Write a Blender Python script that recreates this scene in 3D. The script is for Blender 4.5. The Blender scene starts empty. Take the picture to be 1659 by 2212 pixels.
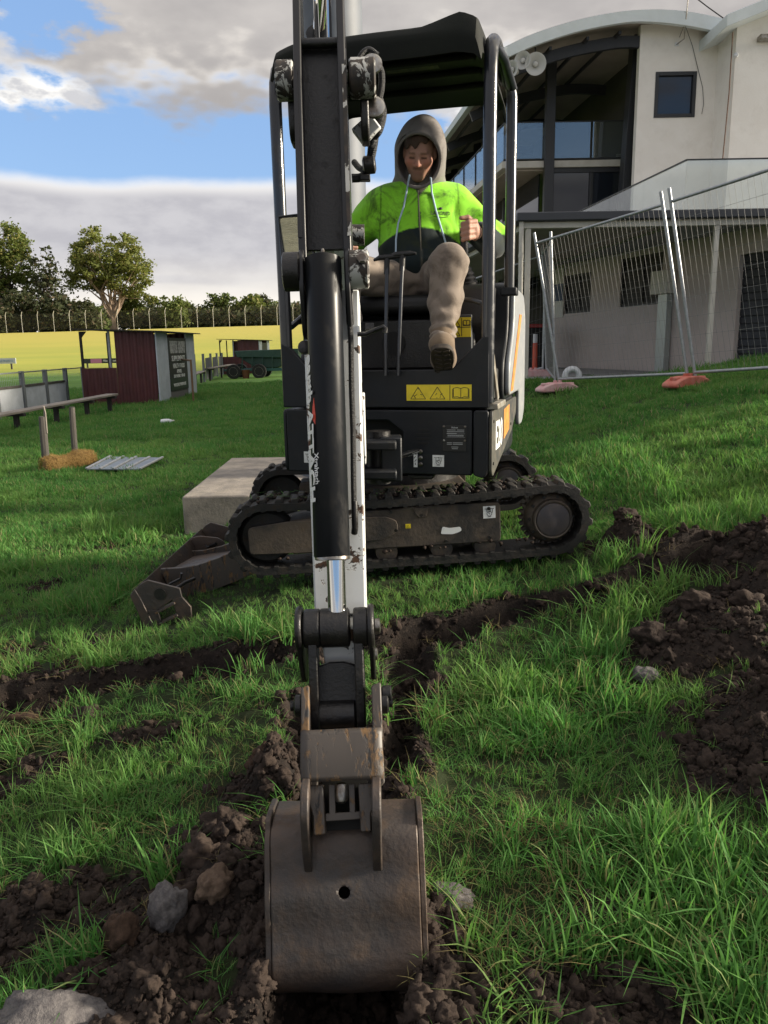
import bpy, bmesh, math, random
import numpy as np
from mathutils import Vector, Matrix
R = math.radians
random.seed(7)
rng = np.random.default_rng(7)
SC = bpy.context.scene
COL = SC.collection

# ------------------------------------------------------------------ camera, sky, sun, exposure
W, H, F = 768, 1024, 790.0
PITCH, ROLL = 11.9, -1.0
cam_d = bpy.data.cameras.new('camera')
cam = bpy.data.objects.new('camera', cam_d)
COL.objects.link(cam)
cam_d.sensor_fit = 'VERTICAL'
cam_d.sensor_height = 36.0
cam_d.lens = F / H * 36.0
cam_d.clip_start = 0.05
cam_d.clip_end = 3000
CAM_M = Matrix.Translation((0, 0, 1.2)) @ Matrix.Rotation(R(90 - PITCH), 4, 'X') @ Matrix.Rotation(R(ROLL), 4, 'Z')
cam.matrix_world = CAM_M
SC.camera = cam

SUN_AZ, SUN_EL = 90.0, 16.0          # degrees; azimuth from +Y towards +X
sun_d = bpy.data.lights.new('sun', 'SUN')
sun_d.energy = 3.3
sun_d.angle = R(8.0)
sun_d.color = (1.0, 0.89, 0.72)
sun = bpy.data.objects.new('sun', sun_d)
COL.objects.link(sun)
sdir = Vector((math.sin(R(SUN_AZ)) * math.cos(R(SUN_EL)), math.cos(R(SUN_AZ)) * math.cos(R(SUN_EL)), math.sin(R(SUN_EL))))
sun.rotation_euler = sdir.to_track_quat('Z', 'Y').to_euler()

SC.view_settings.view_transform = 'Standard'
SC.view_settings.look = 'None'
SC.view_settings.gamma = 1.0
SC.view_settings.exposure = 1.6
SC.view_settings.use_curve_mapping = False
SC.render.engine = 'CYCLES'
SC.cycles.use_denoising = True
try:
    SC.cycles.denoiser = 'OPENIMAGEDENOISE'
except Exception:
    pass
SC.cycles.max_bounces = 6
SC.cycles.transparent_max_bounces = 12
SC.cycles.caustics_reflective = False
SC.cycles.caustics_refractive = False


class NT:
    """small node-tree helper"""
    def __init__(s, nt):
        s.nt = nt
        s.n = nt.nodes
        s.l = nt.links

    def new(s, t, **kw):
        n = s.n.new(t)
        for k, v in kw.items():
            setattr(n, k, v)
        return n

    def set(s, sock, val):
        if hasattr(val, 'is_output') or isinstance(val, bpy.types.NodeSocket):
            s.l.new(val, sock)
        else:
            sock.default_value = val

    def math(s, op, a, b=0.0, c=0.0, clamp=False):
        n = s.new('ShaderNodeMath', operation=op)
        n.use_clamp = clamp
        for i, v in enumerate((a, b, c)):
            s.set(n.inputs[i], v)
        return n.outputs[0]

    def smooth(s, v, lo, hi, a=0.0, b=1.0):
        n = s.new('ShaderNodeMapRange', interpolation_type='SMOOTHSTEP')
        for i, x in enumerate((v, lo, hi, a, b)):
            s.set(n.inputs[i], x)
        return n.outputs[0]

    def mix(s, f, a, b):
        n = s.new('ShaderNodeMix', data_type='RGBA')
        s.set(n.inputs[0], f)
        for k, v in ((6, a), (7, b)):
            s.set(n.inputs[k], v if isinstance(v, bpy.types.NodeSocket) else tuple(v)[:3] + (1,))
        return n.outputs[2]

    def noise(s, vec, scale, detail=4.0, rough=0.55, dist=0.0, dim='3D'):
        n = s.new('ShaderNodeTexNoise')
        n.noise_dimensions = dim
        if vec is not None:
            s.l.new(vec, n.inputs['Vector'])
        n.inputs['Scale'].default_value = scale
        n.inputs['Detail'].default_value = detail
        n.inputs['Roughness'].default_value = rough
        n.inputs['Distortion'].default_value = dist
        return n.outputs['Fac']


def build_world():
    w = bpy.data.worlds.new('World')
    SC.world = w
    w.use_nodes = True
    t = NT(w.node_tree)
    t.n.clear()
    out = t.new('ShaderNodeOutputWorld')
    bg = t.new('ShaderNodeBackground')
    sky = t.new('ShaderNodeTexSky')
    sky.sky_type = 'NISHITA'
    sky.sun_disc = False
    sky.sun_elevation = R(SUN_EL)
    sky.sun_rotation = R(SUN_AZ)
    sky.air_density = 1.0
    sky.dust_density = 0.6
    sky.ozone_density = 1.6
    tc = t.new('ShaderNodeTexCoord')
    sep = t.new('ShaderNodeSeparateXYZ')
    t.l.new(tc.outputs['Generated'], sep.inputs[0])
    x, y, z = sep.outputs
    az = t.math('MULTIPLY', t.math('ARCTAN2', x, y), 57.2958)
    el = t.math('MULTIPLY', t.math('ARCSINE', z), 57.2958)
    elp = t.math('MAXIMUM', el, 0.0)
    cmb = t.new('ShaderNodeCombineXYZ')
    t.l.new(t.math('MULTIPLY', az, 0.1), cmb.inputs[0])
    t.l.new(t.math('MULTIPLY', elp, 0.22), cmb.inputs[1])
    uv = cmb.outputs[0]
    n_edge = t.noise(uv, 1.3, 3, 0.6, 0, '2D')
    n_fine = t.noise(uv, 3.0, 5, 0.56, 0, '2D')
    n_big = t.noise(uv, 0.45, 1, 0.5, 0, '2D')
    # cloud deck above, ragged lower edge
    edge = t.math('ADD', 15.3, t.math('MULTIPLY', t.math('SUBTRACT', n_edge, 0.5), 9.0))
    edge = t.math('ADD', edge, t.math('MULTIPLY', t.math('SUBTRACT', n_fine, 0.5), 3.5))
    above = t.math('SUBTRACT', el, edge)
    deck = t.smooth(above, -0.9, 1.9)
    # blue hole in the deck to the left
    hx = t.math('DIVIDE', t.math('ADD', az, 22.5), 5.2)
    hy = t.math('DIVIDE', t.math('SUBTRACT', el, 19.8), 2.3)
    hr = t.math('SQRT', t.math('ADD', t.math('MULTIPLY', hx, hx), t.math('MULTIPLY', hy, hy)))
    hr = t.math('ADD', hr, t.math('MULTIPLY', t.math('SUBTRACT', n_fine, 0.5), 1.5))
    hole = t.smooth(hr, 0.75, 1.2)
    deck = t.math('MULTIPLY', deck, hole)
    # general holes higher up, all round
    gap = t.smooth(n_big, 0.30, 0.42)
    gap = t.math('MAXIMUM', gap, t.smooth(el, 40.0, 26.0))
    deck = t.math('MULTIPLY', deck, gap)
    # small bright cumulus puffs
    puff = None
    for (a0, e0, ra, re) in ((-21.3, 15.6, 3.6, 1.25), (-25.6, 17.8, 2.6, 2.2), (-23.2, 14.9, 1.5, .8), (6.5, 15.4, 3.0, 1.5)):
        px_ = t.math('DIVIDE', t.math('SUBTRACT', az, a0), ra)
        py_ = t.math('DIVIDE', t.math('SUBTRACT', el, e0), re)
        d = t.math('SQRT', t.math('ADD', t.math('MULTIPLY', px_, px_), t.math('MULTIPLY', py_, py_)))
        d = t.math('ADD', d, t.math('MULTIPLY', t.math('SUBTRACT', n_fine, 0.5), 2.6))
        m = t.smooth(d, 1.15, 0.45)
        puff = m if puff is None else t.math('MAXIMUM', puff, m)
    # long stratus bank below the blue band
    n_roll = n_big
    bedge = t.math('ADD', 10.9, t.math('MULTIPLY', t.math('SUBTRACT', n_roll, 0.5), 3.2))
    bedge = t.math('ADD', bedge, t.math('MULTIPLY', t.math('SUBTRACT', n_fine, 0.5), 0.5))
    below = t.math('SUBTRACT', bedge, el)
    bank = t.smooth(below, -0.35, 0.8)
    # colours
    skyc = t.new('ShaderNodeVectorMath', operation='SCALE')
    t.l.new(sky.outputs[0], skyc.inputs[0])
    skyc.inputs['Scale'].default_value = 0.115
    blue = t.mix(0.72, skyc.outputs[0], (0.105, 0.180, 0.330))
    grey = t.mix(t.smooth(t.math('ADD', t.math('MULTIPLY', n_fine, 0.35), t.math('MULTIPLY', n_edge, 0.65)), 0.30, 0.70), (0.205, 0.194, 0.190), (0.258, 0.244, 0.234))
    rim = t.smooth(above, 3.2, 0.2)
    rim = t.math('MULTIPLY', rim, t.smooth(n_edge, 0.38, 0.6))
    deckc = t.mix(rim, grey, (0.40, 0.375, 0.345))
    sunside = t.smooth(t.math('ABSOLUTE', t.math('SUBTRACT', az, SUN_AZ)), 50.0, 5.0)
    deckc = t.mix(t.math('MULTIPLY', sunside, 0.7), deckc, (0.62, 0.56, 0.46))
    # overcast law: the deck grows brighter towards the zenith
    cie = t.math('DIVIDE', t.math('ADD', 1.0, t.math('MULTIPLY', 2.0, t.math('MAXIMUM', z, 0.0))), 1.7)
    sc_ = t.new('ShaderNodeVectorMath', operation='SCALE')
    t.l.new(deckc, sc_.inputs[0])
    t.l.new(cie, sc_.inputs['Scale'])
    c = t.mix(deck, blue, sc_.outputs[0])
    c = t.mix(puff, c, t.mix(t.smooth(n_fine, 0.4, 0.62), (0.28, 0.28, 0.29), (0.46, 0.45, 0.43)))
    lav = t.mix(t.smooth(n_fine, 0.3, 0.7), (0.225, 0.222, 0.238), (0.268, 0.264, 0.276))
    brim = t.smooth(below, 1.5, 0.1)
    bankc = t.mix(brim, lav, (0.42, 0.41, 0.40))
    streak = t.new('ShaderNodeCombineXYZ')
    t.l.new(t.math('MULTIPLY', az, 0.05), streak.inputs[0])
    t.l.new(t.math('MULTIPLY', elp, 0.6), streak.inputs[1])
    n_st = t.noise(streak.outputs[0], 1.6, 1, 0.6, 0, '2D')
    hor = t.smooth(el, 7.0, 1.2)
    hor = t.math('MULTIPLY', hor, t.smooth(n_st, 0.25, 0.55, 0.55, 1.0))
    bankc = t.mix(hor, bankc, (0.48, 0.45, 0.40))
    c = t.mix(bank, c, bankc)
    c = t.mix(t.smooth(el, 0.0, -3.0), c, (0.06, 0.07, 0.04))
    t.l.new(c, bg.inputs['Color'])
    bg.inputs['Strength'].default_value = 0.80
    w.cycles.sampling_method = 'MANUAL'
    w.cycles.sample_map_resolution = 512
    t.l.new(bg.outputs[0], out.inputs[0])


build_world()

# ------------------------------------------------------------------ pixel helpers (768 x 1024 picture; D = the 1659 px wide view of it)
DS = 768 / 1659.0


def at(px, py, Z):
    return CAM_M @ Vector(((px - W / 2) / F * Z, (H / 2 - py) / F * Z, -Z))


def atD(dx, dy, Z):
    return at(dx * DS, dy * DS, Z)


def at_y(px, py, Y):
    """point of the pixel's ray on the vertical plane y = Y"""
    d = at(px, py, 1.0) - Vector((0, 0, 1.2))
    return Vector((0, 0, 1.2)) + d * (Y / d.y)


def at_yD(dx, dy, Y):
    return at_y(dx * DS, dy * DS, Y)


def sstep(a, b, v):
    t = np.clip((v - a) / (b - a), 0, 1)
    return t * t * (3 - 2 * t)


def gh0(x, y):
    """smooth terrain height"""
    x = np.asarray(x, float)
    y = np.asarray(y, float)
    neg = np.minimum(x, 0)
    z = 0.06 * np.maximum(neg, -.5) + 0.17 * np.clip(neg + .5, -.9, 0) + 0.022 * np.clip(neg + 1.4, -10, 0)
    z = z + 0.06 * np.exp(-((x - .2) / .9) ** 2 - ((y - 4.4) / 1.1) ** 2)
    xb = np.maximum(x - 0.55, 0)
    bank = 0.045 * np.clip(x, 0, 0.55) + 0.25 * xb * xb / (xb + 0.25)
    bank = 1.35 * np.tanh(bank / 1.35)
    z = z + bank
    z = z - 0.05 * np.maximum(3.0 - y, 0)
    pad = sstep(10.9, 12.4, y) * sstep(1.2, 2.1, x) * (1 - sstep(60, 70, y))
    z = z * (1 - pad) + 0.62 * pad
    right = sstep(14, 26, y) * sstep(-1.0, 2.0, x) * (1 - pad)
    z = z * (1 - right * 0.6)
    rise = sstep(54, 104, y)
    z = z + rise * (4.4 - 0.5 * sstep(0, -60, x))
    return z


def ground_hit(px, py):
    o = Vector((0, 0, 1.2))
    d = (at(px, py, 1.0) - o).normalized()
    t = 0.5
    for i in range(4000):
        p = o + d * t
        g = float(gh0(p.x, p.y))
        if p.z <= g:
            break
        t += max(0.004, (p.z - g) * 0.5)
    return Vector((p.x, p.y, g))


def gD(dx, dy):
    return ground_hit(dx * DS, dy * DS)


# ------------------------------------------------------------------ mesh helpers
OFF = {}


def link(o, parent=None):
    COL.objects.link(o)
    if parent is not None:
        o.parent = parent
    return o


def tag(o, label=None, cat=None, group=None, kind=None):
    for k, v in (('label', label), ('category', cat), ('group', group), ('kind', kind)):
        if v:
            o[k] = v
    return o


def thing(name, loc, label, cat, group=None):
    o = bpy.data.objects.new(name, None)
    o.empty_display_size = 0.1
    o.location = loc
    COL.objects.link(o)
    OFF[o] = Vector(loc)
    return tag(o, label, cat, group)


def basis(d):
    d = Vector(d).normalized()
    u = d.cross(Vector((0, 0, 1)))
    if u.length < 1e-4:
        u = Vector((1, 0, 0))
    u.normalize()
    return u, d.cross(u).normalized(), d


class MB:
    def __init__(s, M=None):
        s.v = []
        s.f = []
        s.M = M

    def add(s, vs, fs):
        b = len(s.v)
        if s.M is not None:
            vs = [s.M @ Vector(v) for v in vs]
        s.v += [tuple(v) for v in vs]
        s.f += [tuple(i + b for i in f) for f in fs]
        return s

    def box(s, lo, hi, rot=None, taper=0.0):
        (a, b, c), (d, e, g) = lo, hi
        vs = [Vector(p) for p in ((a, b, c), (d, b, c), (d, e, c), (a, e, c), (a, b, g), (d, b, g), (d, e, g), (a, e, g))]
        if rot is not None:
            ctr = Vector(((a + d) / 2, (b + e) / 2, (c + g) / 2))
            vs = [ctr + rot @ (v - ctr) for v in vs]
        return s.add(vs, [(0, 3, 2, 1), (4, 5, 6, 7), (0, 1, 5, 4), (1, 2, 6, 5), (2, 3, 7, 6), (3, 0, 4, 7)])

    def bar(s, p, q, w, t, up=(0, 0, 1)):
        """rectangular bar from p to q, width w (sideways), thickness t (along up)"""
        p, q, up = Vector(p), Vector(q), Vector(up)
        d = (q - p).normalized()
        u = d.cross(up)
        if u.length < 1e-4:
            u = d.cross(Vector((0, 1, 0)))
        u.normalize()
        n = u.cross(d).normalized()
        vs = []
        for e in (p, q):
            for (a, b) in ((-1, -1), (1, -1), (1, 1), (-1, 1)):
                vs.append(e + u * (a * w / 2) + n * (b * t / 2))
        return s.add(vs, [(0, 1, 2, 3)[::-1], (4, 5, 6, 7), (0, 1, 5, 4), (1, 2, 6, 5), (2, 3, 7, 6), (3, 0, 4, 7)])

    def prism(s, poly, o, u, v, w):
        """polygon (a,b) in the frame o+a*u+b*v swept by vector w"""
        o, u, v, w = Vector(o), Vector(u), Vector(v), Vector(w)
        n = len(poly)
        area = sum(poly[i][0] * poly[(i + 1) % n][1] - poly[(i + 1) % n][0] * poly[i][1] for i in range(n))
        if area < 0:
            poly = poly[::-1]
        bot = [o + u * a + v * b for a, b in poly]
        top = [p + w for p in bot]
        flip = u.cross(v).dot(w) < 0
        fs = [tuple(range(n))[::-1], tuple(range(n, 2 * n))] + [(i, (i + 1) % n, n + (i + 1) % n, n + i) for i in range(n)]
        if flip:
            fs = [f[::-1] for f in fs]
        return s.add(bot + top, fs)

    def tube(s, pts, r, n=10, cap=True, closed=False):
        pts = [Vector(p) for p in pts]
        m = len(pts)
        rs = r if isinstance(r, (list, tuple)) else [r] * m
        vs = []
        u = None
        for i, p in enumerate(pts):
            if closed:
                d = (pts[(i + 1) % m] - pts[i - 1]).normalized()
            else:
                d = (pts[min(i + 1, m - 1)] - pts[max(i - 1, 0)]).normalized()
            if u is None:
                u, v, _ = basis(d)
            else:
                u = (u - d * u.dot(d)).normalized()
                v = d.cross(u)
            for k in range(n):
                a = 2 * math.pi * k / n
                vs.append(p + (u * math.cos(a) + v * math.sin(a)) * rs[i])
        fs = []
        for i in range(m if closed else m - 1):
            j = (i + 1) % m
            for k in range(n):
                k2 = (k + 1) % n
                fs.append((i * n + k, i * n + k2, j * n + k2, j * n + k))
        if cap and not closed:
            fs.append(tuple(range(n))[::-1])
            fs.append(tuple((m - 1) * n + k for k in range(n)))
        return s.add(vs, fs)

    def cyl(s, p, q, r, n=20, r2=None):
        return s.tube([p, q], [r, r if r2 is None else r2], n)

    def lathe(s, prof, o, d, n=24):
        """profile of (radius, height along d)"""
        u, v, d = basis(d)
        o = Vector(o)
        vs, fs = [], []
        for (r, h) in prof:
            for k in range(n):
                a = 2 * math.pi * k / n
                vs.append(o + d * h + (u * math.cos(a) + v * math.sin(a)) * r)
        for i in range(len(prof) - 1):
            for k in range(n):
                k2 = (k + 1) % n
                fs.append((i * n + k, i * n + k2, (i + 1) * n + k2, (i + 1) * n + k))
        fs.append(tuple(range(n))[::-1])
        fs.append(tuple((len(prof) - 1) * n + k for k in range(n)))
        return s.add(vs, fs)

    def grid(s, fn, nu, nv):
        """surface fn(i/nu, j/nv)"""
        vs = [fn(i / nu, j / nv) for i in range(nu + 1) for j in range(nv + 1)]
        fs = [(i * (nv + 1) + j, (i + 1) * (nv + 1) + j, (i + 1) * (nv + 1) + j + 1, i * (nv + 1) + j + 1) for i in range(nu) for j in range(nv)]
        return s.add(vs, fs)

    def build(s, name, mat, parent=None, smooth=False, bevel=0.0, seg=2, origin=None, solid=0.0, auto=None):
        me = bpy.data.meshes.new(name)
        if parent is not None:
            off = OFF.get(parent, Vector((0, 0, 0)))
        elif origin is not None:
            off = Vector(origin)
        else:
            a = np.array(s.v)
            off = Vector((float(a[:, 0].mean()), float(a[:, 1].mean()), float(a[:, 2].min())))
        me.from_pydata([(x - off.x, y - off.y, z - off.z) for x, y, z in s.v], [], s.f)
        o = bpy.data.objects.new(name, me)
        link(o, parent)
        if parent is None:
            o.location = off
        OFF[o] = off
        if mat is not None:
            me.materials.append(mat)
        if smooth:
            me.polygons.foreach_set('use_smooth', [True] * len(me.polygons))
            if auto is not False:
                try:
                    me.set_sharp_from_angle(angle=R(auto or 38))
                except Exception:
                    pass
        if solid:
            m = o.modifiers.new('solid', 'SOLIDIFY')
            m.thickness = solid
            m.offset = 0
        if bevel:
            m = o.modifiers.new('bevel', 'BEVEL')
            m.width = bevel
            m.segments = seg
            m.limit_method = 'ANGLE'
            m.angle_limit = R(40)
            me.polygons.foreach_set('use_smooth', [True] * len(me.polygons))
            try:
                me.set_sharp_from_angle(angle=R(38))
            except Exception:
                pass
        me.update()
        return o


def clone(o, parent=None, M=None):
    c = o.copy()
    link(c, parent)
    OFF[c] = OFF.get(parent, Vector((0, 0, 0))) if parent is not None else Vector(o.location)
    return c


def text_obj(name, s, size, mat, parent, M, extrude=0.0006, xs=1.0, align='CENTER', bold=0.0):
    cu = bpy.data.curves.new(name, 'FONT')
    cu.body = s
    cu.size = size
    cu.extrude = extrude
    cu.offset = bold
    cu.align_x = align
    cu.align_y = 'CENTER'
    cu.resolution_u = 2
    tmp = bpy.data.objects.new('tmp', cu)
    COL.objects.link(tmp)
    dg = bpy.context.evaluated_depsgraph_get()
    me = bpy.data.meshes.new_from_object(tmp.evaluated_get(dg))
    bpy.data.objects.remove(tmp)
    me.name = name
    off = OFF.get(parent, Vector((0, 0, 0))) if parent is not None else Vector((0, 0, 0))
    me.transform(Matrix.Translation(-off) @ M @ Matrix.Diagonal((xs, 1, 1, 1)))
    me.materials.clear()
    me.materials.append(mat)
    o = bpy.data.objects.new(name, me)
    link(o, parent)
    OFF[o] = off
    return o


def frame(o, x, y):
    """4x4 with origin o, text running along x, its up along y"""
    x = Vector(x).normalized()
    y = Vector(y)
    y = (y - x * x.dot(y)).normalized()
    z = x.cross(y)
    o = Vector(o)
    return Matrix(((x.x, y.x, z.x, o.x), (x.y, y.y, z.y, o.y), (x.z, y.z, z.z, o.z), (0, 0, 0, 1)))


# ------------------------------------------------------------------ materials
def new_mat(name):
    m = bpy.data.materials.new(name)
    m.use_nodes = True
    t = NT(m.node_tree)
    b = t.n.get('Principled BSDF')
    return m, t, b


def mat(name, col, rough=0.6, metal=0.0, col2=None, ns=6.0, amt=1.0, bump=0.0, bs=60.0, spec=0.5, coat=0.0, lo=0.35, hi=0.65, stretch=None, dust=None, dust_amt=0.35):
    m, t, b = new_mat(name)
    b.inputs['Roughness'].default_value = rough
    b.inputs['Metallic'].default_value = metal
    b.inputs['Specular IOR Level'].default_value = spec
    if coat:
        b.inputs['Coat Weight'].default_value = coat
    tc = t.new('ShaderNodeTexCoord').outputs['Object']
    vec = tc
    if stretch:
        mp = t.new('ShaderNodeMapping')
        mp.inputs['Scale'].default_value = stretch
        t.l.new(tc, mp.inputs[0])
        vec = mp.outputs[0]
    c = None
    if col2 is not None:
        f = t.smooth(t.noise(vec, ns, 6, 0.62, 0.3), lo, hi, 0.0, amt)
        c = t.mix(f, col, col2)
    if dust is not None:
        f2 = t.smooth(t.noise(vec, ns * 2.7, 8, 0.7), 0.48, 0.72, 0.0, dust_amt)
        c = t.mix(f2, c if c is not None else col, dust)
        rr = t.smooth(f2, 0.0, dust_amt, rough, min(1, rough + 0.3))
        t.l.new(rr, b.inputs['Roughness'])
    if c is None:
        b.inputs['Base Color'].default_value = tuple(col) + (1,)
    else:
        t.l.new(c, b.inputs['Base Color'])
    if bump:
        bn = t.new('ShaderNodeBump')
        bn.inputs['Strength'].default_value = bump
        bn.inputs['Distance'].default_value = 0.01
        t.l.new(t.noise(vec, bs, 5, 0.6), bn.inputs['Height'])
        t.l.new(bn.outputs[0], b.inputs['Normal'])
    return m


def worn(name, paint, under, scale, thr, rough=0.4, soft=0.03, under2=None, stretch=None):
    """paint with chipped areas that show what is under it"""
    m, t, b = new_mat(name)
    tc = t.new('ShaderNodeTexCoord').outputs['Object']
    vec = tc
    if stretch:
        mp = t.new('ShaderNodeMapping')
        mp.inputs['Scale'].default_value = stretch
        t.l.new(tc, mp.inputs[0])
        vec = mp.outputs[0]
    n = t.noise(vec, scale, 8, 0.66, 0.6)
    chip = t.smooth(n, thr, thr + soft)
    grime = t.smooth(t.noise(vec, scale * 0.6, 5, 0.6), 0.42, 0.75, 0.0, 0.45)
    p = t.mix(grime, paint, tuple(v * 0.6 for v in paint))
    u = under if under2 is None else t.mix(t.smooth(t.noise(vec, scale * 3, 4), 0.4, 0.6), under, under2)
    t.l.new(t.mix(chip, p, u), b.inputs['Base Color'])
    t.l.new(t.smooth(chip, 0, 1, rough, 0.75), b.inputs['Roughness'])
    bn = t.new('ShaderNodeBump')
    bn.inputs['Strength'].default_value = 0.35
    bn.inputs['Distance'].default_value = 0.002
    t.l.new(t.math('SUBTRACT', 1.0, chip), bn.inputs['Height'])
    t.l.new(bn.outputs[0], b.inputs['Normal'])
    return m


def glass_mat(name, tint=(0.8, 0.9, 0.9), alpha=0.25, rough=0.02, ior=1.5, body=(0.05, 0.06, 0.07)):
    """clear sheet: mostly transparent, mirror-like at its skin"""
    m, t, b = new_mat(name)
    t.n.remove(b)
    out = t.n.get('Material Output')
    tr = t.new('ShaderNodeBsdfTransparent')
    tr.inputs[0].default_value = tint + (1,)
    df = t.new('ShaderNodeBsdfDiffuse')
    df.inputs[0].default_value = body + (1,)
    gl = t.new('ShaderNodeBsdfGlossy')
    gl.inputs['Roughness'].default_value = rough
    geo = t.new('ShaderNodeNewGeometry')
    dt = t.new('ShaderNodeVectorMath', operation='DOT_PRODUCT')
    t.l.new(geo.outputs['Normal'], dt.inputs[0])
    t.l.new(geo.outputs['Incoming'], dt.inputs[1])
    f0 = ((ior - 1) / (ior + 1)) ** 2
    ic = t.math('SUBTRACT', 1.0, t.math('ABSOLUTE', dt.outputs['Value']), clamp=True)
    frv = t.math('ADD', f0, t.math('MULTIPLY', 1.0 - f0, t.math('POWER', ic, 5.0)))
    m1 = t.new('ShaderNodeMixShader')
    m1.inputs[0].default_value = alpha
    t.l.new(tr.outputs[0], m1.inputs[1])
    t.l.new(df.outputs[0], m1.inputs[2])
    m2 = t.new('ShaderNodeMixShader')
    t.l.new(frv, m2.inputs[0])
    t.l.new(m1.outputs[0], m2.inputs[1])
    t.l.new(gl.outputs[0], m2.inputs[2])
    t.l.new(m2.outputs[0], out.inputs[0])
    return m


M = {}
M['charcoal'] = mat('charcoal_paint', (0.0085, 0.010, 0.013), 0.42, col2=(0.013, 0.015, 0.019), ns=5, dust=(0.050, 0.043, 0.034), dust_amt=0.24, bump=0.15, bs=350, spec=.3)
M['black'] = mat('black_grease', (0.004, 0.004, 0.005), 0.38, col2=(0.010, 0.009, 0.009), ns=9, dust=(0.05, 0.042, 0.035), dust_amt=0.3, bump=0.2, bs=120)
M['barrel'] = mat('cylinder_black', (0.0065, 0.0075, 0.010), 0.34, col2=(0.011, 0.012, 0.014), ns=7, dust=(0.060, 0.050, 0.036), dust_amt=0.14, stretch=(1, 1, 0.35), spec=.2)
M['white_worn'] = worn('white_paint_worn', (0.66, 0.68, 0.68), (0.02, 0.017, 0.016), 17, 0.555, under2=(0.09, 0.045, 0.025))
M['white_scuffed'] = worn('white_paint_scuffed', (0.42, 0.42, 0.40), (0.018, 0.016, 0.015), 22, 0.45, under2=(0.04, 0.03, 0.024), stretch=(1, 1, 0.6))
M['plate'] = worn('boom_plate_black', (0.007, 0.007, 0.009), (0.36, 0.36, 0.35), 13, 0.655, under2=(0.05, 0.035, 0.026))
M['chrome'] = mat('chrome_rod', (0.62, 0.62, 0.60), 0.08, 1.0)
M['rust'] = mat('bucket_steel', (0.050, 0.045, 0.044), 0.5, 0.35, col2=(0.088, 0.062, 0.047), ns=5, bump=0.3, bs=40, dust=(0.13, 0.085, 0.055), dust_amt=0.45)
M['hitch'] = worn('hitch_steel', (0.060, 0.050, 0.043), (0.016, 0.017, 0.020), 20, 0.50, rough=0.5, soft=.09, under2=(0.15, 0.085, 0.035), stretch=(1.6, 1, .45))
M['steel'] = mat('bare_steel', (0.33, 0.32, 0.30), 0.3, 0.9, col2=(0.12, 0.10, 0.085), ns=30)
M['rubber'] = mat('track_rubber', (0.007, 0.0065, 0.0065), 0.7, col2=(0.013, 0.012, 0.011), ns=8, dust=(0.060, 0.044, 0.031), dust_amt=0.5, bump=0.3, bs=90)
M['trackframe'] = mat('track_frame_paint', (0.021, 0.018, 0.017), 0.66, col2=(0.085, 0.064, 0.047), ns=5, dust=(0.13, 0.095, 0.065), dust_amt=0.45, bump=0.25, bs=60)
M['hubplate'] = mat('hub_plate', (0.045, 0.040, 0.046), 0.6, col2=(0.075, 0.06, 0.055), ns=10)
M['canopy'] = mat('canopy_plastic', (0.0045, 0.006, 0.0045), 0.75, col2=(0.007, 0.009, 0.006), ns=4, bump=0.2, bs=200, spec=.25)
M['post'] = mat('canopy_post', (0.010, 0.012, 0.017), 0.28, coat=0.3, dust=(0.06, 0.055, 0.05), dust_amt=0.2)
M['yellow'] = worn('yellow_sticker', (0.80, 0.62, 0.02), (0.06, 0.05, 0.02), 28, 0.66, under2=(0.2, 0.15, 0.03))
M['white_sticker'] = worn('white_sticker', (0.75, 0.76, 0.76), (0.08, 0.08, 0.08), 40, 0.68)
M['ink'] = mat('black_ink', (0.012, 0.012, 0.012), 0.6)
M['silver_ink'] = mat('silver_ink', (0.34, 0.35, 0.36), 0.5)
M['white_ink'] = mat('white_ink', (0.72, 0.73, 0.72), 0.5)
M['red_ink'] = mat('red_ink', (0.55, 0.06, 0.03), 0.5)
M['orange_ink'] = mat('orange_ink', (0.50, 0.15, 0.03), 0.5, col2=(0.55, 0.26, 0.06), ns=20)
M['side_white'] = mat('side_panel_white', (0.27, 0.285, 0.30), 0.35, dust=(0.35, 0.30, 0.22), dust_amt=0.3)
M['seat'] = mat('seat_vinyl', (0.008, 0.008, 0.009), 0.5, bump=0.2, bs=150)
M['dark'] = mat('dark_recess', (0.008, 0.008, 0.008), 0.8)
M['lens'] = mat('lamp_lens', (0.42, 0.40, 0.27), 0.12, col2=(0.30, 0.29, 0.20), ns=3, bump=0.5, bs=60, stretch=(1, 1, 12))
M['hose'] = mat('hydraulic_hose', (0.009, 0.009, 0.010), 0.45, bump=0.6, bs=30, stretch=(1, 1, 14))
M['tread_metal'] = mat('step_metal', (0.34, 0.33, 0.30), 0.45, 0.4, col2=(0.20, 0.17, 0.13), ns=18)
M['galv'] = mat('galvanised_steel', (0.40, 0.42, 0.44), 0.42, 0.55, col2=(0.30, 0.32, 0.34), ns=20, dust=(0.25, 0.2, 0.16), dust_amt=0.25)
M['polegrey'] = mat('galvanised_pole', (0.105, 0.120, 0.145), 0.6, 0.0, col2=(0.085, 0.098, 0.12), ns=4)
M['concrete'] = mat('concrete_slab', (0.30, 0.265, 0.225), 0.9, col2=(0.19, 0.17, 0.15), ns=5, bump=0.5, bs=45, dust=(0.12, 0.115, 0.08), dust_amt=0.4)
M['concrete_apron'] = mat('concrete_apron', (0.36, 0.36, 0.36), 0.9, col2=(0.28, 0.28, 0.28), ns=2, bump=0.2, bs=30)
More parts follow.
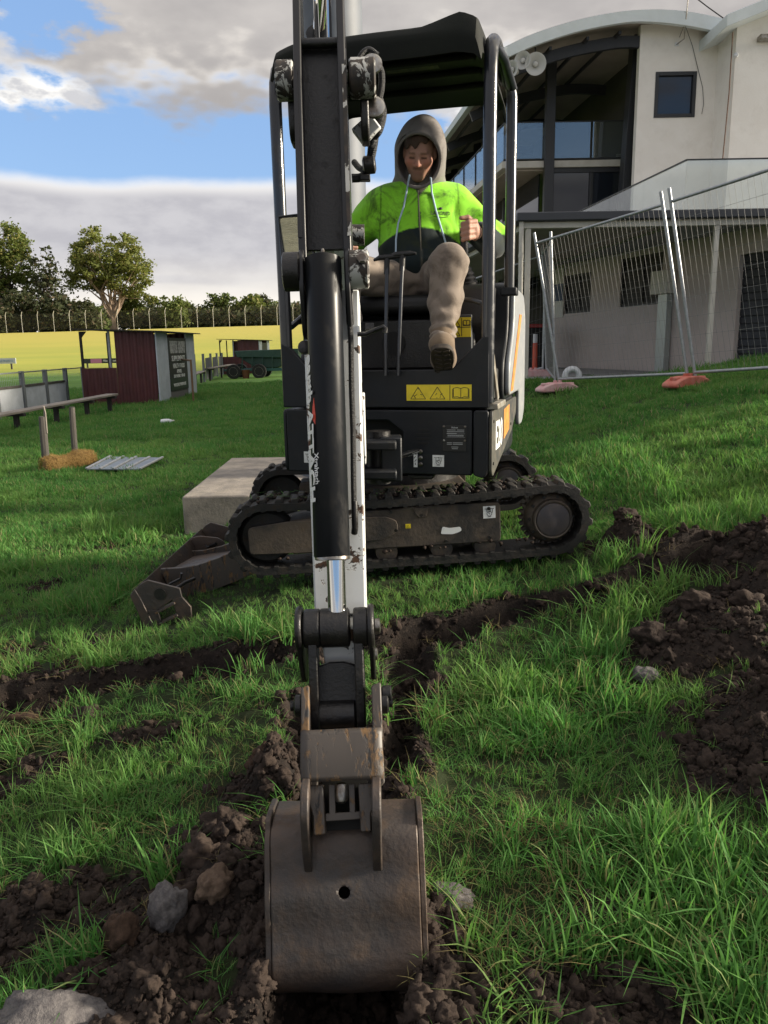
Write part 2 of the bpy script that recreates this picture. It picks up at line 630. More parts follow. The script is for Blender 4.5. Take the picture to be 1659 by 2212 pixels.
# ------------------------------------------------------------------ terrain: trench, spoil, ground sheet
def vnoise(x, y, s, seed=0):
    """smooth value noise, vectorised"""
    r = np.random.default_rng(seed + 101)
    tab = r.random((256, 256))
    X, Y = x * s + 1000.37, y * s + 1000.71
    i, j = np.floor(X).astype(int), np.floor(Y).astype(int)
    fx, fy = X - i, Y - j
    fx, fy = fx * fx * (3 - 2 * fx), fy * fy * (3 - 2 * fy)
    a, b = tab[i % 256, j % 256], tab[(i + 1) % 256, j % 256]
    c, d = tab[i % 256, (j + 1) % 256], tab[(i + 1) % 256, (j + 1) % 256]
    return (a * (1 - fx) + b * fx) * (1 - fy) + (c * (1 - fx) + d * fx) * fy


def fbm(x, y, s, o=4, seed=0, g=0.5):
    v, a, t = 0, 1, 0
    for k in range(o):
        v = v + a * vnoise(x, y, s * 2 ** k, seed + k)
        t += a
        a *= g
    return v / t


TRENCH = [[gD(*p) for p in ((-160, 1565), (0, 1528), (180, 1496), (360, 1458), (540, 1432), (700, 1412), (860, 1392), (1000, 1365), (1130, 1330), (1290, 1292), (1440, 1245), (1580, 1190), (1720, 1150))],
          [gD(*p) for p in ((700, 1560), (735, 1700), (745, 1900), (750, 2100), (720, 2330))],
          [gD(*p) for p in ((880, 1450), (870, 1560), (850, 1700))],
          [gD(*p) for p in ((-150, 1690), (80, 1640), (300, 1600), (520, 1560), (680, 1530))]]
TR_W = (0.135, 0.15, 0.07, 0.025)
TR_D = (0.30, 0.18, 0.11, 0.03)
MOUND = [(1355, 1182, .15, .13), (1690, 1215, .30, .17), (1590, 1385, .22, .09), (1440, 1420, .12, .06), (1490, 1330, .16, .06), (1710, 1660, .22, .09),
         (590, 1720, .12, .13), (500, 1850, .15, .10), (440, 1960, .14, .08), (545, 1960, .14, .06), (60, 1690, .10, .03), (120, 1530, .1, .05),
         (330, 2130, .16, .05), (1490, 1190, .16, .07), (90, 1980, .12, .04), (1690, 1545, .18, .10)]
MOUND = [(gD(a, b), r, h) for a, b, r, h in MOUND]
BARE = [(590, 1700, .17), (480, 1850, .19), (430, 2000, .22), (350, 2150, .22), (200, 2200, .18), (600, 2160, .25), (850, 2250, .3), 
        (0, 1700, .2), (60, 1490, .2), (1600, 1400, .2), (1460, 1390, .13), (1700, 1650, .24), (1660, 1540, .19), (1560, 1480, .08), (1400, 1240, .10),
        (1320, 1290, .12), (1360, 1180, .17), (1690, 1210, .28), (1520, 1180, .12), (900, 1500, .1), (880, 1620, .09), (0, 2050, .14), (100, 1960, .12), 
        (260, 1960, .12), (920, 2060, .12), (1000, 2200, .2), (1100, 1330, .06), (970, 1380, .09), (500, 1420, .1), (1350, 2230, .12), (1560, 1290, .15), (1630, 1310, .16), (1650, 1480, .15), (1500, 1440, .09), (1180, 2190, .12), (1120, 2060, .06), (1290, 1990, .06), (90, 1660, .10), (300, 1590, .07)]
BARE = [(gD(a, b), r) for a, b, r in BARE]


def seg_dist(x, y, pts):
    d = np.full(x.shape, 1e9)
    for p, q in zip(pts[:-1], pts[1:]):
        bx, by = q.x - p.x, q.y - p.y
        t = np.clip(((x - p.x) * bx + (y - p.y) * by) / (bx * bx + by * by), 0, 1)
        d = np.minimum(d, np.hypot(x - p.x - t * bx, y - p.y - t * by))
    return d


def terrain(x, y):
    """final height and bare-soil mask"""
    x = np.asarray(x, float)
    y = np.asarray(y, float)
    z = gh0(x, y)
    near = (1 - sstep(7, 10, y)) * (1 - sstep(5, 7, np.abs(x)))
    if x.ndim == 2 or x.size > 40:
        act = np.nonzero((near > 0).ravel())[0]
    else:
        act = np.arange(x.size)
    shp = x.shape
    zf = z.ravel().copy()
    df = np.zeros(x.size)
    if len(act):
        zf[act], df[act] = terrain_near(x.ravel()[act], y.ravel()[act], z.ravel()[act], near.ravel()[act])
    z, dirt = zf.reshape(shp), df.reshape(shp)
    z = z + (fbm(x, y, 1.3, 3, 41) - 0.5) * 0.05 * (1 - sstep(12, 30, y))
    return z, dirt


def terrain_near(x, y, z, near):
    wob = fbm(x, y, 3.0, 4, 5) - 0.5
    w11 = (fbm(x, y, 11.0, 2, 9) - .5) * .05
    w22 = 0.55 + 0.9 * fbm(x, y, 2.2, 2, 33)
    w9 = 0.75 + 0.5 * fbm(x, y, 9.0, 3, 17)
    w12 = (fbm(x, y, 12.0, 3, 3) - .5) * 1.2
    dirt = np.zeros(x.shape)
    for pts, w, dep in zip(TRENCH, TR_W, TR_D):
        d = seg_dist(x, y, pts) + wob * 0.16 + w11
        z = z - dep * (1 - sstep(w * 0.65, w * 1.1, d)) * near * w22
        z = z + 0.028 * (1 - sstep(w * 1.2, w * 2.0, d)) * sstep(w * .9, w * 1.2, d) * near
        dirt = np.maximum(dirt, 1 - sstep(w * 1.0, w * 1.35, d))
    for p, r, h in MOUND:
        d = np.hypot(x - p.x, y - p.y) / r + wob * 0.9
        m = 1 - sstep(0.1, 1.15, d)
        z = z + h * m * near * w9
        dirt = np.maximum(dirt, 1 - sstep(0.8, 1.1, d))
    for p, r in BARE:
        d = np.hypot(x - p.x, y - p.y) / r + wob * 1.5 + w12
        dirt = np.maximum(dirt, 1 - sstep(0.7, 1.15, d))
    # wheel ruts in the lawn on the left
    rut = np.zeros(x.shape)
    for a, b in RUTS:
        d = seg_dist(x, y, [a, b]) + wob * 0.25
        rut = np.maximum(rut, 1 - sstep(0.05, 0.16, d))
    z = z - 0.03 * rut * near
    dirt = np.maximum(dirt, rut * (fbm(x, y, 4.0, 3, 51) > 0.52) * 0.8)
    dirt = dirt * near
    z = z + dirt * ((fbm(x, y, 12.0, 4, 21) - 0.5) * 0.085 + (np.abs(fbm(x, y, 20.0, 2, 29) - .5)) * .03 + (rng.random(x.shape) - .5) * .005)
    return z, dirt


RUTS = [(gD(-50, 1290), gD(470, 1200)), (gD(-50, 1420), gD(400, 1330)), (gD(-50, 1230), gD(380, 1160)), (gD(100, 1190), gD(420, 1140))]


def axis(lo, d0, d1, hi, step, growth=1.09):
    a = list(np.arange(d0, d1 + 1e-6, step))
    s = step
    v = d1
    while v < hi:
        s *= growth
        v += s
        a.append(v)
    s = step
    v = d0
    while v > lo:
        s *= growth
        v -= s
        a.insert(0, v)
    return np.array(a)


def mesh_np(name, verts, faces, mat, parent=None, smooth=True, attrs=None):
    me = bpy.data.meshes.new(name)
    verts = np.asarray(verts, np.float32)
    faces = np.asarray(faces, np.int32)
    k = faces.shape[1]
    me.vertices.add(len(verts))
    me.vertices.foreach_set('co', verts.ravel())
    me.loops.add(faces.size)
    me.loops.foreach_set('vertex_index', faces.ravel())
    me.polygons.add(len(faces))
    me.polygons.foreach_set('loop_start', np.arange(0, faces.size, k, dtype=np.int32))
    me.polygons.foreach_set('use_smooth', np.full(len(faces), smooth))
    for n, arr in (attrs or {}).items():
        arr = np.asarray(arr, np.float32)
        if arr.ndim == 1:
            a = me.attributes.new(n, 'FLOAT', 'POINT')
            a.data.foreach_set('value', arr)
        else:
            a = me.attributes.new(n, 'FLOAT_COLOR', 'POINT')
            a.data.foreach_set('color', np.c_[arr, np.ones(len(arr))].astype(np.float32).ravel())
    me.update(calc_edges=True)
    me.validate()
    if mat is not None:
        me.materials.append(mat)
    o = bpy.data.objects.new(name, me)
    link(o, parent)
    OFF[o] = OFF.get(parent, Vector((0, 0, 0))) if parent is not None else Vector((0, 0, 0))
    return o


def soil_nodes(t, vec):
    n1 = t.noise(vec, 9, 6, 0.7)
    n2 = t.noise(vec, 55, 5, 0.7)
    c = t.mix(t.smooth(n1, 0.35, 0.65), (0.012, 0.0095, 0.0085), (0.032, 0.024, 0.020))
    return t.mix(t.smooth(n2, 0.55, 0.75, 0, 0.7), c, (0.080, 0.060, 0.048))


def ground_material():
    m, t, b = new_mat('ground_soil_and_turf')
    geo = t.new('ShaderNodeNewGeometry')
    pos = geo.outputs['Position']
    soil = soil_nodes(t, pos)
    at_ = t.new('ShaderNodeAttribute')
    at_.attribute_name = 'dirt'
    dirt = at_.outputs['Fac']
    sep = t.new('ShaderNodeSeparateXYZ')
    t.l.new(pos, sep.inputs[0])
    n = t.noise(pos, 0.8, 5, 0.6)
    nf = t.noise(pos, 14, 5, 0.7)
    turf = t.mix(t.smooth(n, 0.35, 0.65), (0.034, 0.098, 0.020), (0.060, 0.150, 0.030))
    turf = t.mix(t.smooth(nf, 0.35, 0.7, 0, 0.6), turf, (0.030, 0.040, 0.016))
    near = t.mix(t.smooth(sep.outputs[1], 9.0, 16.0), (0.022, 0.032, 0.012), turf)
    mp = t.new('ShaderNodeMapping')
    mp.inputs['Scale'].default_value = (0.05, 0.35, 1)
    t.l.new(pos, mp.inputs[0])
    nb = t.noise(mp.outputs[0], 1.0, 5, 0.6)
    fieldc = t.mix(t.smooth(nb, 0.35, 0.65), (0.39, 0.385, 0.065), (0.29, 0.34, 0.055))
    fieldc = t.mix(t.smooth(sep.outputs[1], 66.0, 92.0), t.mix(t.smooth(nf, 0.35, 0.7, 0, 0.5), fieldc, (0.30, 0.28, 0.09)), (0.42, 0.37, 0.085))
    yy = t.math('ADD', sep.outputs[1], t.math('MULTIPLY', t.math('SUBTRACT', nb, 0.5), 24.0))
    mid = t.mix(t.smooth(yy, 30.0, 44.0), near, (0.10, 0.20, 0.035))
    c = t.mix(t.smooth(yy, 50.0, 64.0), mid, fieldc)
    far = t.mix(t.smooth(sep.outputs[1], 104.0, 112.0), c, (0.05, 0.08, 0.025))
    col = t.mix(t.smooth(dirt, 0.25, 0.6), far, soil)
    t.l.new(col, b.inputs['Base Color'])
    b.inputs['Roughness'].default_value = 0.92
    b.inputs['Specular IOR Level'].default_value = 0.2
    bn = t.new('ShaderNodeBump')
    bn.inputs['Strength'].default_value = 0.7
    bn.inputs['Distance'].default_value = 0.02
    t.l.new(t.noise(pos, 40, 7, 0.75), bn.inputs['Height'])
    t.l.new(bn.outputs[0], b.inputs['Normal'])
    return m


XS = axis(-420, -3.0, 3.6, 420, 0.024)
YS = axis(-6, 0.7, 6.2, 700, 0.024)
gx, gy = np.meshgrid(XS, YS, indexing='ij')
gz, gd = terrain(gx, gy)
nx_, ny_ = gx.shape
ii, jj = np.meshgrid(np.arange(nx_ - 1), np.arange(ny_ - 1), indexing='ij')
a_ = (ii * ny_ + jj).ravel()
quads = np.c_[a_, a_ + ny_, a_ + ny_ + 1, a_ + 1]
ground = mesh_np('ground', np.c_[gx.ravel(), gy.ravel(), gz.ravel()], quads, ground_material(), attrs={'dirt': gd.ravel()})
tag(ground, 'grassy ground with a dug trench and a yellow field beyond', 'ground', kind='structure')


# ------------------------------------------------------------------ instancing of uncountable stuff
def proto_collection(name, objs):
    c = bpy.data.collections.new(name)
    for o in objs:
        for k in list(o.users_collection):
            k.objects.unlink(o)
        c.objects.link(o)
    return c


def scatter(name, pts, rot, scl, idx, coll, label, cat):
    me = bpy.data.meshes.new(name)
    pts = np.asarray(pts, np.float32)
    me.vertices.add(len(pts))
    me.vertices.foreach_set('co', pts.ravel())
    a = me.attributes.new('rot', 'FLOAT_VECTOR', 'POINT')
    a.data.foreach_set('vector', np.asarray(rot, np.float32).ravel())
    a = me.attributes.new('scl', 'FLOAT_VECTOR', 'POINT')
    scl = np.asarray(scl, np.float32)
    if scl.ndim == 1:
        scl = np.c_[scl, scl, scl]
    a.data.foreach_set('vector', scl.ravel())
    a = me.attributes.new('idx', 'INT', 'POINT')
    a.data.foreach_set('value', np.asarray(idx, np.int32))
    o = bpy.data.objects.new(name, me)
    COL.objects.link(o)
    ng = bpy.data.node_groups.new(name, 'GeometryNodeTree')
    ng.interface.new_socket('Geometry', in_out='INPUT', socket_type='NodeSocketGeometry')
    ng.interface.new_socket('Geometry', in_out='OUTPUT', socket_type='NodeSocketGeometry')
    n = ng.nodes
    gi, go = n.new('NodeGroupInput'), n.new('NodeGroupOutput')
    ci = n.new('GeometryNodeCollectionInfo')
    ci.inputs['Collection'].default_value = coll
    ci.inputs['Separate Children'].default_value = True
    ci.inputs['Reset Children'].default_value = True
    iop = n.new('GeometryNodeInstanceOnPoints')
    iop.inputs['Pick Instance'].default_value = True

    def named(nm, ty):
        q = n.new('GeometryNodeInputNamedAttribute')
        q.data_type = ty
        q.inputs['Name'].default_value = nm
        return q.outputs['Attribute']
    L = ng.links
    L.new(gi.outputs[0], iop.inputs['Points'])
    L.new(ci.outputs[0], iop.inputs['Instance'])
    L.new(named('idx', 'INT'), iop.inputs['Instance Index'])
    e2r = n.new('FunctionNodeEulerToRotation')
    L.new(named('rot', 'FLOAT_VECTOR'), e2r.inputs[0])
    L.new(e2r.outputs[0], iop.inputs['Rotation'])
    L.new(named('scl', 'FLOAT_VECTOR'), iop.inputs['Scale'])
    L.new(iop.outputs[0], go.inputs[0])
    md = o.modifiers.new('scatter', 'NODES')
    md.node_group = ng
    tag(o, label, cat, kind='stuff')
    return o


def leaf_material(name, c1, c2, c3=None, trans=0.35, macro=None, rough=0.7):
    m, t, b = new_mat(name)
    out = t.n.get('Material Output')
    oi = t.new('ShaderNodeObjectInfo')
    geo = t.new('ShaderNodeNewGeometry')
    r = oi.outputs['Random']
    ri = geo.outputs['Random Per Island']
    c = t.mix(t.math('ADD', t.math('MULTIPLY', r, 0.55), t.math('MULTIPLY', ri, 0.45)), c1, c2)
    if c3 is not None:
        c = t.mix(t.smooth(ri, 0.84, 0.9), c, c3)
    if macro is not None:
        mac = t.noise(geo.outputs['Position'], 1.1, 3, 0.6)
        c = t.mix(t.smooth(mac, 0.40, 0.66, 0, 0.6), c, macro)
    t.l.new(c, b.inputs['Base Color'])
    b.inputs['Roughness'].default_value = rough
    b.inputs['Specular IOR Level'].default_value = 0.18
    tr = t.new('ShaderNodeBsdfTranslucent')
    hs = t.new('ShaderNodeHueSaturation')
    hs.inputs['Value'].default_value = 1.5
    hs.inputs['Saturation'].default_value = 1.1
    hs.inputs['Hue'].default_value = 0.494
    t.l.new(c, hs.inputs['Color'])
    t.l.new(hs.outputs[0], tr.inputs[0])
    mx = t.new('ShaderNodeMixShader')
    mx.inputs[0].default_value = trans
    t.l.new(b.outputs[0], mx.inputs[1])
    t.l.new(tr.outputs[0], mx.inputs[2])
    t.l.new(mx.outputs[0], out.inputs[0])
    return m


M['grass'] = leaf_material('grass_blades', (0.046, 0.150, 0.038), (0.126, 0.282, 0.068), (0.28, 0.26, 0.13), 0.38, (0.155, 0.268, 0.072))
M['grass_dry'] = leaf_material('dry_grass_blades', (0.20, 0.16, 0.075), (0.13, 0.12, 0.05), None, 0.2)


def tuft(name, n, hmin, hmax, w, spread, lean, mtl, r):
    vs, fs = [], []
    for i in range(n):
        a = r.random() * 6.283
        rad = spread * math.sqrt(r.random())
        bx, by = rad * math.cos(a), rad * math.sin(a)
        h = hmin + (hmax - hmin) * r.random()
        yaw = r.random() * 6.283
        la = yaw + r.normal() * 0.5
        ln = lean * (0.3 + r.random())
        ww = w * (0.7 + 0.6 * r.random())
        dx, dy = math.cos(la), math.sin(la)
        sx, sy = -math.sin(yaw), math.cos(yaw)
        b0 = len(vs)
        for k, tt in enumerate((0, 0.35, 0.72, 1.0)):
            bend = ln * tt * tt
            px_ = bx + dx * bend * h
            py_ = by + dy * bend * h
            pz_ = h * (tt - 0.28 * ln * tt * tt) - 0.006
            hw = ww * (1.0, 0.95, 0.65, 0)[k] / 2
            if k < 3:
                vs += [(px_ - sx * hw, py_ - sy * hw, pz_), (px_ + sx * hw, py_ + sy * hw, pz_)]
            else:
                vs.append((px_, py_, pz_))
        fs += [(b0, b0 + 1, b0 + 3, b0 + 2), (b0 + 2, b0 + 3, b0 + 5, b0 + 4), (b0 + 4, b0 + 5, b0 + 6)]
    me = bpy.data.meshes.new(name)
    me.from_pydata(vs, [], fs)
    me.materials.append(mtl)
    return bpy.data.objects.new(name, me)


pr = np.random.default_rng(3)
TUFTS = []
for k in range(5):
    TUFTS.append(tuft('a_grass_tuft_%d' % k, 13, 0.035, 0.10, 0.0048, 0.035, 0.55, M['grass'], pr))
for k in range(3):
    TUFTS.append(tuft('b_grass_long_%d' % k, 11, 0.07, 0.16, 0.0058, 0.03, 0.5, M['grass'], pr))
for k in range(3):
    TUFTS.append(tuft('c_grass_flat_%d' % k, 12, 0.05, 0.13, 0.005, 0.05, 1.5, M['grass'], pr))
for k in range(2):
    TUFTS.append(tuft('d_grass_straw_%d' % k, 8, 0.04, 0.11, 0.0035, 0.05, 1.4, M['grass_dry'], pr))
for k in range(3):
    TUFTS.append(tuft('e_lawn_patch_%d' % k, 30, 0.028, 0.07, 0.0062, 0.09, 0.7, M['grass'], pr))
GRASS_COLL = proto_collection('grass_tufts', TUFTS)


def in_view(x, y, z, m=0.22):
    """inside the frustum with a margin"""
    Mi = np.array(CAM_M.inverted())
    p = np.c_[x, y, z, np.ones(len(x))] @ Mi.T
    Z = -p[:, 2]
    u = p[:, 0] / Z * F / W
    v = p[:, 1] / Z * F / H
    return (Z > 0.2) & (np.abs(u) < 0.5 + m) & (np.abs(v) < 0.5 + m)


SHORT = [(-1.5, 1.05, 3.45, 5.3, .5), (-1.25, -.7, 3.6, 4.3, .6)]

KEEP_OUT = []          # (xmin, xmax, ymin, ymax) rectangles without grass


def grass_zone(y0, y1, dens, lawn):
    hw = 0.75 * y1 + 1.0
    n = int(dens * (2 * hw) * (y1 - y0))
    x = rng.uniform(-hw, hw, n)
    y = rng.uniform(y0, y1, n)
    z, d = terrain(x, y)
    ok = in_view(x, y, z)
    for (a, b, c, e) in KEEP_OUT:
        ok &= ~((x > a) & (x < b) & (y > c) & (y < e))
    ok &= ~((x > 2.3) & (y > 12.6))
    ok &= rng.random(n) > d * 0.955
    x, y, z, d = x[ok], y[ok], z[ok], d[ok]
    n = len(x)
    clump = fbm(x, y, 2.6, 3, 77)
    lush = sstep(0.42, 0.62, clump)
    edge = sstep(0.02, 0.5, d)
    worn_ = sstep(0.50, 0.66, fbm(x, y, 1.7, 3, 88)) * (y < 3.0)
    worn_ = np.maximum(worn_, 0.55 * (1 - sstep(1.6, 2.3, y)) * (clump < .5))
    r = rng.random(n)
    idx = rng.integers(0, 5, n)
    idx = np.where(r < 0.10 + 0.45 * lush, rng.integers(5, 8, n), idx)
    idx = np.where(rng.random(n) < 0.28 + 0.35 * worn_, rng.integers(8, 11, n), idx)
    idx = np.where(rng.random(n) < 0.06 + 0.28 * worn_ + 0.32 * edge, rng.integers(11, 13, n), idx)
    s = (0.5 + 0.55 * rng.random(n)) * (0.62 + 0.6 * lush) * (1 - .25 * worn_)
    if lawn:
        idx = rng.integers(13, 16, n)
        s = (0.7 + 0.6 * rng.random(n)) * lawn * (0.75 + 0.5 * lush)
    s = s * (1 - .4 * (d > .6))
    for (a, b_, c_, e_, k) in SHORT:
        m = (x > a) & (x < b_) & (y > c_) & (y < e_)
        s = np.where(m, s * k, s)
    rot = np.c_[rng.normal(0, 0.12, n), rng.normal(0, 0.12, n), rng.random(n) * 6.283]
    scl = np.c_[s, s, s * (0.8 + 0.5 * rng.random(n))]
    return np.c_[x, y, z], rot, scl, idx


def build_grass():
    P = [grass_zone(0.6, 2.4, 1400, 0), grass_zone(2.4, 4.6, 800, 0), grass_zone(4.6, 7.0, 200, 0), grass_zone(4.2, 10.0, 230, 0.95), grass_zone(10, 18.0, 110, 1.2), grass_zone(18, 34, 40, 1.6)]
    pts, rot, scl, idx = (np.concatenate([p[k] for p in P]) for k in range(4))
    scatter('grass', pts, rot, scl, idx, GRASS_COLL, 'lush green grass covering the bank and lawn', 'grass')
    return len(pts)


# ------------------------------------------------------------------ soil clods and rocks
def rock_mesh(name, seed, sub=2, rough=0.28, flat=(1, 1, 1), freq=1.7):
    bm = bmesh.new()
    bmesh.ops.create_icosphere(bm, subdivisions=sub, radius=1.0)
    from mathutils import noise
    for v in bm.verts:
        p = v.co.copy()
        k = 1 + rough * (noise.noise(p * freq + Vector((seed * 3.1, seed, 0))) * 1.2 + 0.5 * noise.noise(p * freq * 2.6 + Vector((seed, 5, seed))))
        c = noise.cell(p * 1.6 + Vector((seed, seed, seed)))
        if sub > 2:
            k += rough * .55 * (noise.turbulence(p * 2.2 + Vector((seed, 2, 7)), 4, True) - .55) + rough * .30 * noise.noise(p * 7 + Vector((seed, 1, 1)))
        v.co = Vector((p.x * flat[0], p.y * flat[1], p.z * flat[2])) * (k + (0.10 * (c - 0.5) if sub <= 2 else 0))
    me = bpy.data.meshes.new(name)
    bm.to_mesh(me)
    bm.free()
    return me


def soil_material(name, c1, c2, c3):
    m, t, b = new_mat(name)
    tc = t.new('ShaderNodeTexCoord').outputs['Object']
    oi = t.new('ShaderNodeObjectInfo')
    c = t.mix(t.smooth(t.noise(tc, 4, 6, 0.7), 0.35, 0.65), c1, c2)
    c = t.mix(t.math('MULTIPLY', oi.outputs['Random'], 0.6), c, c3)
    t.l.new(c, b.inputs['Base Color'])
    b.inputs['Roughness'].default_value = 0.95
    b.inputs['Specular IOR Level'].default_value = 0.15
    bn = t.new('ShaderNodeBump')
    bn.inputs['Strength'].default_value = 0.35
    bn.inputs['Distance'].default_value = 0.06
    t.l.new(t.noise(tc, 7, 4, 0.7), bn.inputs['Height'])
    t.l.new(bn.outputs[0], b.inputs['Normal'])
    return m


M['clod'] = soil_material('soil_clod', (0.015, 0.0115, 0.010), (0.042, 0.031, 0.026), (0.060, 0.044, 0.036))
M['redclod'] = soil_material('reddish_clod', (0.035, 0.022, 0.016), (0.075, 0.047, 0.034), (0.06, 0.040, 0.028))
M['stone'] = soil_material('grey_stone', (0.075, 0.070, 0.074), (0.15, 0.14, 0.138), (0.11, 0.10, 0.095))
M['tanstone'] = soil_material('tan_stone', (0.085, 0.058, 0.042), (0.16, 0.115, 0.085), (0.12, 0.085, 0.062))
CLODS = []
for k in range(7):
    me = rock_mesh('clod_%d' % k, k + 1, 3, 0.5, (1, 0.6 + .3 * pr.random(), 0.5 + .3 * pr.random()), 1.3)
    for v_ in me.vertices:
        v_.co += Vector(pr.normal(size=3)) * .018
    me.polygons.foreach_set('use_smooth', [True] * len(me.polygons))
    me.materials.append(M['clod'])
    CLODS.append(bpy.data.objects.new('clod_%d' % k, me))
CLOD_COLL = proto_collection('clods', CLODS)


def build_clods():
    n = 230000
    y = 0.8 + 5.2 * rng.random(n) ** 1.3
    x = rng.uniform(-1, 1, n) * (0.72 * y + 0.6)
    z, d = terrain(x, y)
    ok = in_view(x, y, z, 0.15) & (d > 0.25) & (rng.random(n) < 0.75)
    x, y, z, d = x[ok], y[ok], z[ok], d[ok]
    n = len(x)
    s = 0.002 + 0.0045 * rng.random(n) + 0.026 * rng.random(n) ** 12
    rot = rng.random((n, 3)) * 6.283
    scatter('soil_clods', np.c_[x, y, z + s * 0.15], rot, s, rng.integers(0, 7, n), CLOD_COLL, 'loose dark brown crumbs of freshly dug soil', 'soil')


def rock(name, D, size, seed, mtl, label, cat='rock', flat=(1, .8, .7), rotz=0.0, sink=0.25, rough=0.3, group=None, z=None):
    me = rock_mesh(name, seed, 4, rough, flat, 1.5)
    if cat == 'clod':
        sink = max(sink, .38)
    me.materials.append(mtl)
    o = bpy.data.objects.new(name, me)
    COL.objects.link(o)
    p = gD(*D)
    zz = float(terrain(np.array([p.x]), np.array([p.y]))[0][0])
    o.location = (p.x, p.y, zz + size * flat[2] * (1 - 2 * sink) if z is None else z)
    o.scale = (size, size, size)
    o.rotation_euler = (0.1, 0.15, rotz)
    me.polygons.foreach_set('use_smooth', [True] * len(me.polygons))
    return tag(o, label, cat, group)


def build_rocks():
    rock('rock', (365, 2020), .047, 3, M['stone'], 'pale grey upright stone on the spoil left of the bucket', flat=(.85, .8, 1.25), rotz=.4, sink=.1)
    rock('rock', (470, 1985), .042, 5, M['tanstone'], 'tan brown stone beside the grey stone left of the bucket', flat=(1.1, .8, .95), rotz=1, sink=0.0)
    rock('rock', (268, 2060), .045, 8, M['redclod'], 'rounded brown rock left of the upright grey stone', flat=(.85, .8, 1.1), sink=.15)
    rock('rock', (105, 2245), .090, 11, M['stone'], 'flat grey rock at the bottom left corner', flat=(1.35, .9, .42), rotz=.3, sink=.1)
    rock('rock', (975, 1960), .042, 14, M['stone'], 'half buried grey stone just right of the bucket', flat=(1.2, .8, .6), sink=.3)
    rock('rock', (1395, 1472), .040, 17, M['stone'], 'small pale stone in the grass below the right spoil heap', flat=(1.1, .8, .75), sink=.2)
    rock('soil_clod', (582, 1690), .055, 21, M['redclod'], 'crumbly reddish clod standing left of the bucket hitch', 'clod', flat=(1, .85, 1.0), sink=.2, rough=.4)
    rock('soil_clod', (490, 1800), .055, 24, M['clod'], 'dark clod on the spoil below the reddish clod', 'clod', flat=(1.1, .8, .8), rough=.5)
    rock('soil_clod', (440, 1895), .05, 28, M['clod'], 'dark clod above the grey upright stone', 'clod', flat=(1.1, .8, .8), rough=.5)
    rock('soil_clod', (1405, 1420), .05, 31, M['clod'], 'largest dark clod at the left foot of the right spoil heap', 'clod', flat=(1.3, .9, .8), rough=.45)
    rock('soil_clod', (1500, 1350), .05, 33, M['clod'], 'dark clod on the crest of the right spoil heap', 'clod', flat=(1.3, .9, .8), rough=.45)
    rock('soil_clod', (1610, 1330), .055, 36, M['clod'], 'broad dark clod on the spoil heap at the right edge', 'clod', flat=(1.2, .9, .8), rough=.45)
    rock('soil_clod', (1560, 1610), .045, 39, M['clod'], 'dark clod at the foot of the lower right spoil heap', 'clod', flat=(1.2, .9, .8), rough=.45)
    rock('soil_clod', (1350, 1175), .05, 41, M['clod'], 'rounded earth clod beside the drive sprocket', 'clod', flat=(1.25, .9, .75), rough=.4)
    rock('soil_clod', (195, 1555), .05, 44, M['clod'], 'dark clod on the left edge of the trench', 'clod', flat=(1.4, .9, .6), rough=.5)
    rock('soil_clod', (330, 1580), .045, 47, M['clod'], 'dark clod in the strip of dug soil left of the arm', 'clod', flat=(1.4, .9, .6), rough=.5)
    rock('soil_clod', (60, 1570), .05, 49, M['redclod'], 'brown clod by the trench at the left edge', 'clod', flat=(1.3, .9, .6), rough=.5)
# ------------------------------------------------------------------ the excavator
HM = Matrix.Translation((0.205, 4.55, 0)) @ Matrix.Rotation(R(-15.5), 4, 'Z') @ Matrix.Diagonal((1.035, 1, 1, 1))           # house: x right, y back
UM = Matrix.Translation((0.10, 4.50, 0.09)) @ Matrix.Rotation(R(3), 4, 'Z') @ Matrix.Rotation(R(-2.1), 4, 'Y')   # undercarriage
EX = thing('mini_excavator', (0.12, 4.5, 0.0), 'black and white mini excavator with an open canopy, digging with its bucket', 'excavator')


def hb():
    return MB(HM)


def ub():
    return MB(UM)


def rounded(poly, r, n=3):
    """round the corners of a 2d polygon"""
    out = []
    m = len(poly)
    for i in range(m):
        p0, p, p1 = Vector(poly[i - 1]), Vector(poly[i]), Vector(poly[(i + 1) % m])
        rr = min(r, (p0 - p).length * 0.45, (p1 - p).length * 0.45)
        a = p + (p0 - p).normalized() * rr
        b = p + (p1 - p).normalized() * rr
        for k in range(n + 1):
            t = k / n
            q = a * (1 - t) ** 2 + p * 2 * t * (1 - t) + b * t * t
            out.append((q.x, q.y))
    return out


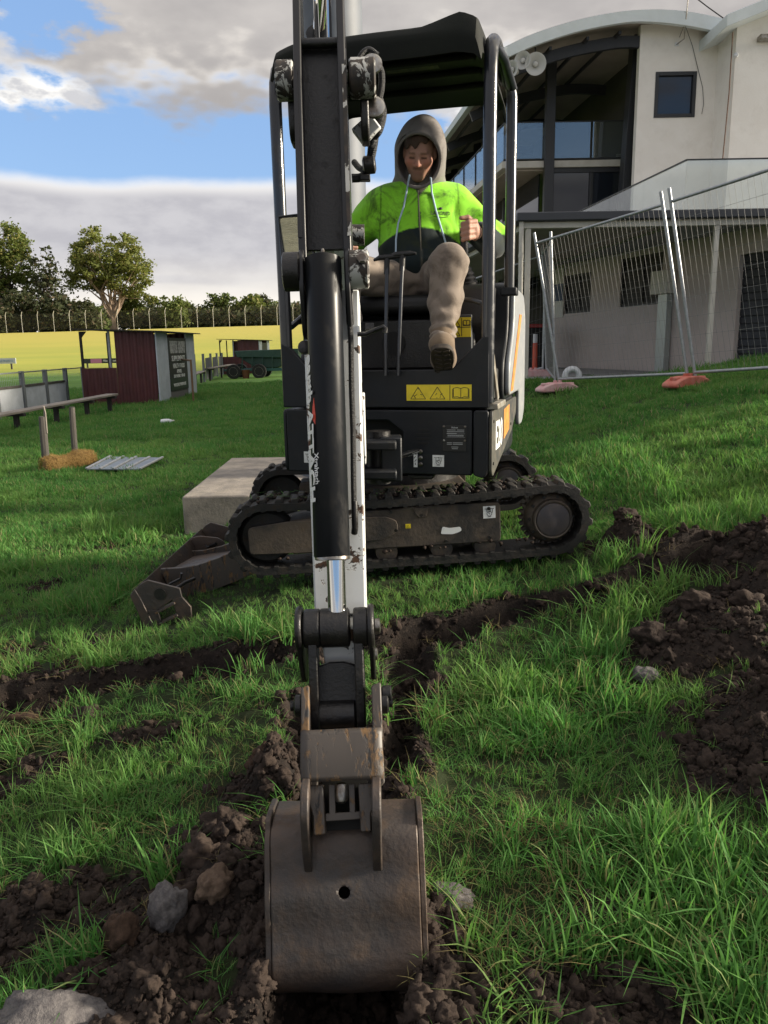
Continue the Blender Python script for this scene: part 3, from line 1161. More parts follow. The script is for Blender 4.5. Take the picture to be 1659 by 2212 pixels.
def build_house():
    b = 0.012
    X, Y_, Z_ = Vector((1, 0, 0)), Vector((0, 1, 0)), Vector((0, 0, 1))
    # body behind the front plates
    o = hb()
    o.prism(rounded([(-.475, -.60), (.475, -.60), (.50, .15), (.47, .52), (.25, .68), (-.25, .68), (-.47, .52), (-.50, .15)], .12, 4), (0, 0, .60), X, Y_, (0, 0, .31))
    o.build('body', M['charcoal'], EX, bevel=.02)
    # lower front plate around the boom opening
    lp = hb()
    lp.prism([(-.49, .585), (-.30, .585), (-.30, .80), (-.24, .845), (.02, .845), (.09, .79), (.09, .62), (.055, .585), (.415, .585), (.415, .895), (-.49, .895)], (0, -.74, 0), X, Z_, (0, .15, 0))
    front = lp.build('front_panel', M['charcoal'], EX, bevel=.006)
    q = hb()
    q.prism(rounded([(.421, .585), (.47, .572), (.49, .60), (.49, .895), (.421, .895)], .012, 2), (0, -.74, 0), X, Z_, (0, .15, 0))
    q.build('front_panel', M['charcoal'], EX, bevel=.006)
    r_ = hb()
    r_.box((-.31, -.62, .585), (.10, -.585, .86))
    r_.build('boom_recess', M['dark'], EX)
    # right lower side skirt, its lower edge rising to the back
    s = hb()
    s.prism(rounded([(-.735, .60), (-.70, .575), (-.20, .66), (.10, .72), (.30, .80), (.30, .895), (-.735, .895)], .03, 3), (.492, 0, 0), Y_, Z_, (.016, 0, 0))
    s.build('side_skirt', mat('side_skirt_lit_dusty', (0.06, 0.058, 0.046), 0.6, col2=(0.022, 0.024, 0.026), ns=7, dust=(0.16, 0.13, 0.09), dust_amt=0.5), EX, bevel=.004)  # warm light on this side put into the base colour, dust over it
    s = hb()
    s.prism(rounded([(-.735, .60), (-.70, .575), (-.20, .66), (.10, .72), (.30, .80), (.30, .895), (-.735, .895)], .03, 3), (-.508, 0, 0), Y_, Z_, (.016, 0, 0))
    s.build('side_skirt', M['charcoal'], EX, bevel=.004)
    # upper front plate with gussets up to the posts
    up = hb()
    up.prism([(-.505, .905), (.49, .905), (.49, 1.235), (.462, 1.235), (.32, 1.085), (-.36, 1.085), (-.46, 1.20), (-.505, 1.22)], (0, -.735, 0), X, Z_, (0, .03, 0))
    up.build('floor_front', M['charcoal'], EX, bevel=.006)
    # floor, seat base, seat
    f = hb()
    f.box((-.49, -.71, .92), (.47, .1, 1.075))
    f.build('floor', M['dark'], EX, bevel=.01)
    k = hb()
    k.prism([(-.48, 1.075), (.37, 1.075), (.37, 1.33), (-.48, 1.33)], (0, -.37, 0), X, Z_, (0, .45, 0))
    sb = k.build('seat_base', M['black'], EX, bevel=.012)
    for cx in (-.04,):
        k = hb()
        k.lathe([(.0, -.012), (.055, -.012), (.06, 0), (.06, .01)], (cx, -.37, 1.21), (0, -1, 0), 20)
        k.build('cable_grommet', M['dark'], sb)
    k = hb()
    k.prism([(.17, 1.08), (.36, 1.08), (.36, 1.345), (.17, 1.345)], (0, -.405, 0), X, Z_, (0, .03, 0))
    k.build('fuse_panel', mat('panel_grey', (0.05, 0.055, 0.06), 0.5), EX, bevel=.004)
    c = hb()
    c.box((-.26, -.40, 1.36), (.27, .10, 1.45))
    seat = c.build('seat', M['seat'], EX, bevel=.035, seg=4)
    c = hb()
    c.box((-.24, .06, 1.42), (.25, .17, 1.86), rot=Matrix.Rotation(R(-8), 3, 'X'))
    c.build('seat_back', M['seat'], EX, bevel=.045, seg=4)
    # control consoles beside the seat
    for sx in (-1, 1):
        x0, x1 = (.27, .43) if sx > 0 else (-.45, -.28)
        c = hb()
        c.prism(rounded([(-.40, 1.30), (-.36, 1.47), (-.30, 1.50), (.06, 1.50), (.06, 1.08), (-.24, 1.08)], .04, 3), (x0, 0, 0), Y_, Z_, (x1 - x0, 0, 0))
        c.build('console', M['seat'], EX, bevel=.02, seg=3)
    # right cover: charcoal front, white outside
    c = hb()
    prof = [(-.24, .905), (-.24, 1.10), (-.10, 1.22), (-.06, 1.30), (-.05, 1.49), (.02, 1.525), (.50, 1.50), (.62, 1.35), (.64, .93), (.6, .905)]
    c.prism(rounded(prof, .06, 4), (.385, 0, 0), Y_, Z_, (.112, 0, 0))
    cov = c.build('side_cover', M['charcoal'], EX, bevel=.012, seg=3)
    c = hb()
    prof = [(-.215, .93), (-.215, 1.09), (-.075, 1.23), (-.035, 1.30), (-.02, 1.47), (.03, 1.50), (.48, 1.48), (.6, 1.34), (.62, .80), (.5, .72), (.33, .72), (.30, .93)]
    c.prism(rounded(prof, .05, 4), (.499, 0, 0), Y_, Z_, (.026, 0, 0))
    sp = c.build('side_cover_panel', M['side_white'], EX, bevel=.01, seg=3)
    sp['label'] = 'white outer side panel with orange stripe'
    c = hb()
    c.prism([(-.17, .95), (-.06, .95), (.34, 1.36), (.22, 1.36)], (.526, 0, 0), Y_, Z_, (.002, 0, 0))
    c.build('stripe', M['orange_ink'], sp)
    c = hb()
    c.prism([(-.45, .905), (-.45, 1.15), (-.3, 1.3), (-.05, 1.5), (.50, 1.50), (.62, 1.35), (.64, .93)], (-.52, 0, 0), Y_, Z_, (.12, 0, 0))
    c.build('side_cover', M['charcoal'], EX, bevel=.02, seg=3)
    c = hb()
    c.prism(rounded([(-.40, .62), (.39, .62), (.39, 1.50), (-.40, 1.50)], .08, 3), (0, .17, 0), X, Z_, (0, .46, 0))
    c.build('engine_hood', M['charcoal'], EX, bevel=.05, seg=3)
    # foot step and floor edge on the right
    c = hb()
    c.box((.475, -.715, .897), (.53, -.42, .925))
    st = c.build('step', M['tread_metal'], EX, bevel=.004)
    c = hb()
    for i in range(7):
        c.box((.478, -.70 + i * .038, .925), (.50, -.685 + i * .038, .936))
    c.build('step_grip', M['dark'], st)
    c = hb()
    c.bar((.478, -.56, 1.18), (.50, -.50, .93), .05, .012, up=(1, 0, 0))
    c.build('step_plate', M['tread_metal'], EX, bevel=.003)
    # canopy posts: front pair bend back into the roof frame
    def post(x, xt, y0, z0, name='canopy_post'):
        p = hb()
        pts = [(x, y0, z0), (xt, y0 - .005, 2.30), (xt, y0 + .005, 2.40), (xt, y0 + .03, 2.46), (xt, y0 + .08, 2.50), (xt, y0 + .15, 2.51), (xt, y0 + .55, 2.47)]
        p.tube(pts, .029, 14)
        return p.build(name, M['post'], EX, smooth=True)
    post(.480, .480, -.705, .93)
    post(-.485, -.490, -.705, .93)
    for sx, zb in ((1, 1.46), (-1, 1.45)):
        p = hb()
        xx = .515 if sx > 0 else -.52
        p.tube([(xx, -.20, zb), (xx, -.20, 2.38), (xx - sx * .012, -.21, 2.45), (xx - sx * .04, -.24, 2.50)], .026, 14)
        p.build('canopy_post', M['post'], EX, smooth=True)
        p = hb()
        p.box((xx - .04, -.24, zb - .02), (xx + .04, -.15, zb + .02))
        p.build('post_foot', M['charcoal'], EX, bevel=.006)
    p = hb()
    p.tube([(.515, -.20, 2.42), (.50, -.45, 2.48), (.47, -.63, 2.50)], .024, 12)
    p.build('canopy_rail', M['post'], EX, smooth=True)
    p = hb()
    p.tube([(-.50, -.60, 1.30), (-.40, -.30, 1.47), (-.36, -.20, 1.48)], .016, 8)
    p.build('brace', M['post'], EX, smooth=True)
    # roof: shallow moulded shell
    xs = [-.475, -.455, -.38, -.2, 0, .2, .36, .43, .455]
    tops = [2.43, 2.52, 2.545, 2.55, 2.552, 2.55, 2.545, 2.515, 2.42]
    ysr = [-.80, -.77, -.70, -.45, -.2, 0.02, .10, .13]
    edge = [-.05, -.012, 0, 0, -.005, -.02, -.05, -.10]
    vs, fs = [], []
    for j, yv in enumerate(ysr):
        for i, xv in enumerate(xs):
            vs.append((xv, yv, tops[i] + edge[j] + (0.05 if (i in (6, 7) and j in (1, 2, 3)) else 0)))
    n0 = len(vs)
    bot = [2.43, 2.455, 2.47, 2.465, 2.465, 2.465, 2.47, 2.455, 2.43]
    for j, yv in enumerate(ysr):
        for i, xv in enumerate(xs):
            vs.append((xv * .985, yv * (.99 if yv < 0 else 1), bot[i] + (-.05 if j == 0 else 0) + edge[j] * .12))
    w = len(xs)
    for j in range(len(ysr) - 1):
        for i in range(w - 1):
            a = j * w + i
            fs.append((a, a + 1, a + w + 1, a + w))
            fs.append((n0 + a, n0 + a + w, n0 + a + w + 1, n0 + a + 1))
    for i in range(w - 1):
        fs.append((i, n0 + i, n0 + i + 1, i + 1))
        a = (len(ysr) - 1) * w + i
        fs.append((a, a + 1, n0 + a + 1, n0 + a))
    for j in range(len(ysr) - 1):
        a = j * w
        fs.append((a, a + w, n0 + a + w, n0 + a))
        a = j * w + w - 1
        fs.append((a, n0 + a, n0 + a + w, a + w))
    rf = hb()
    rf.add(vs, fs)
    roof = rf.build('canopy_roof', M['canopy'], EX, smooth=True, auto=50)
    cr = roof.data.attributes.new('crease_edge', 'FLOAT', 'EDGE')
    cr.data.foreach_set('value', [0.5] * len(roof.data.edges))
    m = roof.modifiers.new('subdivision', 'SUBSURF')
    m.levels = 2
    m.render_levels = 2
    rb = hb()
    for yv in (-.62, -.42, -.2):
        rb.box((-.45, yv, 2.44), (.40, yv + .045, 2.467))
    rb.build('roof_rib', M['canopy'], roof, bevel=.01)
    rb = hb()
    rb.box((-.02, -.535, 2.455), (.22, -.49, 2.458))
    rb.build('roof_sticker', mat('faded_sticker', (0.06, 0.06, 0.02), 0.7, col2=(0.012, 0.014, 0.01), ns=30), roof)
    # work lamp below the house front
    lb = hb()
    lb.prism([(.10, .575), (.23, .575), (.22, .555), (.11, .555)], (0, -.70, 0), X, Z_, (0, .06, 0))
    lb.build('tow_lug', M['black'], EX, bevel=.005)


def sticker(name, w, h, o, mtl, parent, drawing, ink='ink'):
    """flat sticker on the house front; the drawing is line segments and polygons in 0..w x 0..h"""
    x0, z0, yv = o
    s = hb()
    s.box((x0, yv - .0016, z0), (x0 + w, yv + .001, z0 + h))
    st = s.build(name, mtl, parent)
    d = hb()
    lw = h * .035
    for seg in drawing:
        for p, q in zip(seg[:-1], seg[1:]):
            a, b = Vector((p[0] + x0, yv - .0022, p[1] + z0)), Vector((q[0] + x0, yv - .0022, q[1] + z0))
            d.bar(a, b, lw, .0008, up=(0, 1, 0))
    if drawing:
        d.build('pictogram', M[ink], st)
    return st


def tri(cx, w, h, z0=0.008):
    return [(cx - w / 2, z0), (cx + w / 2, z0), (cx, z0 + h), (cx - w / 2, z0)]


def book(cx, w, h, z0):
    return [[(cx, z0), (cx, z0 + h * .9)], [(cx, z0 + h * .9), (cx - w * .22, z0 + h), (cx - w * .45, z0 + h * .92), (cx - w * .45, z0 + h * .1), (cx - w * .2, z0 + h * .14), (cx, z0), (cx + w * .2, z0 + h * .14),
             (cx + w * .45, z0 + h * .1), (cx + w * .45, z0 + h * .92), (cx + w * .22, z0 + h), (cx, z0 + h * .9)],
            [(cx - w * .5, z0 + h * .85), (cx - w * .5, z0), (cx + w * .5, z0), (cx + w * .5, z0 + h * .85)]]


def hook_pic(w, h):
    c = [(w * .5 + math.sin(a) * w * .2, h * .38 - math.cos(a) * h * .2) for a in [i * math.pi / 6 for i in range(13)]]
    return [c, [(w * .12, h * .78), (w * .88, h * .78)], [(w * .5, h * .85), (w * .6, h * .62), (w * .42, h * .45), (w * .56, h * .32)], [(w * .3, h * .75), (w * .3, h * .5)], [(w * .75, h * .75), (w * .75, h * .45)],
            [(w * .35, h * .12), (w * .65, h * .12)]]


def build_decals():
    fy = -.7365
    sw, sh = .302, .075
    dr = [tri(.055, .07, .056), tri(.145, .07, .056), [(.203, 0.002), (.203, sh - .002)]] + book(.253, .075, .05, .012)
    r = random.Random(4)
    for cx in (.055, .145):
        for k in range(5):
            a = (cx + r.uniform(-.02, .016), .012 + r.uniform(0, .022))
            dr.append([a, (a[0] + r.uniform(-.014, .014), a[1] + r.uniform(-.006, .012))])
    sticker('warning_sticker', sw, sh, (.11, .94, fy), M['yellow'], EX, dr)
    dr = [tri(.028, .04, .036, .052), tri(.028, .04, .036, .006), [(.056, .004), (.056, .092)], [(.0, .048), (.1, .048)]] + book(.08, .035, .026, .056)
    sticker('warning_sticker', .10, .096, (.255, 1.235, -.4065), M['yellow'], EX, dr)
    fy = -.7415
    sticker('hook_sticker', .054, .056, (.232, .625, fy), M['white_sticker'], EX, hook_pic(.054, .056))
    sticker('hook_sticker', .054, .056, (-.405, .63, fy), M['white_sticker'], EX, hook_pic(.054, .056))
    r = random.Random(9)
    sticker('switch_label', .018, .09, (.142, .62, fy), M['white_sticker'], EX, [[(r.uniform(.003, .015), .012 + i * .016), (r.uniform(.003, .015), .022 + i * .016)] for i in range(4)])
    for k in range(3):
        b = hb()
        b.lathe([(.010, 0), (.010, .006), (.006, .008)], (.176, -.741, .635 + k * .031), (0, -1, 0), 10)
        b.build('bolt', M['steel'], EX, smooth=True)
    # maker's plate
    b = MB(HM @ Matrix.Translation((.055, 0, 0)))
    b.box((.225, -.743, .70), (.335 + .0, -.7405, .825))
    pl = b.build('maker_plate', M['ink'], EX, bevel=.001)
    for cx, cz in ((.231, .818), (.329, .818), (.231, .752), (.329, .752)):
        b = MB(HM @ Matrix.Translation((.055, 0, 0)))
        b.lathe([(.0055, 0), (.0055, .003), (.003, .004)], (cx, -.743, cz), (0, -1, 0), 10)
        b.build('rivet', M['steel'], pl, smooth=True)
    fx, fz = HM.to_3x3() @ Vector((1, 0, 0)), Vector((0, 0, 1))
    text_obj('plate_lettering', 'Bobcat', .011, M['silver_ink'], pl, frame(HM @ Vector((.336, -.7438, .814)), fx, fz), .0002, bold=.0003)
    b = MB(HM @ Matrix.Translation((.055, 0, 0)))
    for z, x0, x1 in ((.803, .245, .285), (.803, .292, .325), (.795, .245, .325), (.787, .245, .29), (.742, .245, .268), (.742, .272, .318), (.735, .245, .268), (.735, .272, .318), (.722, .265, .298), (.714, .268, .296)):
        b.box((x0, -.7436, z - .0018), (x1, -.743, z + .0010))
    for i in range(24):
        b.box((.248 + i * .0031, -.7436, .772), (.248 + i * .0031 + (.0020 if i % 3 else .0012), -.743, .780))
    for z in (.7675, .7845):
        b.box((.242, -.7436, z), (.328, -.743, z + .0008))
    b.build('plate_print', M['silver_ink'], pl)
    # vent louvres
    for (x0, x1, z) in ((.163, .213, .800), (.150, .223, .780), (.150, .223, .758), (.163, .213, .738)):
        b = hb()
        b.prism(rounded([(x0, z - .005), (x1, z - .005), (x1, z + .005), (x0, z + .005)], .004, 2), (0, -.7425, 0), Vector((1, 0, 0)), Vector((0, 0, 1)), (0, .004, 0))
        b.build('vent_slot', M['dark'], EX)
    # number on the right skirt
    sy, sz = HM.to_3x3() @ Vector((0, 1, 0)), Vector((0, 0, 1))
    text_obj('model_lettering', 'E20', .19, M['white_ink'], EX, frame(HM @ Vector((.5094, -.50, .755)), sy, sz), .0008, xs=.95, bold=.004)
    b = hb()
    b.prism([(-.30, .71), (-.06, .74), (-.06, .875), (-.30, .865)], (.5085, 0, 0), Vector((0, 1, 0)), Vector((0, 0, 1)), (.0012, 0, 0))
    b.build('logo_patch', M['orange_ink'], EX)
    for yy, zz in ((-.70, .84), (-.70, .64), (.02, .76)):
        b = hb()
        b.cyl((.505, yy, zz), (.512, yy, zz), .008, 10)
        b.build('skirt_bolt', M['dark'], EX)


def track_path(n):
    """closed outline of a track in (x, z): list of (x, z, angle of outward normal)"""
    xl, zl, rl = -.715, .208, .160
    xr, zr, rr = .725, .212, .158
    pts = []
    top = lambda t: (xl + (xr - xl) * t, (zl + rl) * (1 - t) + (zr + rr) * t - .022 * math.sin(math.pi * t))
    for k in range(41):
        pts.append(top(k / 40))
    for k in range(1, 24):
        a = math.pi / 2 - (math.pi - .15) * k / 23
        pts.append((xr + rr * math.cos(a), zr + rr * math.sin(a)))
    x0, z0 = pts[-1]
    pts.append((.50, .050))
    pts.append((.40, .048))
    for k in range(1, 20):
        pts.append((.40 + (xl - .40) * k / 20, .048))
    for k in range(0, 24):
        a = -math.pi / 2 - math.pi * k / 24
        pts.append((xl + rl * math.cos(a), zl + rl * math.sin(a)))
    P = [Vector(p) for p in pts]
    L = [0]
    for i in range(len(P)):
        L.append(L[-1] + (P[(i + 1) % len(P)] - P[i]).length)
    out = []
    for k in range(n):
        s = L[-1] * k / n
        i = max(j for j in range(len(P)) if L[j] <= s + 1e-9)
        t = (s - L[i]) / max(L[i + 1] - L[i], 1e-9)
        p = P[i].lerp(P[(i + 1) % len(P)], t)
        out.append(p)
    res = []
    for k in range(n):
        d = (out[(k + 1) % n] - out[k - 1]).normalized()
        res.append((out[k].x, out[k].y, Vector((-d.y, d.x))))
    return res


def build_tracks():
    ca, sa = 0, 0
    for side in (-1, 1):
        yc = side * .555
        path = track_path(160)
        b = ub()
        vs, fs = [], []
        for (x, z, nv) in path:
            for (dy, dn) in ((-.125, -.014), (.125, -.014), (.125, .022), (-.125, .022)):
                vs.append((x + nv.x * dn, yc + dy, z + nv.y * dn))
        n = len(path)
        for i in range(n):
            j = (i + 1) % n
            for k in range(4):
                k2 = (k + 1) % 4
                fs.append((i * 4 + k, i * 4 + k2, j * 4 + k2, j * 4 + k))
        b.add(vs, [f[::-1] for f in fs])
        belt = b.build('track_belt', M['rubber'], EX, smooth=True)
        belt['label'] = 'rubber track facing the camera' if side < 0 else 'far rubber track behind the machine'
        # tread bars (shared mesh), one object each
        lug = MB()
        lug.prism([(-.024, -.004), (.024, -.004), (.014, .020), (-.014, .020)], (0, -.118, 0), Vector((1, 0, 0)), Vector((0, 0, 1)), (0, .105, 0))
        lug.prism([(-.020, -.004), (.028, -.004), (.018, .018), (-.010, .018)], (.020, -.010, 0), Vector((1, 0, 0)), Vector((0, 0, 1)), (0, .128, 0))
        lme = None
        cog = MB()
        cog.box((-.011, -.1262, -.018), (.011, -.07, -.001))
        cme = None
        NL = 50
        pl = track_path(NL)
        for i, (x, z, nv) in enumerate(pl):
            nx, nz = nv.x, nv.y
            tx, tz = nz, -nx
            Ml = Matrix(((tx, 0, nx, x + nx * .022), (0, 1, 0, yc), (tz, 0, nz, z + nz * .022), (0, 0, 0, 1)))
            if side > 0 and not (z > .2):
                continue
            if lme is None:
                o = lug.build('tread_bar', M['rubber'], None, bevel=.004, seg=1, origin=(0, 0, 0))
                lme = o
            else:
                o = lme.copy()
                link(o)
            o.parent = belt
            o.matrix_local = Matrix.Translation(-OFF[belt]) @ UM @ Ml
            if side < 0:
                Mc = Matrix(((tx, 0, nx, x - nx * .001), (0, 1, 0, yc), (tz, 0, nz, z - nz * .001), (0, 0, 0, 1)))
                if cme is None:
                    o = cog.build('drive_slot', M['dark'], None, origin=(0, 0, 0))
                    cme = o
                else:
                    o = cme.copy()
                    link(o)
                o.parent = belt
                o.matrix_local = Matrix.Translation(-OFF[belt]) @ UM @ Mc
        # frame beam, wheels
        yo = yc + side * .105
        b = ub()
        b.prism(rounded([(-.60, .12), (.46, .115), (.46, .318), (.0, .325), (-.05, .315), (-.25, .318), (-.42, .30), (-.60, .29)], .02, 2), (0, yc - .10, 0), Vector((1, 0, 0)), Vector((0, 0, 1)), (0, .20, 0))
        fr = b.build('track_frame', M['trackframe'], EX, bevel=.006)
        if side < 0:
            b = ub()
            b.prism(rounded([(-.80, .135), (-.50, .125), (-.38, .16), (-.14, .165), (-.06, .20), (-.06, .26), (-.12, .285), (-.60, .29), (-.80, .27)], .02, 2), (0, yc - .112, 0), Vector((1, 0, 0)), Vector((0, 0, 1)), (0, .012, 0))
            b.build('idler_guard', M['trackframe'], fr, bevel=.003)
            b = ub()
            b.prism([(.02, .318), (.10, .318), (.085, .27), (.05, .265), (.035, .28)], (0, yc - .112, 0), Vector((1, 0, 0)), Vector((0, 0, 1)), (0, .012, 0))
            b.build('bracket', M['trackframe'], fr, bevel=.003)
            b = ub()
            for bx, bz in ((-.09, .305), (-.07, .21), (.18, .135), (.06, .28), (.40, .14), (.40, .29)):
                b.cyl((bx, yc - .112, bz), (bx, yc - .100, bz), .009, 8)
            b.build('frame_bolt', M['black'], fr)
            for (x0, z0, w, h, nm, mt) in ((.372, .24, .062, .062, 'hook_sticker', 'white_sticker'), (-.02, .215, .026, .022, 'warning_sticker', 'yellow')):
                b = ub()
                b.box((x0, yc - .1022, z0), (x0 + w, yc - .0995, z0 + h))
                st = b.build(nm, M[mt], fr)
                d = ub()
                for seg in (hook_pic(w, h) if w > .03 else [tri(w / 2, w * .6, h * .6, h * .15)]):
                    for p, q in zip(seg[:-1], seg[1:]):
                        d.bar((p[0] + x0, yc - .1028, p[1] + z0), (q[0] + x0, yc - .1028, q[1] + z0), h * .045, .0006, up=(0, 1, 0))
                d.build('pictogram', M['ink'], st)
            b = ub()
            b.prism(rounded([(.155, .175), (.215, .170), (.245, .178), (.262, .186), (.255, .206), (.20, .202), (.165, .212)], .008, 2), (0, yc - .1022, 0), Vector((1, 0, 0)), Vector((0, 0, 1)), (0, .0025, 0))
            b.build('torn_sticker', M['white_sticker'], fr)
        b = ub()
        b.lathe([(.05, -.06), (.12, -.06), (.13, -.05), (.143, -.02), (.143, .02), (.13, .05), (.05, .06)], (-.715, yc, .208), (0, 1, 0), 32)
        b.build('idler_wheel', M['rubber'], EX, smooth=True)
        for rx in (-.40, -.12, .16, .38):
            b = ub()
            b.lathe([(.03, -.09), (.055, -.085), (.058, -.03), (.045, -.02), (.045, .02), (.058, .03), (.055, .085), (.03, .09)], (rx, yc, .095), (0, 1, 0), 18)
            b.build('track_roller', M['trackframe'], EX, smooth=True)
        b = ub()
        tp = []
        for k in range(28):
            a0 = 2 * math.pi * k / 28
            for da, rr in ((-.06, .155), (-.03, .178), (.03, .178), (.06, .155)):
                tp.append((math.cos(a0 + da * 1.2) * rr * .86, math.sin(a0 + da * 1.2) * rr * .86))
        b.prism(tp, (.725, yc - .02, .212), Vector((1, 0, 0)), Vector((0, 0, 1)), (0, .04, 0))
        sp = b.build('sprocket', M['trackframe'], EX)
        b = ub()
        b.lathe([(.130, 0), (.130, .02), (.115, .042), (.100, .05), (.100, .085), (.094, .09), (.088, .088), (.088, .082), (.0, .082)][:9], (.725, yc - .02, .212), (0, -1, 0), 36)
        b.build('drive_hub', M['trackframe'], sp, smooth=True)
        b = ub()
        b.lathe([(.083, .081), (.083, .088), (.079, .09)], (.725, yc - .02, .212), (0, -1, 0), 36)
        b.build('hub_cap', M['hubplate'], sp, smooth=True)
        b = ub()
        for k in range(10):
            a0 = 2 * math.pi * k / 10
            p = (.725 + .112 * math.cos(a0), yc - .055, .212 + .112 * math.sin(a0))
            b.cyl(p, (p[0], p[1] - .012, p[2]), .009, 6)
        b.build('hub_bolt', M['black'], sp)
    b = ub()
    b.box((-.42, -.46, .18), (.36, .46, .36))
    b.build('centre_frame', M['trackframe'], EX, bevel=.02)
    b = MB()
    b.lathe([(.26, .36), (.30, .40), (.30, .50), (.27, .52), (.27, .60)], (.14, 4.56, 0), (0, 0, 1), 40)
    b.build('slew_ring', M['black'], EX, smooth=True)


def build_blade():
    # blade plate seen from behind, end plates, push arms: near profile at Y0, far at Y1
    Y0, Y1 = 3.76, 5.10
    SW = at_yD(428, 1152, Y1) - at_yD(280, 1287, Y0)
    EXv, EZv = Vector((1, 0, 0)), Vector((0, 0, 1))

    def pr(pts, Y=Y0):
        return [(lambda p: (p.x, p.z))(at_yD(x, y, Y)) for x, y in pts]
    def vert(pts, Y, th, name, mtl, par, bev=.003):
        b = MB()
        b.prism(pr(pts, Y), (0, Y, 0), EXv, EZv, (0, th, 0))
        return b.build(name, mtl, par, bevel=bev)
    b = MB()
    b.prism(pr([(280, 1287), (290, 1272), (303, 1292), (318, 1322), (332, 1352), (342, 1392), (322, 1400), (312, 1360), (298, 1325)]), (0, Y0, 0), EXv, EZv, SW)
    bl = b.build('dozer_blade', M['rust'], EX, bevel=.004)
    bl['label'] = 'rusty steel dozer blade resting in the grass'
    # near end plate with two slots, built as strips round the openings
    for Y, off in ((Y0 + .004, Vector()), (Y1 - .03, None)):
        o = Vector((0, 0, 0)) if off is not None else SW * ((Y1 - .03 - Y0) / (Y1 - Y0))
        b = MB()
        strips = [[(285, 1284), (304, 1262), (318, 1254), (388, 1272), (392, 1290), (372, 1296), (340, 1318), (318, 1318)],
                  [(318, 1318), (340, 1318), (348, 1345), (352, 1388), (330, 1385), (325, 1345)],
                  [(372, 1296), (392, 1290), (412, 1312), (414, 1345), (388, 1352), (378, 1318)]]
        for st in strips:
            P = pr(st)
            b.prism(P, Vector((0, Y0 + .004, 0)) + o, EXv, EZv, (0, .016, 0))
        e_ = b.build('blade_end_plate', M['rust'], bl, bevel=.002)
    for k, (p, q) in enumerate((((338, 1322), (380, 1300)), ((346, 1346), (386, 1326)), ((348, 1372), (392, 1350)))):
        b = MB()
        b.bar(at_yD(*p, Y0 + .02), at_yD(*q, Y0 + .02), .05, .010)
        b.build('slot_bar', M['hitch'], bl, bevel=.002)
    b = MB()
    b.lathe([(.012, 0), (.030, 0), (.030, .004), (.012, .004)], at_yD(346, 1283, Y0), (0, -1, 0), 16)
    b.build('end_plate_eye', M['black'], bl)
    vert([(346, 1229), (390, 1227), (426, 1221), (470, 1206), (502, 1192), (540, 1200), (556, 1234), (510, 1256), (460, 1276), (401, 1292), (372, 1290)], 4.12, .022, 'push_arm', M['hitch'], EX)
    vert([(386, 1192), (440, 1189), (478, 1180), (502, 1172), (540, 1180), (540, 1200), (470, 1215), (410, 1225)], 4.72, .022, 'push_arm', M['hitch'], EX)
    b = MB()
    q = [at_yD(352, 1240, 4.14), at_yD(505, 1215, 4.14), at_yD(505, 1188, 4.72), at_yD(392, 1205, 4.72)]
    b.add(q + [p - Vector((0, 0, .02)) for p in q], [(0, 1, 2, 3), (7, 6, 5, 4), (0, 4, 5, 1), (1, 5, 6, 2), (2, 6, 7, 3), (3, 7, 4, 0)])
    b.build('push_frame_plate', M['rust'], EX)
    for Y in (4.80, 4.92):
        vert(rounded([(408, 1180), (414, 1162), (430, 1158), (470, 1162), (484, 1170), (486, 1178), (460, 1192), (420, 1196)], 4, 2), Y, .016, 'cylinder_bracket', M['rust'], bl)
    b = MB()
    b.cyl(at_yD(425, 1178, 4.87), at_yD(470, 1164, 4.83), .010, 10)
    b.cyl(at_yD(440, 1185, 4.87), at_yD(466, 1175, 4.75), .010, 10)
    b.tube([at_yD(424, 1172, 4.85), at_yD(440, 1168, 4.82), at_yD(448, 1182, 4.8), at_yD(462, 1176, 4.8)], .009, 8)
    b.build('bracket_pins', M['black'], bl, smooth=True)
    b = MB()
    b.cyl((-.95, 4.82, .06), (-.45, 4.66, .22), .03, 14)
    b.build('blade_cylinder', M['black'], EX, smooth=True)
    b = MB()
    b.tube([at_yD(366, 1262, 3.95), at_yD(390, 1250, 3.95), at_yD(392, 1238, 3.95)], .007, 8)
    b.tube([at_yD(378, 1272, 3.9), at_yD(400, 1258, 3.95), at_yD(420, 1250, 4.0)], .010, 8)
    b.build('grease_pipe', M['black'], bl, smooth=True)


# --- boom, dipper arm, linkage and bucket -------------------------------------------------
A_ = at(324, 81, 1.86)
B_ = at(341.5, 645, 1.79)
AX = (B_ - A_).normalized()
WX = (Vector((1, 0, 0)) - AX * AX.x).normalized()
NX = AX.cross(WX).normalized()
if NX.y > 0:
    NX = -NX
LEN = (B_ - A_).length


def sD(dy):
    return (dy - 175) / 1218.0 * LEN


def xD(dx, dy):
    return (dx - (700 + (dy - 175) / 1218.0 * 38)) * 0.463 * 1.825 / 790


def DP(s, x, d):
    return A_ + AX * s + WX * x + NX * d


def arm_plate(x, th, prof, mtl, name, parent, bevel=.003):
    """plate in the (along, toward camera) plane, at sideways x"""
    b = MB()
    b.prism(prof, A_ + WX * x, AX, NX, WX * th)
    return b.build(name, mtl, parent, bevel=bevel)


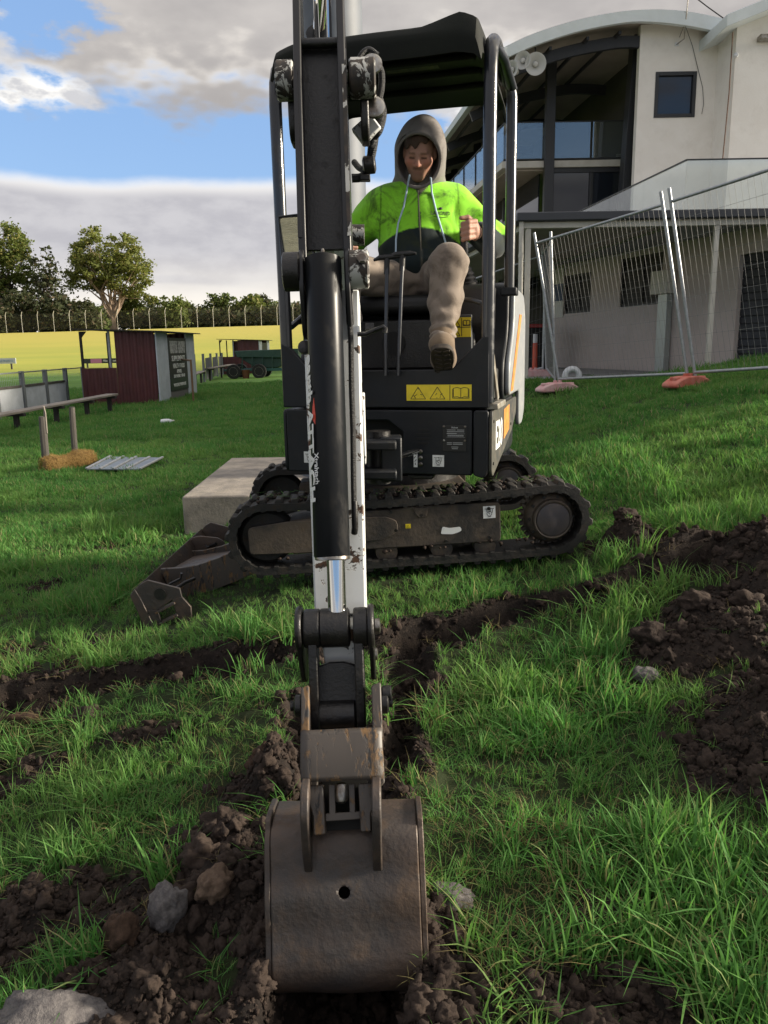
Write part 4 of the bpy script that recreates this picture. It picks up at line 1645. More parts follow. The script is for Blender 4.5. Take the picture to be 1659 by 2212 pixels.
def build_arm():
    # boom: curved box from the swing bracket to the arm pin
    F0 = Vector((-.175, 3.32, .80))
    path = [F0, Vector((-.172, 3.22, 1.15)), Vector((-.168, 3.02, 1.45)), Vector((-.163, 2.72, 1.68)), Vector((-.155, 2.40, 1.80)), A_ + Vector((0, .10, .012))]
    dep = [.12, .17, .20, .20, .16, .11]
    b = MB()
    vs, fs = [], []
    for i, p in enumerate(path):
        d = (path[min(i + 1, 5)] - path[max(i - 1, 0)]).normalized()
        w = Vector((1, 0, 0))
        n = w.cross(d).normalized()
        for (a, c) in ((-1, -1), (1, -1), (1, 1), (-1, 1)):
            vs.append(p + w * a * .052 + n * c * dep[i] / 2)
    for i in range(5):
        for k in range(4):
            k2 = (k + 1) % 4
            fs.append((i * 4 + k, i * 4 + k2, (i + 1) * 4 + k2, (i + 1) * 4 + k))
    fs += [(3, 2, 1, 0), (20, 21, 22, 23)]
    b.add(vs, fs)
    boom = b.build('boom', M['white_worn'], EX, bevel=.008)
    bm_ = bmesh.new()
    bm_.from_mesh(boom.data)
    bmesh.ops.recalc_face_normals(bm_, faces=bm_.faces)
    bm_.to_mesh(boom.data)
    bm_.free()
    # boom nose: cheeks and bosses on both sides of the arm
    for sx in (-1, 1):
        b = MB()
        x0, x1 = (xD(597, 180), xD(637, 180)) if sx < 0 else (xD(757, 180), xD(814, 180))
        b.lathe([(.040, 0), (.044, .004), (.044, x1 - x0 - .004), (.040, x1 - x0)], DP(.004, x0, 0.012), WX, 28)
        b.build('pin_boss', M['white_scuffed'], boom, smooth=True)
        b = MB()
        xx = xD(618, 180) if sx < 0 else xD(778, 180)
        b.prism(rounded([(-.075, -.05), (-.05, -.012), (.06, -.005), (.125, -.03), (.10, -.13), (-.03, -.16)], .03, 3), A_ + WX * xx, AX, NX, WX * .02)
        b.build('boom_cheek', M['black'], boom, bevel=.004)
    b = MB()
    b.lathe([(.016, 0), (.026, .003), (.026, .012), (.018, .016)], DP(.055, xD(810, 240), -.03), NX, 16)
    b.build('hose_fitting', M['steel'], boom, smooth=True)
    b = MB()
    b.lathe([(.020, 0), (.024, .003), (.024, .012), (.014, .016)], DP(-.045, xD(806, 140), -.02), NX, 16)
    b.build('hose_fitting', M['steel'], boom, smooth=True)
    # right-hand hoses hanging beside the boom end
    def hose(pts, r, name='hose'):
        P = [Vector(p) for p in pts]
        out = []
        for i in range(len(P) - 1):
            p0, p1, p2, p3 = P[max(i - 1, 0)], P[i], P[i + 1], P[min(i + 2, len(P) - 1)]
            for k in range(6):
                t = k / 6
                out.append(0.5 * ((2 * p1) + (p2 - p0) * t + (2 * p0 - 5 * p1 + 4 * p2 - p3) * t * t + (3 * p1 - p0 - 3 * p2 + p3) * t ** 3))
        out.append(P[-1])
        b = MB()
        b.tube(out, r, 10)
        return b.build(name, M['hose'], boom, smooth=True)
    hose([atD(800, 128, 1.92), atD(822, 150, 1.93), atD(824, 190, 1.94), atD(815, 235, 1.95), atD(812, 290, 1.97), atD(806, 330, 1.98), atD(798, 355, 1.99), atD(780, 365, 2.02), atD(765, 350, 2.05)], .008)
    hose([atD(818, 215, 1.93), atD(826, 245, 1.94), atD(818, 280, 1.95), atD(806, 300, 1.97), atD(800, 345, 1.99), atD(785, 380, 2.0), atD(760, 385, 2.0)], .011)
    hose([atD(815, 120, 1.95), atD(795, 108, 1.95), atD(775, 130, 1.95), atD(765, 180, 1.97)], .008)
    b = MB()
    b.bar(atD(772, 298, 1.95), atD(812, 262, 1.94), .03, .045)
    b.build('boom_lug', M['white_worn'], boom, bevel=.004)
    b = MB()
    b.cyl(atD(760, 508, 2.15), atD(787, 508, 2.15), .028, 18)
    b.build('boom_pin_boss', M['white_scuffed'], boom, smooth=True)
    b = MB()
    b.lathe([(.012, 0), (.022, .004), (.022, .03), (.012, .034)], atD(783, 358, 1.99), (1, 0, 0.1), 14)
    b.bar(atD(778, 385, 2.0), atD(800, 385, 2.0), .03, .014)
    b.build('hose_clamp', M['black'], boom, bevel=.002)
    # boom cylinder and arm cylinder
    b = MB()
    b.cyl((-.17, 3.20, .72), (-.168, 2.86, 1.22), .040, 20)
    b.build('boom_cylinder', M['barrel'], EX, smooth=True)
    b = MB()
    b.cyl((-.168, 2.86, 1.22), (-.166, 2.66, 1.50), .020, 16)
    b.build('boom_cylinder_rod', M['chrome'], EX, smooth=True)
    T_ = DP(-.30, 0, -.10)
    b = MB()
    b.cyl((-.168, 3.05, 1.72), (-.158, 2.42, 2.05), .036, 20)
    b.build('arm_cylinder', M['barrel'], EX, smooth=True)
    b = MB()
    b.cyl((-.158, 2.42, 2.05), T_, .0175, 16)
    b.tube([DP(.12, -.012, -.045), DP(-.30, -.018, -.045)], .006, 8)
    b.tube([DP(.12, .012, -.045), DP(-.30, .015, -.045)], .006, 8)
    b.build('arm_cylinder_rod', M['chrome'], EX, smooth=True)
    # dipper arm
    arm = thing_part('dipper_arm')
    for sx in (-1, 1):
        up = [(sD(-70), -.06), (sD(-70), .018), (sD(60), .03), (sD(200), .050), (sD(520), .052), (sD(600), .045), (sD(690), .02), (sD(760), -.01), (sD(760), -.08), (sD(560), -.11), (sD(260), -.09), (sD(100), -.07)]
        x0 = xD(643, 350) if sx < 0 else xD(738, 350)
        p = arm_plate(x0, .018, up, M['plate'], 'arm_side_plate', arm)
        # front flange strip, paint worn to bare white along the edge
        b = MB()
        xa = x0 if sx < 0 else x0 + .010
        b.prism([(sD(170), 0), (sD(540), 0), (sD(540), .009), (sD(170), .009)], A_ + NX * .0508 + WX * xa, AX, WX, NX * .003)
        b.build('arm_flange', M['white_scuffed'] if sx > 0 else M['plate'], arm)
    b = MB()
    b.prism([(sD(90), xD(656, 350)), (sD(545), xD(656, 350)), (sD(545), xD(741, 350)), (sD(90), xD(741, 350))], A_ - NX * .02, AX, WX, NX * .012)
    b.build('arm_web', M['black'], arm)
    b = MB()
    b.cyl(DP(sD(95), xD(650, 95), .008), DP(sD(95), xD(748, 95), .008), .012, 12)
    b.build('arm_top_edge', M['black'], arm, smooth=True)
    # white box section behind the bucket cylinder
    def boxsec(name, s0, s1, hw0, hw1, d0, d1, mtl, parent, x0=0.0):
        b = MB()
        vs = []
        for s, hw in ((s0, hw0), (s1, hw1)):
            for (x, d) in ((-hw, d0), (hw, d0), (hw, d1), (-hw, d1)):
                vs.append(DP(s, x + x0, d))
        b.add(vs, [(0, 1, 2, 3), (7, 6, 5, 4), (0, 4, 5, 1), (1, 5, 6, 2), (2, 6, 7, 3), (3, 7, 4, 0)])
        o = b.build(name, mtl, parent, bevel=.004)
        bm_ = bmesh.new()
        bm_.from_mesh(o.data)
        bmesh.ops.recalc_face_normals(bm_, faces=bm_.faces)
        bm_.to_mesh(o.data)
        bm_.free()
        return o
    boxsec('arm_box', sD(640), sD(1330), .0655, .058, -.11, .008, M['white_worn'], arm)
    boxsec('arm_nose', sD(1325), sD(1470), .052, .036, -.085, -.005, M['white_worn'], arm)
    # pin bosses of the bucket cylinder
    for sx in (-1, 1):
        b = MB()
        x0, x1 = (xD(617, 592), xD(655, 592)) if sx < 0 else (xD(756, 592), xD(799, 592))
        b.lathe([(.036, 0), (.043, .003), (.043, abs(x1 - x0) - .004), (.036, abs(x1 - x0))], DP(sD(612), x0, .05), WX, 26)
        b.build('pin_boss', M['white_scuffed'] if sx > 0 else M['black'], arm, smooth=True)
        if sx > 0:
            b = MB()
            b.lathe([(.013, 0), (.013, .008), (.009, .010)], DP(sD(604), x1 - .014, .092), NX, 6)
            b.build('pin_bolt', M['steel'], arm)
        b = MB()
        b.prism(rounded([(sD(550), .02), (sD(580), .08), (sD(650), .08), (sD(740), .03), (sD(750), -.01), (sD(540), -.01)], .02, 3), A_ + WX * (xD(652, 592) if sx < 0 else xD(752, 592) - .004), AX, NX, WX * .011)
        b.build('cylinder_lug', M['plate'], arm, bevel=.003)
    # bucket cylinder
    cx = xD(712, 900)
    b = MB()
    b.lathe([(.030, 0), (.041, .006), (.0415, .05), (.040, .07), (.040, sD(1206) - sD(585)), (.036, sD(1212) - sD(585))], DP(sD(585), cx, .058), AX, 32)
    cyl = b.build('bucket_cylinder', M['barrel'], EX, smooth=True)
    b = MB()
    b.lathe([(.038, 0), (.039, .002), (.039, .008), (.034, .010)], DP(sD(1206), cx + .001, .058), AX, 32)
    b.build('gland_nut', M['steel'], cyl, smooth=True)
    b = MB()
    b.cyl(DP(sD(1210), cx + .008, .058), DP(sD(1320), cx + .008, .058), .0205, 24)
    b.build('cylinder_rod', M['chrome'], cyl, smooth=True)
    b = MB()
    b.lathe([(.005, 0), (.005, .012), (.003, .016)], DP(sD(583), cx, .058), -AX, 8)
    b.build('grease_nipple', M['steel'], cyl)
    b = MB()
    b.prism([(sD(715), -.014), (sD(728), -.014), (sD(728), .012), (sD(715), .012)], DP(0, xD(790, 720), -.0), AX, NX, WX * .02)
    b.tube([atD(772, 722, 1.80), atD(790, 722, 1.80), atD(812, 712, 1.79), atD(829, 706, 1.785), atD(833, 710, 1.785), atD(831, 718, 1.785)], .0055, 8)
    b.build('pipe_bracket', M['black'], arm, smooth=True)
    b = MB()
    P = [DP(sD(y), xD(x, y), .03) for x, y in ((757, 700), (760, 760), (761, 850), (764, 950), (765, 1050), (766, 1100), (767, 1140))]
    b.tube(P, .0065, 10)
    b.build('bucket_hose', M['hose'], arm, smooth=True)
    b = MB()
    b.tube([DP(sD(1095), xD(767, 1095), .03), DP(sD(1150), xD(768, 1150), .03), DP(sD(1160), xD(766, 1155), .02)], .0075, 10)
    b.build('hose_end', M['black'], arm, smooth=True)
    b = MB()
    b.lathe([(.008, 0), (.016, .003), (.016, .012), (.008, .016)], DP(sD(765), xD(661, 765), .012), NX, 12)
    b.build('grease_block', M['black'], arm, smooth=True)
    # lettering running down the barrel's left flank
    def barrel_text(s, dy0, size, ang, mtl, nm, bold):
        cpos = DP(sD(dy0), cx, .058)
        rad = (-WX * math.cos(ang) + NX * math.sin(ang)).normalized()
        up = rad.cross(AX).normalized()
        if up.dot(WX) < 0:
            up = -up
        xdir = AX
        fr = frame(cpos + rad * .0404, xdir, up)
        if fr.col[2].to_3d().dot(rad) < 0:
            fr = frame(cpos + rad * .0404, xdir, -up)
        text_obj(nm, s, size, mtl, cyl, fr, .0005, bold=bold)
    barrel_text('earth ATTACH', 945, .052, R(20), M['white_ink'], 'barrel_lettering', .0016)
    barrel_text('Xtrahtach', 1030, .017, R(50), M['white_ink'], 'barrel_lettering', .0003)
    b = MB()
    rad = (-WX * math.cos(R(46)) + NX * math.sin(R(46)))
    tang = rad.cross(AX).normalized()
    b.prism([(sD(905), -.004), (sD(928), -.006), (sD(940), .003), (sD(925), .005), (sD(885), .001)], A_ + NX * .058 + WX * cx + rad * .0402, AX, tang, rad * .0006)
    b.build('red_flash', M['red_ink'], cyl)
    # linkage between the rod, arm and bucket hitch
    s0 = sD(1352)
    b = MB()
    b.lathe([(.038, 0), (.043, .003), (.043, .062), (.038, .065)], DP(s0, xD(697, 1352), .052), WX, 26)
    b.build('rod_eye', M['black'], cyl, smooth=True)
    for sx, x0, x1 in ((-1, 664, 698), (1, 766, 796)):
        b = MB()
        b.lathe([(.040, 0), (.043, .002), (.043, xD(x1, 0) - xD(x0, 0) - .002), (.040, xD(x1, 0) - xD(x0, 0))], DP(s0, xD(x0, 1352), .052), WX, 24)
        b.prism(rounded([(s0 - .02, .03), (s0 - .02, .08), (s0 + .10, .075), (sD(1575), .055), (sD(1575), .0), (s0 + .05, .01)], .02, 2), A_ + WX * (xD(x0 if sx > 0 else x0 + 8, 1352)), AX, NX, WX * (.020))
        b.build('tipping_link', M['black'], EX, bevel=.003)
    for sx, x0 in ((-1, 648), (1, 795)):
        b = MB()
        b.lathe([(.046, 0), (.050, .003), (.050, .011), (.046, .014)], DP(s0, xD(x0, 1352), .052), WX, 26)
        b.prism(rounded([(s0 - .03, .02), (s0 + .0, .085), (s0 + .04, .08), (sD(1470), .0), (sD(1470), -.06), (s0 + .03, -.04)], .02, 2), A_ + WX * (xD(x0, 1352) + .002), AX, NX, WX * .011)
        b.build('guide_link', M['black'], EX, bevel=.003)
    b = MB()
    b.lathe([(.014, 0), (.018, .002), (.018, .012), (.010, .014)], DP(s0, xD(808, 1352), .052), WX, 12)
    b.lathe([(.010, 0), (.014, .002), (.014, .014), (.008, .016)], DP(sD(1415), xD(800, 1415), -.01), WX, 12)
    b.build('pin_end', M['steel'], EX, smooth=True)
    b = MB()
    b.prism([(sD(1432), xD(690, 1440)), (sD(1424), xD(715, 1440)), (sD(1424), xD(745, 1440)), (sD(1432), xD(772, 1440)), (sD(1570), xD(772, 1570)), (sD(1570), xD(690, 1570))], A_ + NX * .02, AX, WX, NX * .014)
    b.build('link_web', M['black'], EX, bevel=.003)
    b = MB()
    b.lathe([(.030, 0), (.032, .002), (.032, .082), (.030, .084)], DP(sD(1530), xD(690, 1530), .028), WX, 22)
    b.build('link_boss', M['black'], EX, smooth=True)


def thing_part(name):
    """empty part of the excavator that groups its own pieces"""
    o = bpy.data.objects.new(name, None)
    link(o, EX)
    o.location = (0, 0, 0)
    OFF[o] = OFF[EX]
    return o


def build_bucket():
    hx = at(741 * DS, 1620 * DS, 1.66)      # hitch centre on the picture
    # frame of hitch: x right, v up along the hitch, n toward camera
    up = (at(738 * DS, 1480 * DS, 1.69) - at(744 * DS, 1790 * DS, 1.60)).normalized()
    wx = (Vector((1, 0, 0)) - up * up.x).normalized()
    nn = wx.cross(up).normalized()
    if nn.y > 0:
        nn = -nn
    mp = 0.463 * 1.655 / 790          # metres per D pixel here

    def q(dx, dy):
        return ((dx - 741) * mp, (1620 - dy) * mp)

    def poly(pts):
        return [q(*p) for p in pts]
    hit = thing_part('quick_hitch')
    for x0, x1 in ((650, 668), (806, 828)):
        b = MB()
        b.prism(rounded(poly([(x0, 1485), (x1, 1478), (x1, 1600), (x0, 1600)]), .004, 2), hx + nn * .0, wx, up, -nn * .09)
        b.build('hitch_ear', M['hitch'], hit, bevel=.003)
    # curved front plate: quarter barrel
    def plate(u, v):
        xw = (651 + (826 - 651) * u - 741) * mp
        a = -0.25 + 1.5 * v
        return hx + wx * (xw * (1 + .0 * v)) + up * ((1620 - (1578 + 104 * v)) * mp) + nn * (.008 + .009 * math.sin(math.pi * (0.08 + .80 * v)))
    b = MB()
    b.grid(plate, 10, 10)
    b.build('hitch_plate', M['hitch'], hit, smooth=True, solid=.012)
    b = MB()
    b.prism(rounded(poly([(651, 1576), (826, 1572), (829, 1690), (819, 1700), (792, 1700), (792, 1685), (777, 1668), (700, 1668), (684, 1684), (684, 1702), (655, 1700), (649, 1684)]), .003, 2), hx - nn * .012, wx, up, -nn * .03)
    b.build('hitch_body', M['hitch'], hit, bevel=.003)
    for pts in ([(664, 1690), (697, 1690), (699, 1750), (701, 1788), (676, 1790), (675, 1752), (668, 1730)], [(772, 1690), (812, 1690), (806, 1728), (797, 1752), (797, 1786), (775, 1786), (774, 1750)]):
        b = MB()
        b.prism(rounded(poly(pts), .003, 2), hx + nn * .004, wx, up, -nn * .05)
        b.build('hitch_jaw', M['hitch'], hit, bevel=.004)
    for pts in ([(708, 1690), (722, 1690), (722, 1750), (708, 1752)], [(750, 1690), (764, 1690), (764, 1752), (752, 1750)], [(700, 1748), (776, 1746), (776, 1762), (700, 1764)]):
        b = MB()
        b.prism(rounded(poly(pts), .002, 2), hx - nn * .01, wx, up, -nn * .03)
        b.build('hitch_wedge', M['hitch'], hit, bevel=.002)
    b = MB()
    x0, z0 = q(735, 1690)
    p0 = hx + wx * x0 + up * z0 - nn * .012
    b.lathe([(.006, 0), (.013, .004), (.0145, .012), (.0145, .030), (.012, .038), (.006, .042)], p0 + up * .004, -up, 18)
    b.build('hitch_screw', M['steel'], hit, smooth=True)
    b = MB()
    b.prism(poly([(690, 1665), (790, 1665), (790, 1785), (690, 1785)]), hx - nn * .06, wx, up, -nn * .01)
    b.build('hitch_back', M['dark'], hit)
    for xx in (832, 640):
        b = MB()
        x0, z0 = q(xx - (6 if xx > 700 else -10), 1520)
        b.lathe([(.020, 0), (.024, .003), (.024, .014), (.018, .018)], hx + wx * x0 + up * z0 - nn * .035, wx if xx > 700 else -wx, 18)
        b.lathe([(.010, .014), (.012, .026)], hx + wx * x0 + up * z0 - nn * .035, wx if xx > 700 else -wx, 10)
        b.build('hitch_pin', M['black'], hit, smooth=True)
    b = MB()
    b.lathe([(.012, 0), (.017, .003), (.017, .02), (.012, .023)], hx + wx * q(828, 1500)[0] + up * q(828, 1500)[1] - nn * .03, wx, 12)
    b.build('hitch_pin', M['black'], hit, smooth=True)
    # bucket: shell profile (y, z) seen from behind, swept across x
    bk = thing_part('bucket')
    bw = .309
    xc = at(743 * DS, 1900 * DS, 1.60).x
    prof = [(1.62, .188), (1.56, .200), (1.52, .203), (1.492, .192), (1.474, .165), (1.456, .12), (1.435, .08), (1.418, .02), (1.392, -.05), (1.398, -.10), (1.44, -.14), (1.52, -.165), (1.66, -.17), (1.82, -.155)]
    sm = []
    P = [Vector(p) for p in prof]
    for i in range(len(P) - 1):
        p0, p1, p2, p3 = P[max(i - 1, 0)], P[i], P[i + 1], P[min(i + 2, len(P) - 1)]
        for k in range(4):
            t = k / 4
            sm.append(0.5 * ((2 * p1) + (p2 - p0) * t + (2 * p0 - 5 * p1 + 4 * p2 - p3) * t * t + (3 * p1 - p0 - 3 * p2 + p3) * t ** 3))
    sm.append(P[-1])
    tilt = .022
    hole = (at(741 * DS, 1930 * DS, 1.60))

    NU = 90
    nv = len(sm) - 1
    # hole: drop quads whose centre lies in the drain hole, ring snapped to the circle
    xs = np.linspace(-bw / 2, bw / 2, NU + 1)
    cum = [0]
    for i in range(nv):
        cum.append(cum[-1] + (sm[i + 1] - sm[i]).length)
    # arc length of the hole centre
    kh = min(range(nv // 2), key=lambda i: abs((1.2 - sm[i].y) / sm[i].x - math.tan(R(PITCH) + math.atan((1930 * DS - 512) / F))))
    hc = (hole.x - xc, cum[kh])
    b = MB()
    # resample finer along the arc
    NV = 230
    arc = np.linspace(0, cum[-1], NV + 1)
    ys_ = np.interp(arc, cum, [p.x for p in sm])
    zs_ = np.interp(arc, cum, [p.y for p in sm])
    vs = []
    for i in range(NU + 1):
        for j in range(NV + 1):
            u_, a_v = xs[i], arc[j]
            du, da = u_ - hc[0], a_v - hc[1]
            rr = math.hypot(du, da)
            if .0095 < rr < .0165:
                u_, a_v = hc[0] + du * .0125 / rr, hc[1] + da * .0125 / rr
            dent = .0025 * math.sin(u_ * 31 + a_v * 17) * math.sin(a_v * 23)
            vs.append((xc + u_ + (np.interp(a_v, arc, zs_) - .1) * -tilt, float(np.interp(a_v, arc, ys_)) + dent, float(np.interp(a_v, arc, zs_))))
    fs = []
    for i in range(NU):
        for j in range(NV):
            du, da = (xs[i] + xs[i + 1]) / 2 - hc[0], (arc[j] + arc[j + 1]) / 2 - hc[1]
            if math.hypot(du, da) < .0122:
                continue
            fs.append((i * (NV + 1) + j, i * (NV + 1) + j + 1, (i + 1) * (NV + 1) + j + 1, (i + 1) * (NV + 1) + j))
    b.add(vs, fs)
    b.build('bucket_shell', M['rust'], bk, smooth=True, solid=.008)
    for sx in (-1, 1):
        b = MB()
        poly_ = [(p.x - .004 if i < 28 else p.x, p.y + (.014 if i < 10 else 0)) for i, p in enumerate(sm)] + [(1.84, -.10), (1.66, .15)]
        xx = xc + sx * (bw / 2 + .001) - (0 if sx > 0 else .012)
        b.prism(poly_, (xx, 0, 0), Vector((0, 1, 0)), Vector((0, 0, 1)), (.012, 0, 0))
        o = b.build('bucket_side', M['rust'], bk, bevel=.002)
        for v in o.data.vertices:
            v.co.x += (v.co.z + OFF[o].z - .1) * -tilt
    b = MB()
    b.prism(rounded([(1.53, .12), (1.485, .06), (1.462, -.02), (1.455, -.08), (1.50, -.13), (1.75, -.135), (1.66, .04)], .02, 2), (xc - bw / 2 + .008, 0, 0), Vector((0, 1, 0)), Vector((0, 0, 1)), (bw - .016, 0, 0))
    b.build('soil_load', M['clod'], bk, bevel=.01)
    # ears that carry the hitch
    for x0, x1 in ((652, 674), (803, 828)):
        b = MB()
        xa = (x0 - 741) * 0.463 * 1.62 / 790 + xc
        th = (x1 - x0) * 0.463 * 1.62 / 790 * .8
        b.prism(rounded([(1.452, .125), (1.425, .20), (1.415, .28), (1.44, .325), (1.50, .335), (1.56, .25), (1.50, .15)], .015, 2), (xa, 0, 0), Vector((0, 1, 0)), Vector((0, 0, 1)), (th, 0, 0))
        b.build('bucket_ear', M['rust'], bk, bevel=.003)


def build_swing():
    b = MB()
    for x0 in (-.255, -.105):
        b.prism(rounded([(3.55, .60), (3.45, .58), (3.27, .64), (3.22, .80), (3.27, .90), (3.34, 1.0), (3.40, .98), (3.42, .80), (3.56, .74)], .03, 3), (x0, 0, 0), Vector((0, 1, 0)), Vector((0, 0, 1)), (.022, 0, 0))
    b.build('swing_bracket', M['charcoal'], EX, bevel=.004)
    b = MB()
    b.cyl((-.02, 3.60, .58), (-.02, 3.60, .82), .055, 20)
    b.build('swing_pin', M['black'], EX, smooth=True)
    b = MB()
    b.box((-.20, 3.44, .62), (.06, 3.62, .66))
    b.box((-.20, 3.44, .75), (.06, 3.62, .79))
    b.box((-.01, 3.50, .60), (.085, 3.62, .80))
    b.build('swing_casting', M['charcoal'], EX, bevel=.008)
    b = MB()
    b.cyl((.05, 3.56, .70), (.16, 3.72, .71), .014, 12)
    b.build('swing_cylinder_rod', M['chrome'], EX, smooth=True)
    b = MB()
    b.cyl((-.26, 3.32, .80), (-.08, 3.32, .80), .03, 16)
    b.build('boom_foot_pin', M['steel'], EX, smooth=True)
    b = MB()
    b.prism(rounded([(3.20, .72), (3.14, .86), (3.18, 1.0), (3.26, 1.02), (3.30, .74)], .02, 2), (-.10, 0, 0), Vector((0, 1, 0)), Vector((0, 0, 1)), (.03, 0, 0))
    b.build('boom_lug', M['white_worn'], EX, bevel=.004)


def build_levers():
    for (xb, yb, xt, yt, z0, zt) in ((.018, 3.80, .035, 3.84, 1.06, 1.60), (.078, 3.79, .107, 3.83, 1.06, 1.612)):
        b = MB()
        b.tube([(xb, yb, z0), (xb + (xt - xb) * .7, yb + .02, z0 + .40), (xt, yt, zt - .02)], .009, 10)
        lv = b.build('travel_lever', M['post'], EX, smooth=True)
        b = MB()
        b.cyl((xt - .004, yt, zt - .075), (xt, yt, zt), .014, 10)
        b.tube([(xt - .062, yt + .012, zt - .010), (xt - .035, yt, zt), (xt + .035, yt - .006, zt + .004), (xt + .062, yt - .012, zt + .002)], [.006, .012, .012, .006], 10)
        b.build('lever_grip', M['seat'], lv, smooth=True)
    # joystick with rubber boot, right of the operator
    for sx, J in ((1, Vector((.448, 4.23, 1.50))), (-1, Vector((-.19, 4.36, 1.50)))):
        b = MB()
        top = J + Vector((-.012, -.02, .12))
        b.lathe([(.056, 0), (.058, .012), (.046, .020), (.050, .032), (.040, .042), (.043, .054), (.032, .066), (.034, .078), (.020, .09), (.018, .10)], J, top - J, 18)
        jb = b.build('joystick_boot', M['seat'], EX, smooth=True)
        b = MB()
        b.tube([J + Vector((-.01, -.015, .09)), J + Vector((-.014, -.022, .16)), J + Vector((-.018, -.028, .22)), J + Vector((-.02, -.03, .275))], [.012, .020, .019, .022], 12)
        b.build('joystick', M['seat'], EX, smooth=True)
    b = MB()
    b.tube([(.40, 4.02, 1.415), (.44, 3.98, 1.41), (.49, 3.96, 1.395), (.505, 3.965, 1.36), (.50, 3.99, 1.32)], .012, 10)
    b.build('lock_lever', M['post'], EX, smooth=True)
    # work lamp on the left of the boom
    C = at(640 * DS * .975, 520 * DS, 2.30)
    lamp = thing_part('work_lamp')
    b = MB()
    tl, tr, br_, bl_ = atD(598, 466, 2.30), atD(660, 462, 2.30), atD(668, 575, 2.30), atD(606, 572, 2.30)
    nrm = Vector((-.1, -1, -.1)).normalized()
    uu = (tr - tl).normalized()
    vv = (bl_ - tl).normalized()
    b.prism(rounded([(0, 0), ((tr - tl).length, 0), ((tr - tl).length, (bl_ - tl).length), (.012, (bl_ - tl).length)], .012, 3), tl, uu, vv, -nrm * .05)
    b.build('lamp_housing', M['black'], lamp, bevel=.004)
    b = MB()
    b.prism(rounded([(.008, .008), ((tr - tl).length - .008, .008), ((tr - tl).length - .008, (bl_ - tl).length - .01), (.018, (bl_ - tl).length - .01)], .010, 3), tl + nrm * .004, uu, vv, nrm * .006)
    b.build('lamp_lens', M['lens'], lamp, bevel=.003)
    b = MB()
    b.tube([tl + uu * .006 + vv * .004 + nrm * .008, bl_ + uu * .006 - vv * .006 + nrm * .008, bl_ + uu * .05 - vv * .002 + nrm * .008], .003, 6)
    b.tube([tl + uu * .006 + vv * .004 + nrm * .008, tr + nrm * .008], .003, 6)
    b.build('lamp_guard', M['post'], lamp, smooth=True)
    b = MB()
    b.cyl((-.25, 2.6, 1.60), (-.17, 2.6, 1.60), .014, 10)
    b.build('lamp_bracket', M['black'], lamp, smooth=True)


def build_mud():
    """soil and torn grass packed on top of the tracks"""
    b = MB()
    r = random.Random(12)
    for k in range(170):
        x = r.uniform(-.75, .75)
        y = -.555 + r.uniform(-.12, .12) if k < 130 else .555 + r.uniform(-.12, .12)
        t = (x + .715) / 1.44
        z = .208 + .160 * (1 - t) + t * .162 - .022 * math.sin(math.pi * max(0, min(1, t))) + .030
        if k > 150:
            z, y = r.uniform(.10, .13), -.665
        s = r.uniform(.006, .017)
        o = UM @ Vector((x, y, z))
        vs = []
        for d in ((1, 0, 0), (0, 1, 0), (-1, 0, 0), (0, -1, 0), (0, 0, 1), (0, 0, -1), (.7, .7, .5), (-.7, .6, .5), (-.6, -.7, .5), (.7, -.6, .5)):
            vs.append(o + Vector(d) * s * r.uniform(.6, 1.3) + Vector((0, 0, -s * .2)))
        b.add(vs, [(0, 6, 9), (6, 1, 7), (7, 2, 8), (8, 3, 9), (6, 7, 4), (7, 8, 4), (8, 9, 4), (9, 6, 4), (0, 1, 6), (1, 2, 7), (2, 3, 8), (3, 0, 9), (0, 5, 1), (1, 5, 2), (2, 5, 3), (3, 5, 0)])
    o = b.build('packed_mud', M['clod'], EX, smooth=True, auto=False)
    o['kind'] = 'stuff'
    b = MB()
    for k in range(150):
        x = r.uniform(-.80, .80)
        y = -.555 + r.uniform(-.12, .12)
        t = max(0, min(1, (x + .715) / 1.44))
        z = .208 + .160 * (1 - t) + t * .162 - .022 * math.sin(math.pi * t) + .045
        o = UM @ Vector((x, y, z))
        d = Vector((r.gauss(0, 1), r.gauss(0, 1), r.uniform(-.1, .25))).normalized() * r.uniform(.03, .08)
        w = d.cross(Vector((0, 0, 1))).normalized() * .002
        b.add([o - w, o + w, o + d], [(0, 1, 2)])
    o = b.build('torn_grass', M['grass'], EX)
    o['kind'] = 'stuff'


build_house()
build_decals()
build_tracks()
build_blade()
build_arm()
build_bucket()
build_swing()
build_levers()
build_mud()
# ------------------------------------------------------------------ clubhouse grandstand on the right
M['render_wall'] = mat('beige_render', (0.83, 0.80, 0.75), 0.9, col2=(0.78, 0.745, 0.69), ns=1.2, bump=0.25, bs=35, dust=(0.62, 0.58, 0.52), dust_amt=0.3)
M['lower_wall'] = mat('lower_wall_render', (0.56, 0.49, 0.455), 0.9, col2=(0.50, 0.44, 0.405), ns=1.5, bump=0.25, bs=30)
M['cream_paint'] = mat('cream_paint', (0.58, 0.56, 0.50), 0.55, col2=(0.50, 0.48, 0.42), ns=3)
M['gutter'] = mat('dark_gutter', (0.028, 0.032, 0.040), 0.45)
M['fascia'] = mat('pale_fascia', (0.66, 0.71, 0.72), 0.5, col2=(0.60, 0.65, 0.65), ns=1.5)
M['soffit'] = mat('soffit_board', (0.42, 0.37, 0.31), 0.8, col2=(0.36, 0.31, 0.26), ns=1)
M['dark_steel'] = mat('dark_column_steel', (0.022, 0.024, 0.028), 0.5)
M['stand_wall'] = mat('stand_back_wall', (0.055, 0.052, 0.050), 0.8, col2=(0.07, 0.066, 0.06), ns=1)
M['glass'] = glass_mat('balustrade_glass', (0.93, 0.97, 0.96), 0.08, 0.015, 2.1, (0.35, 0.40, 0.40))
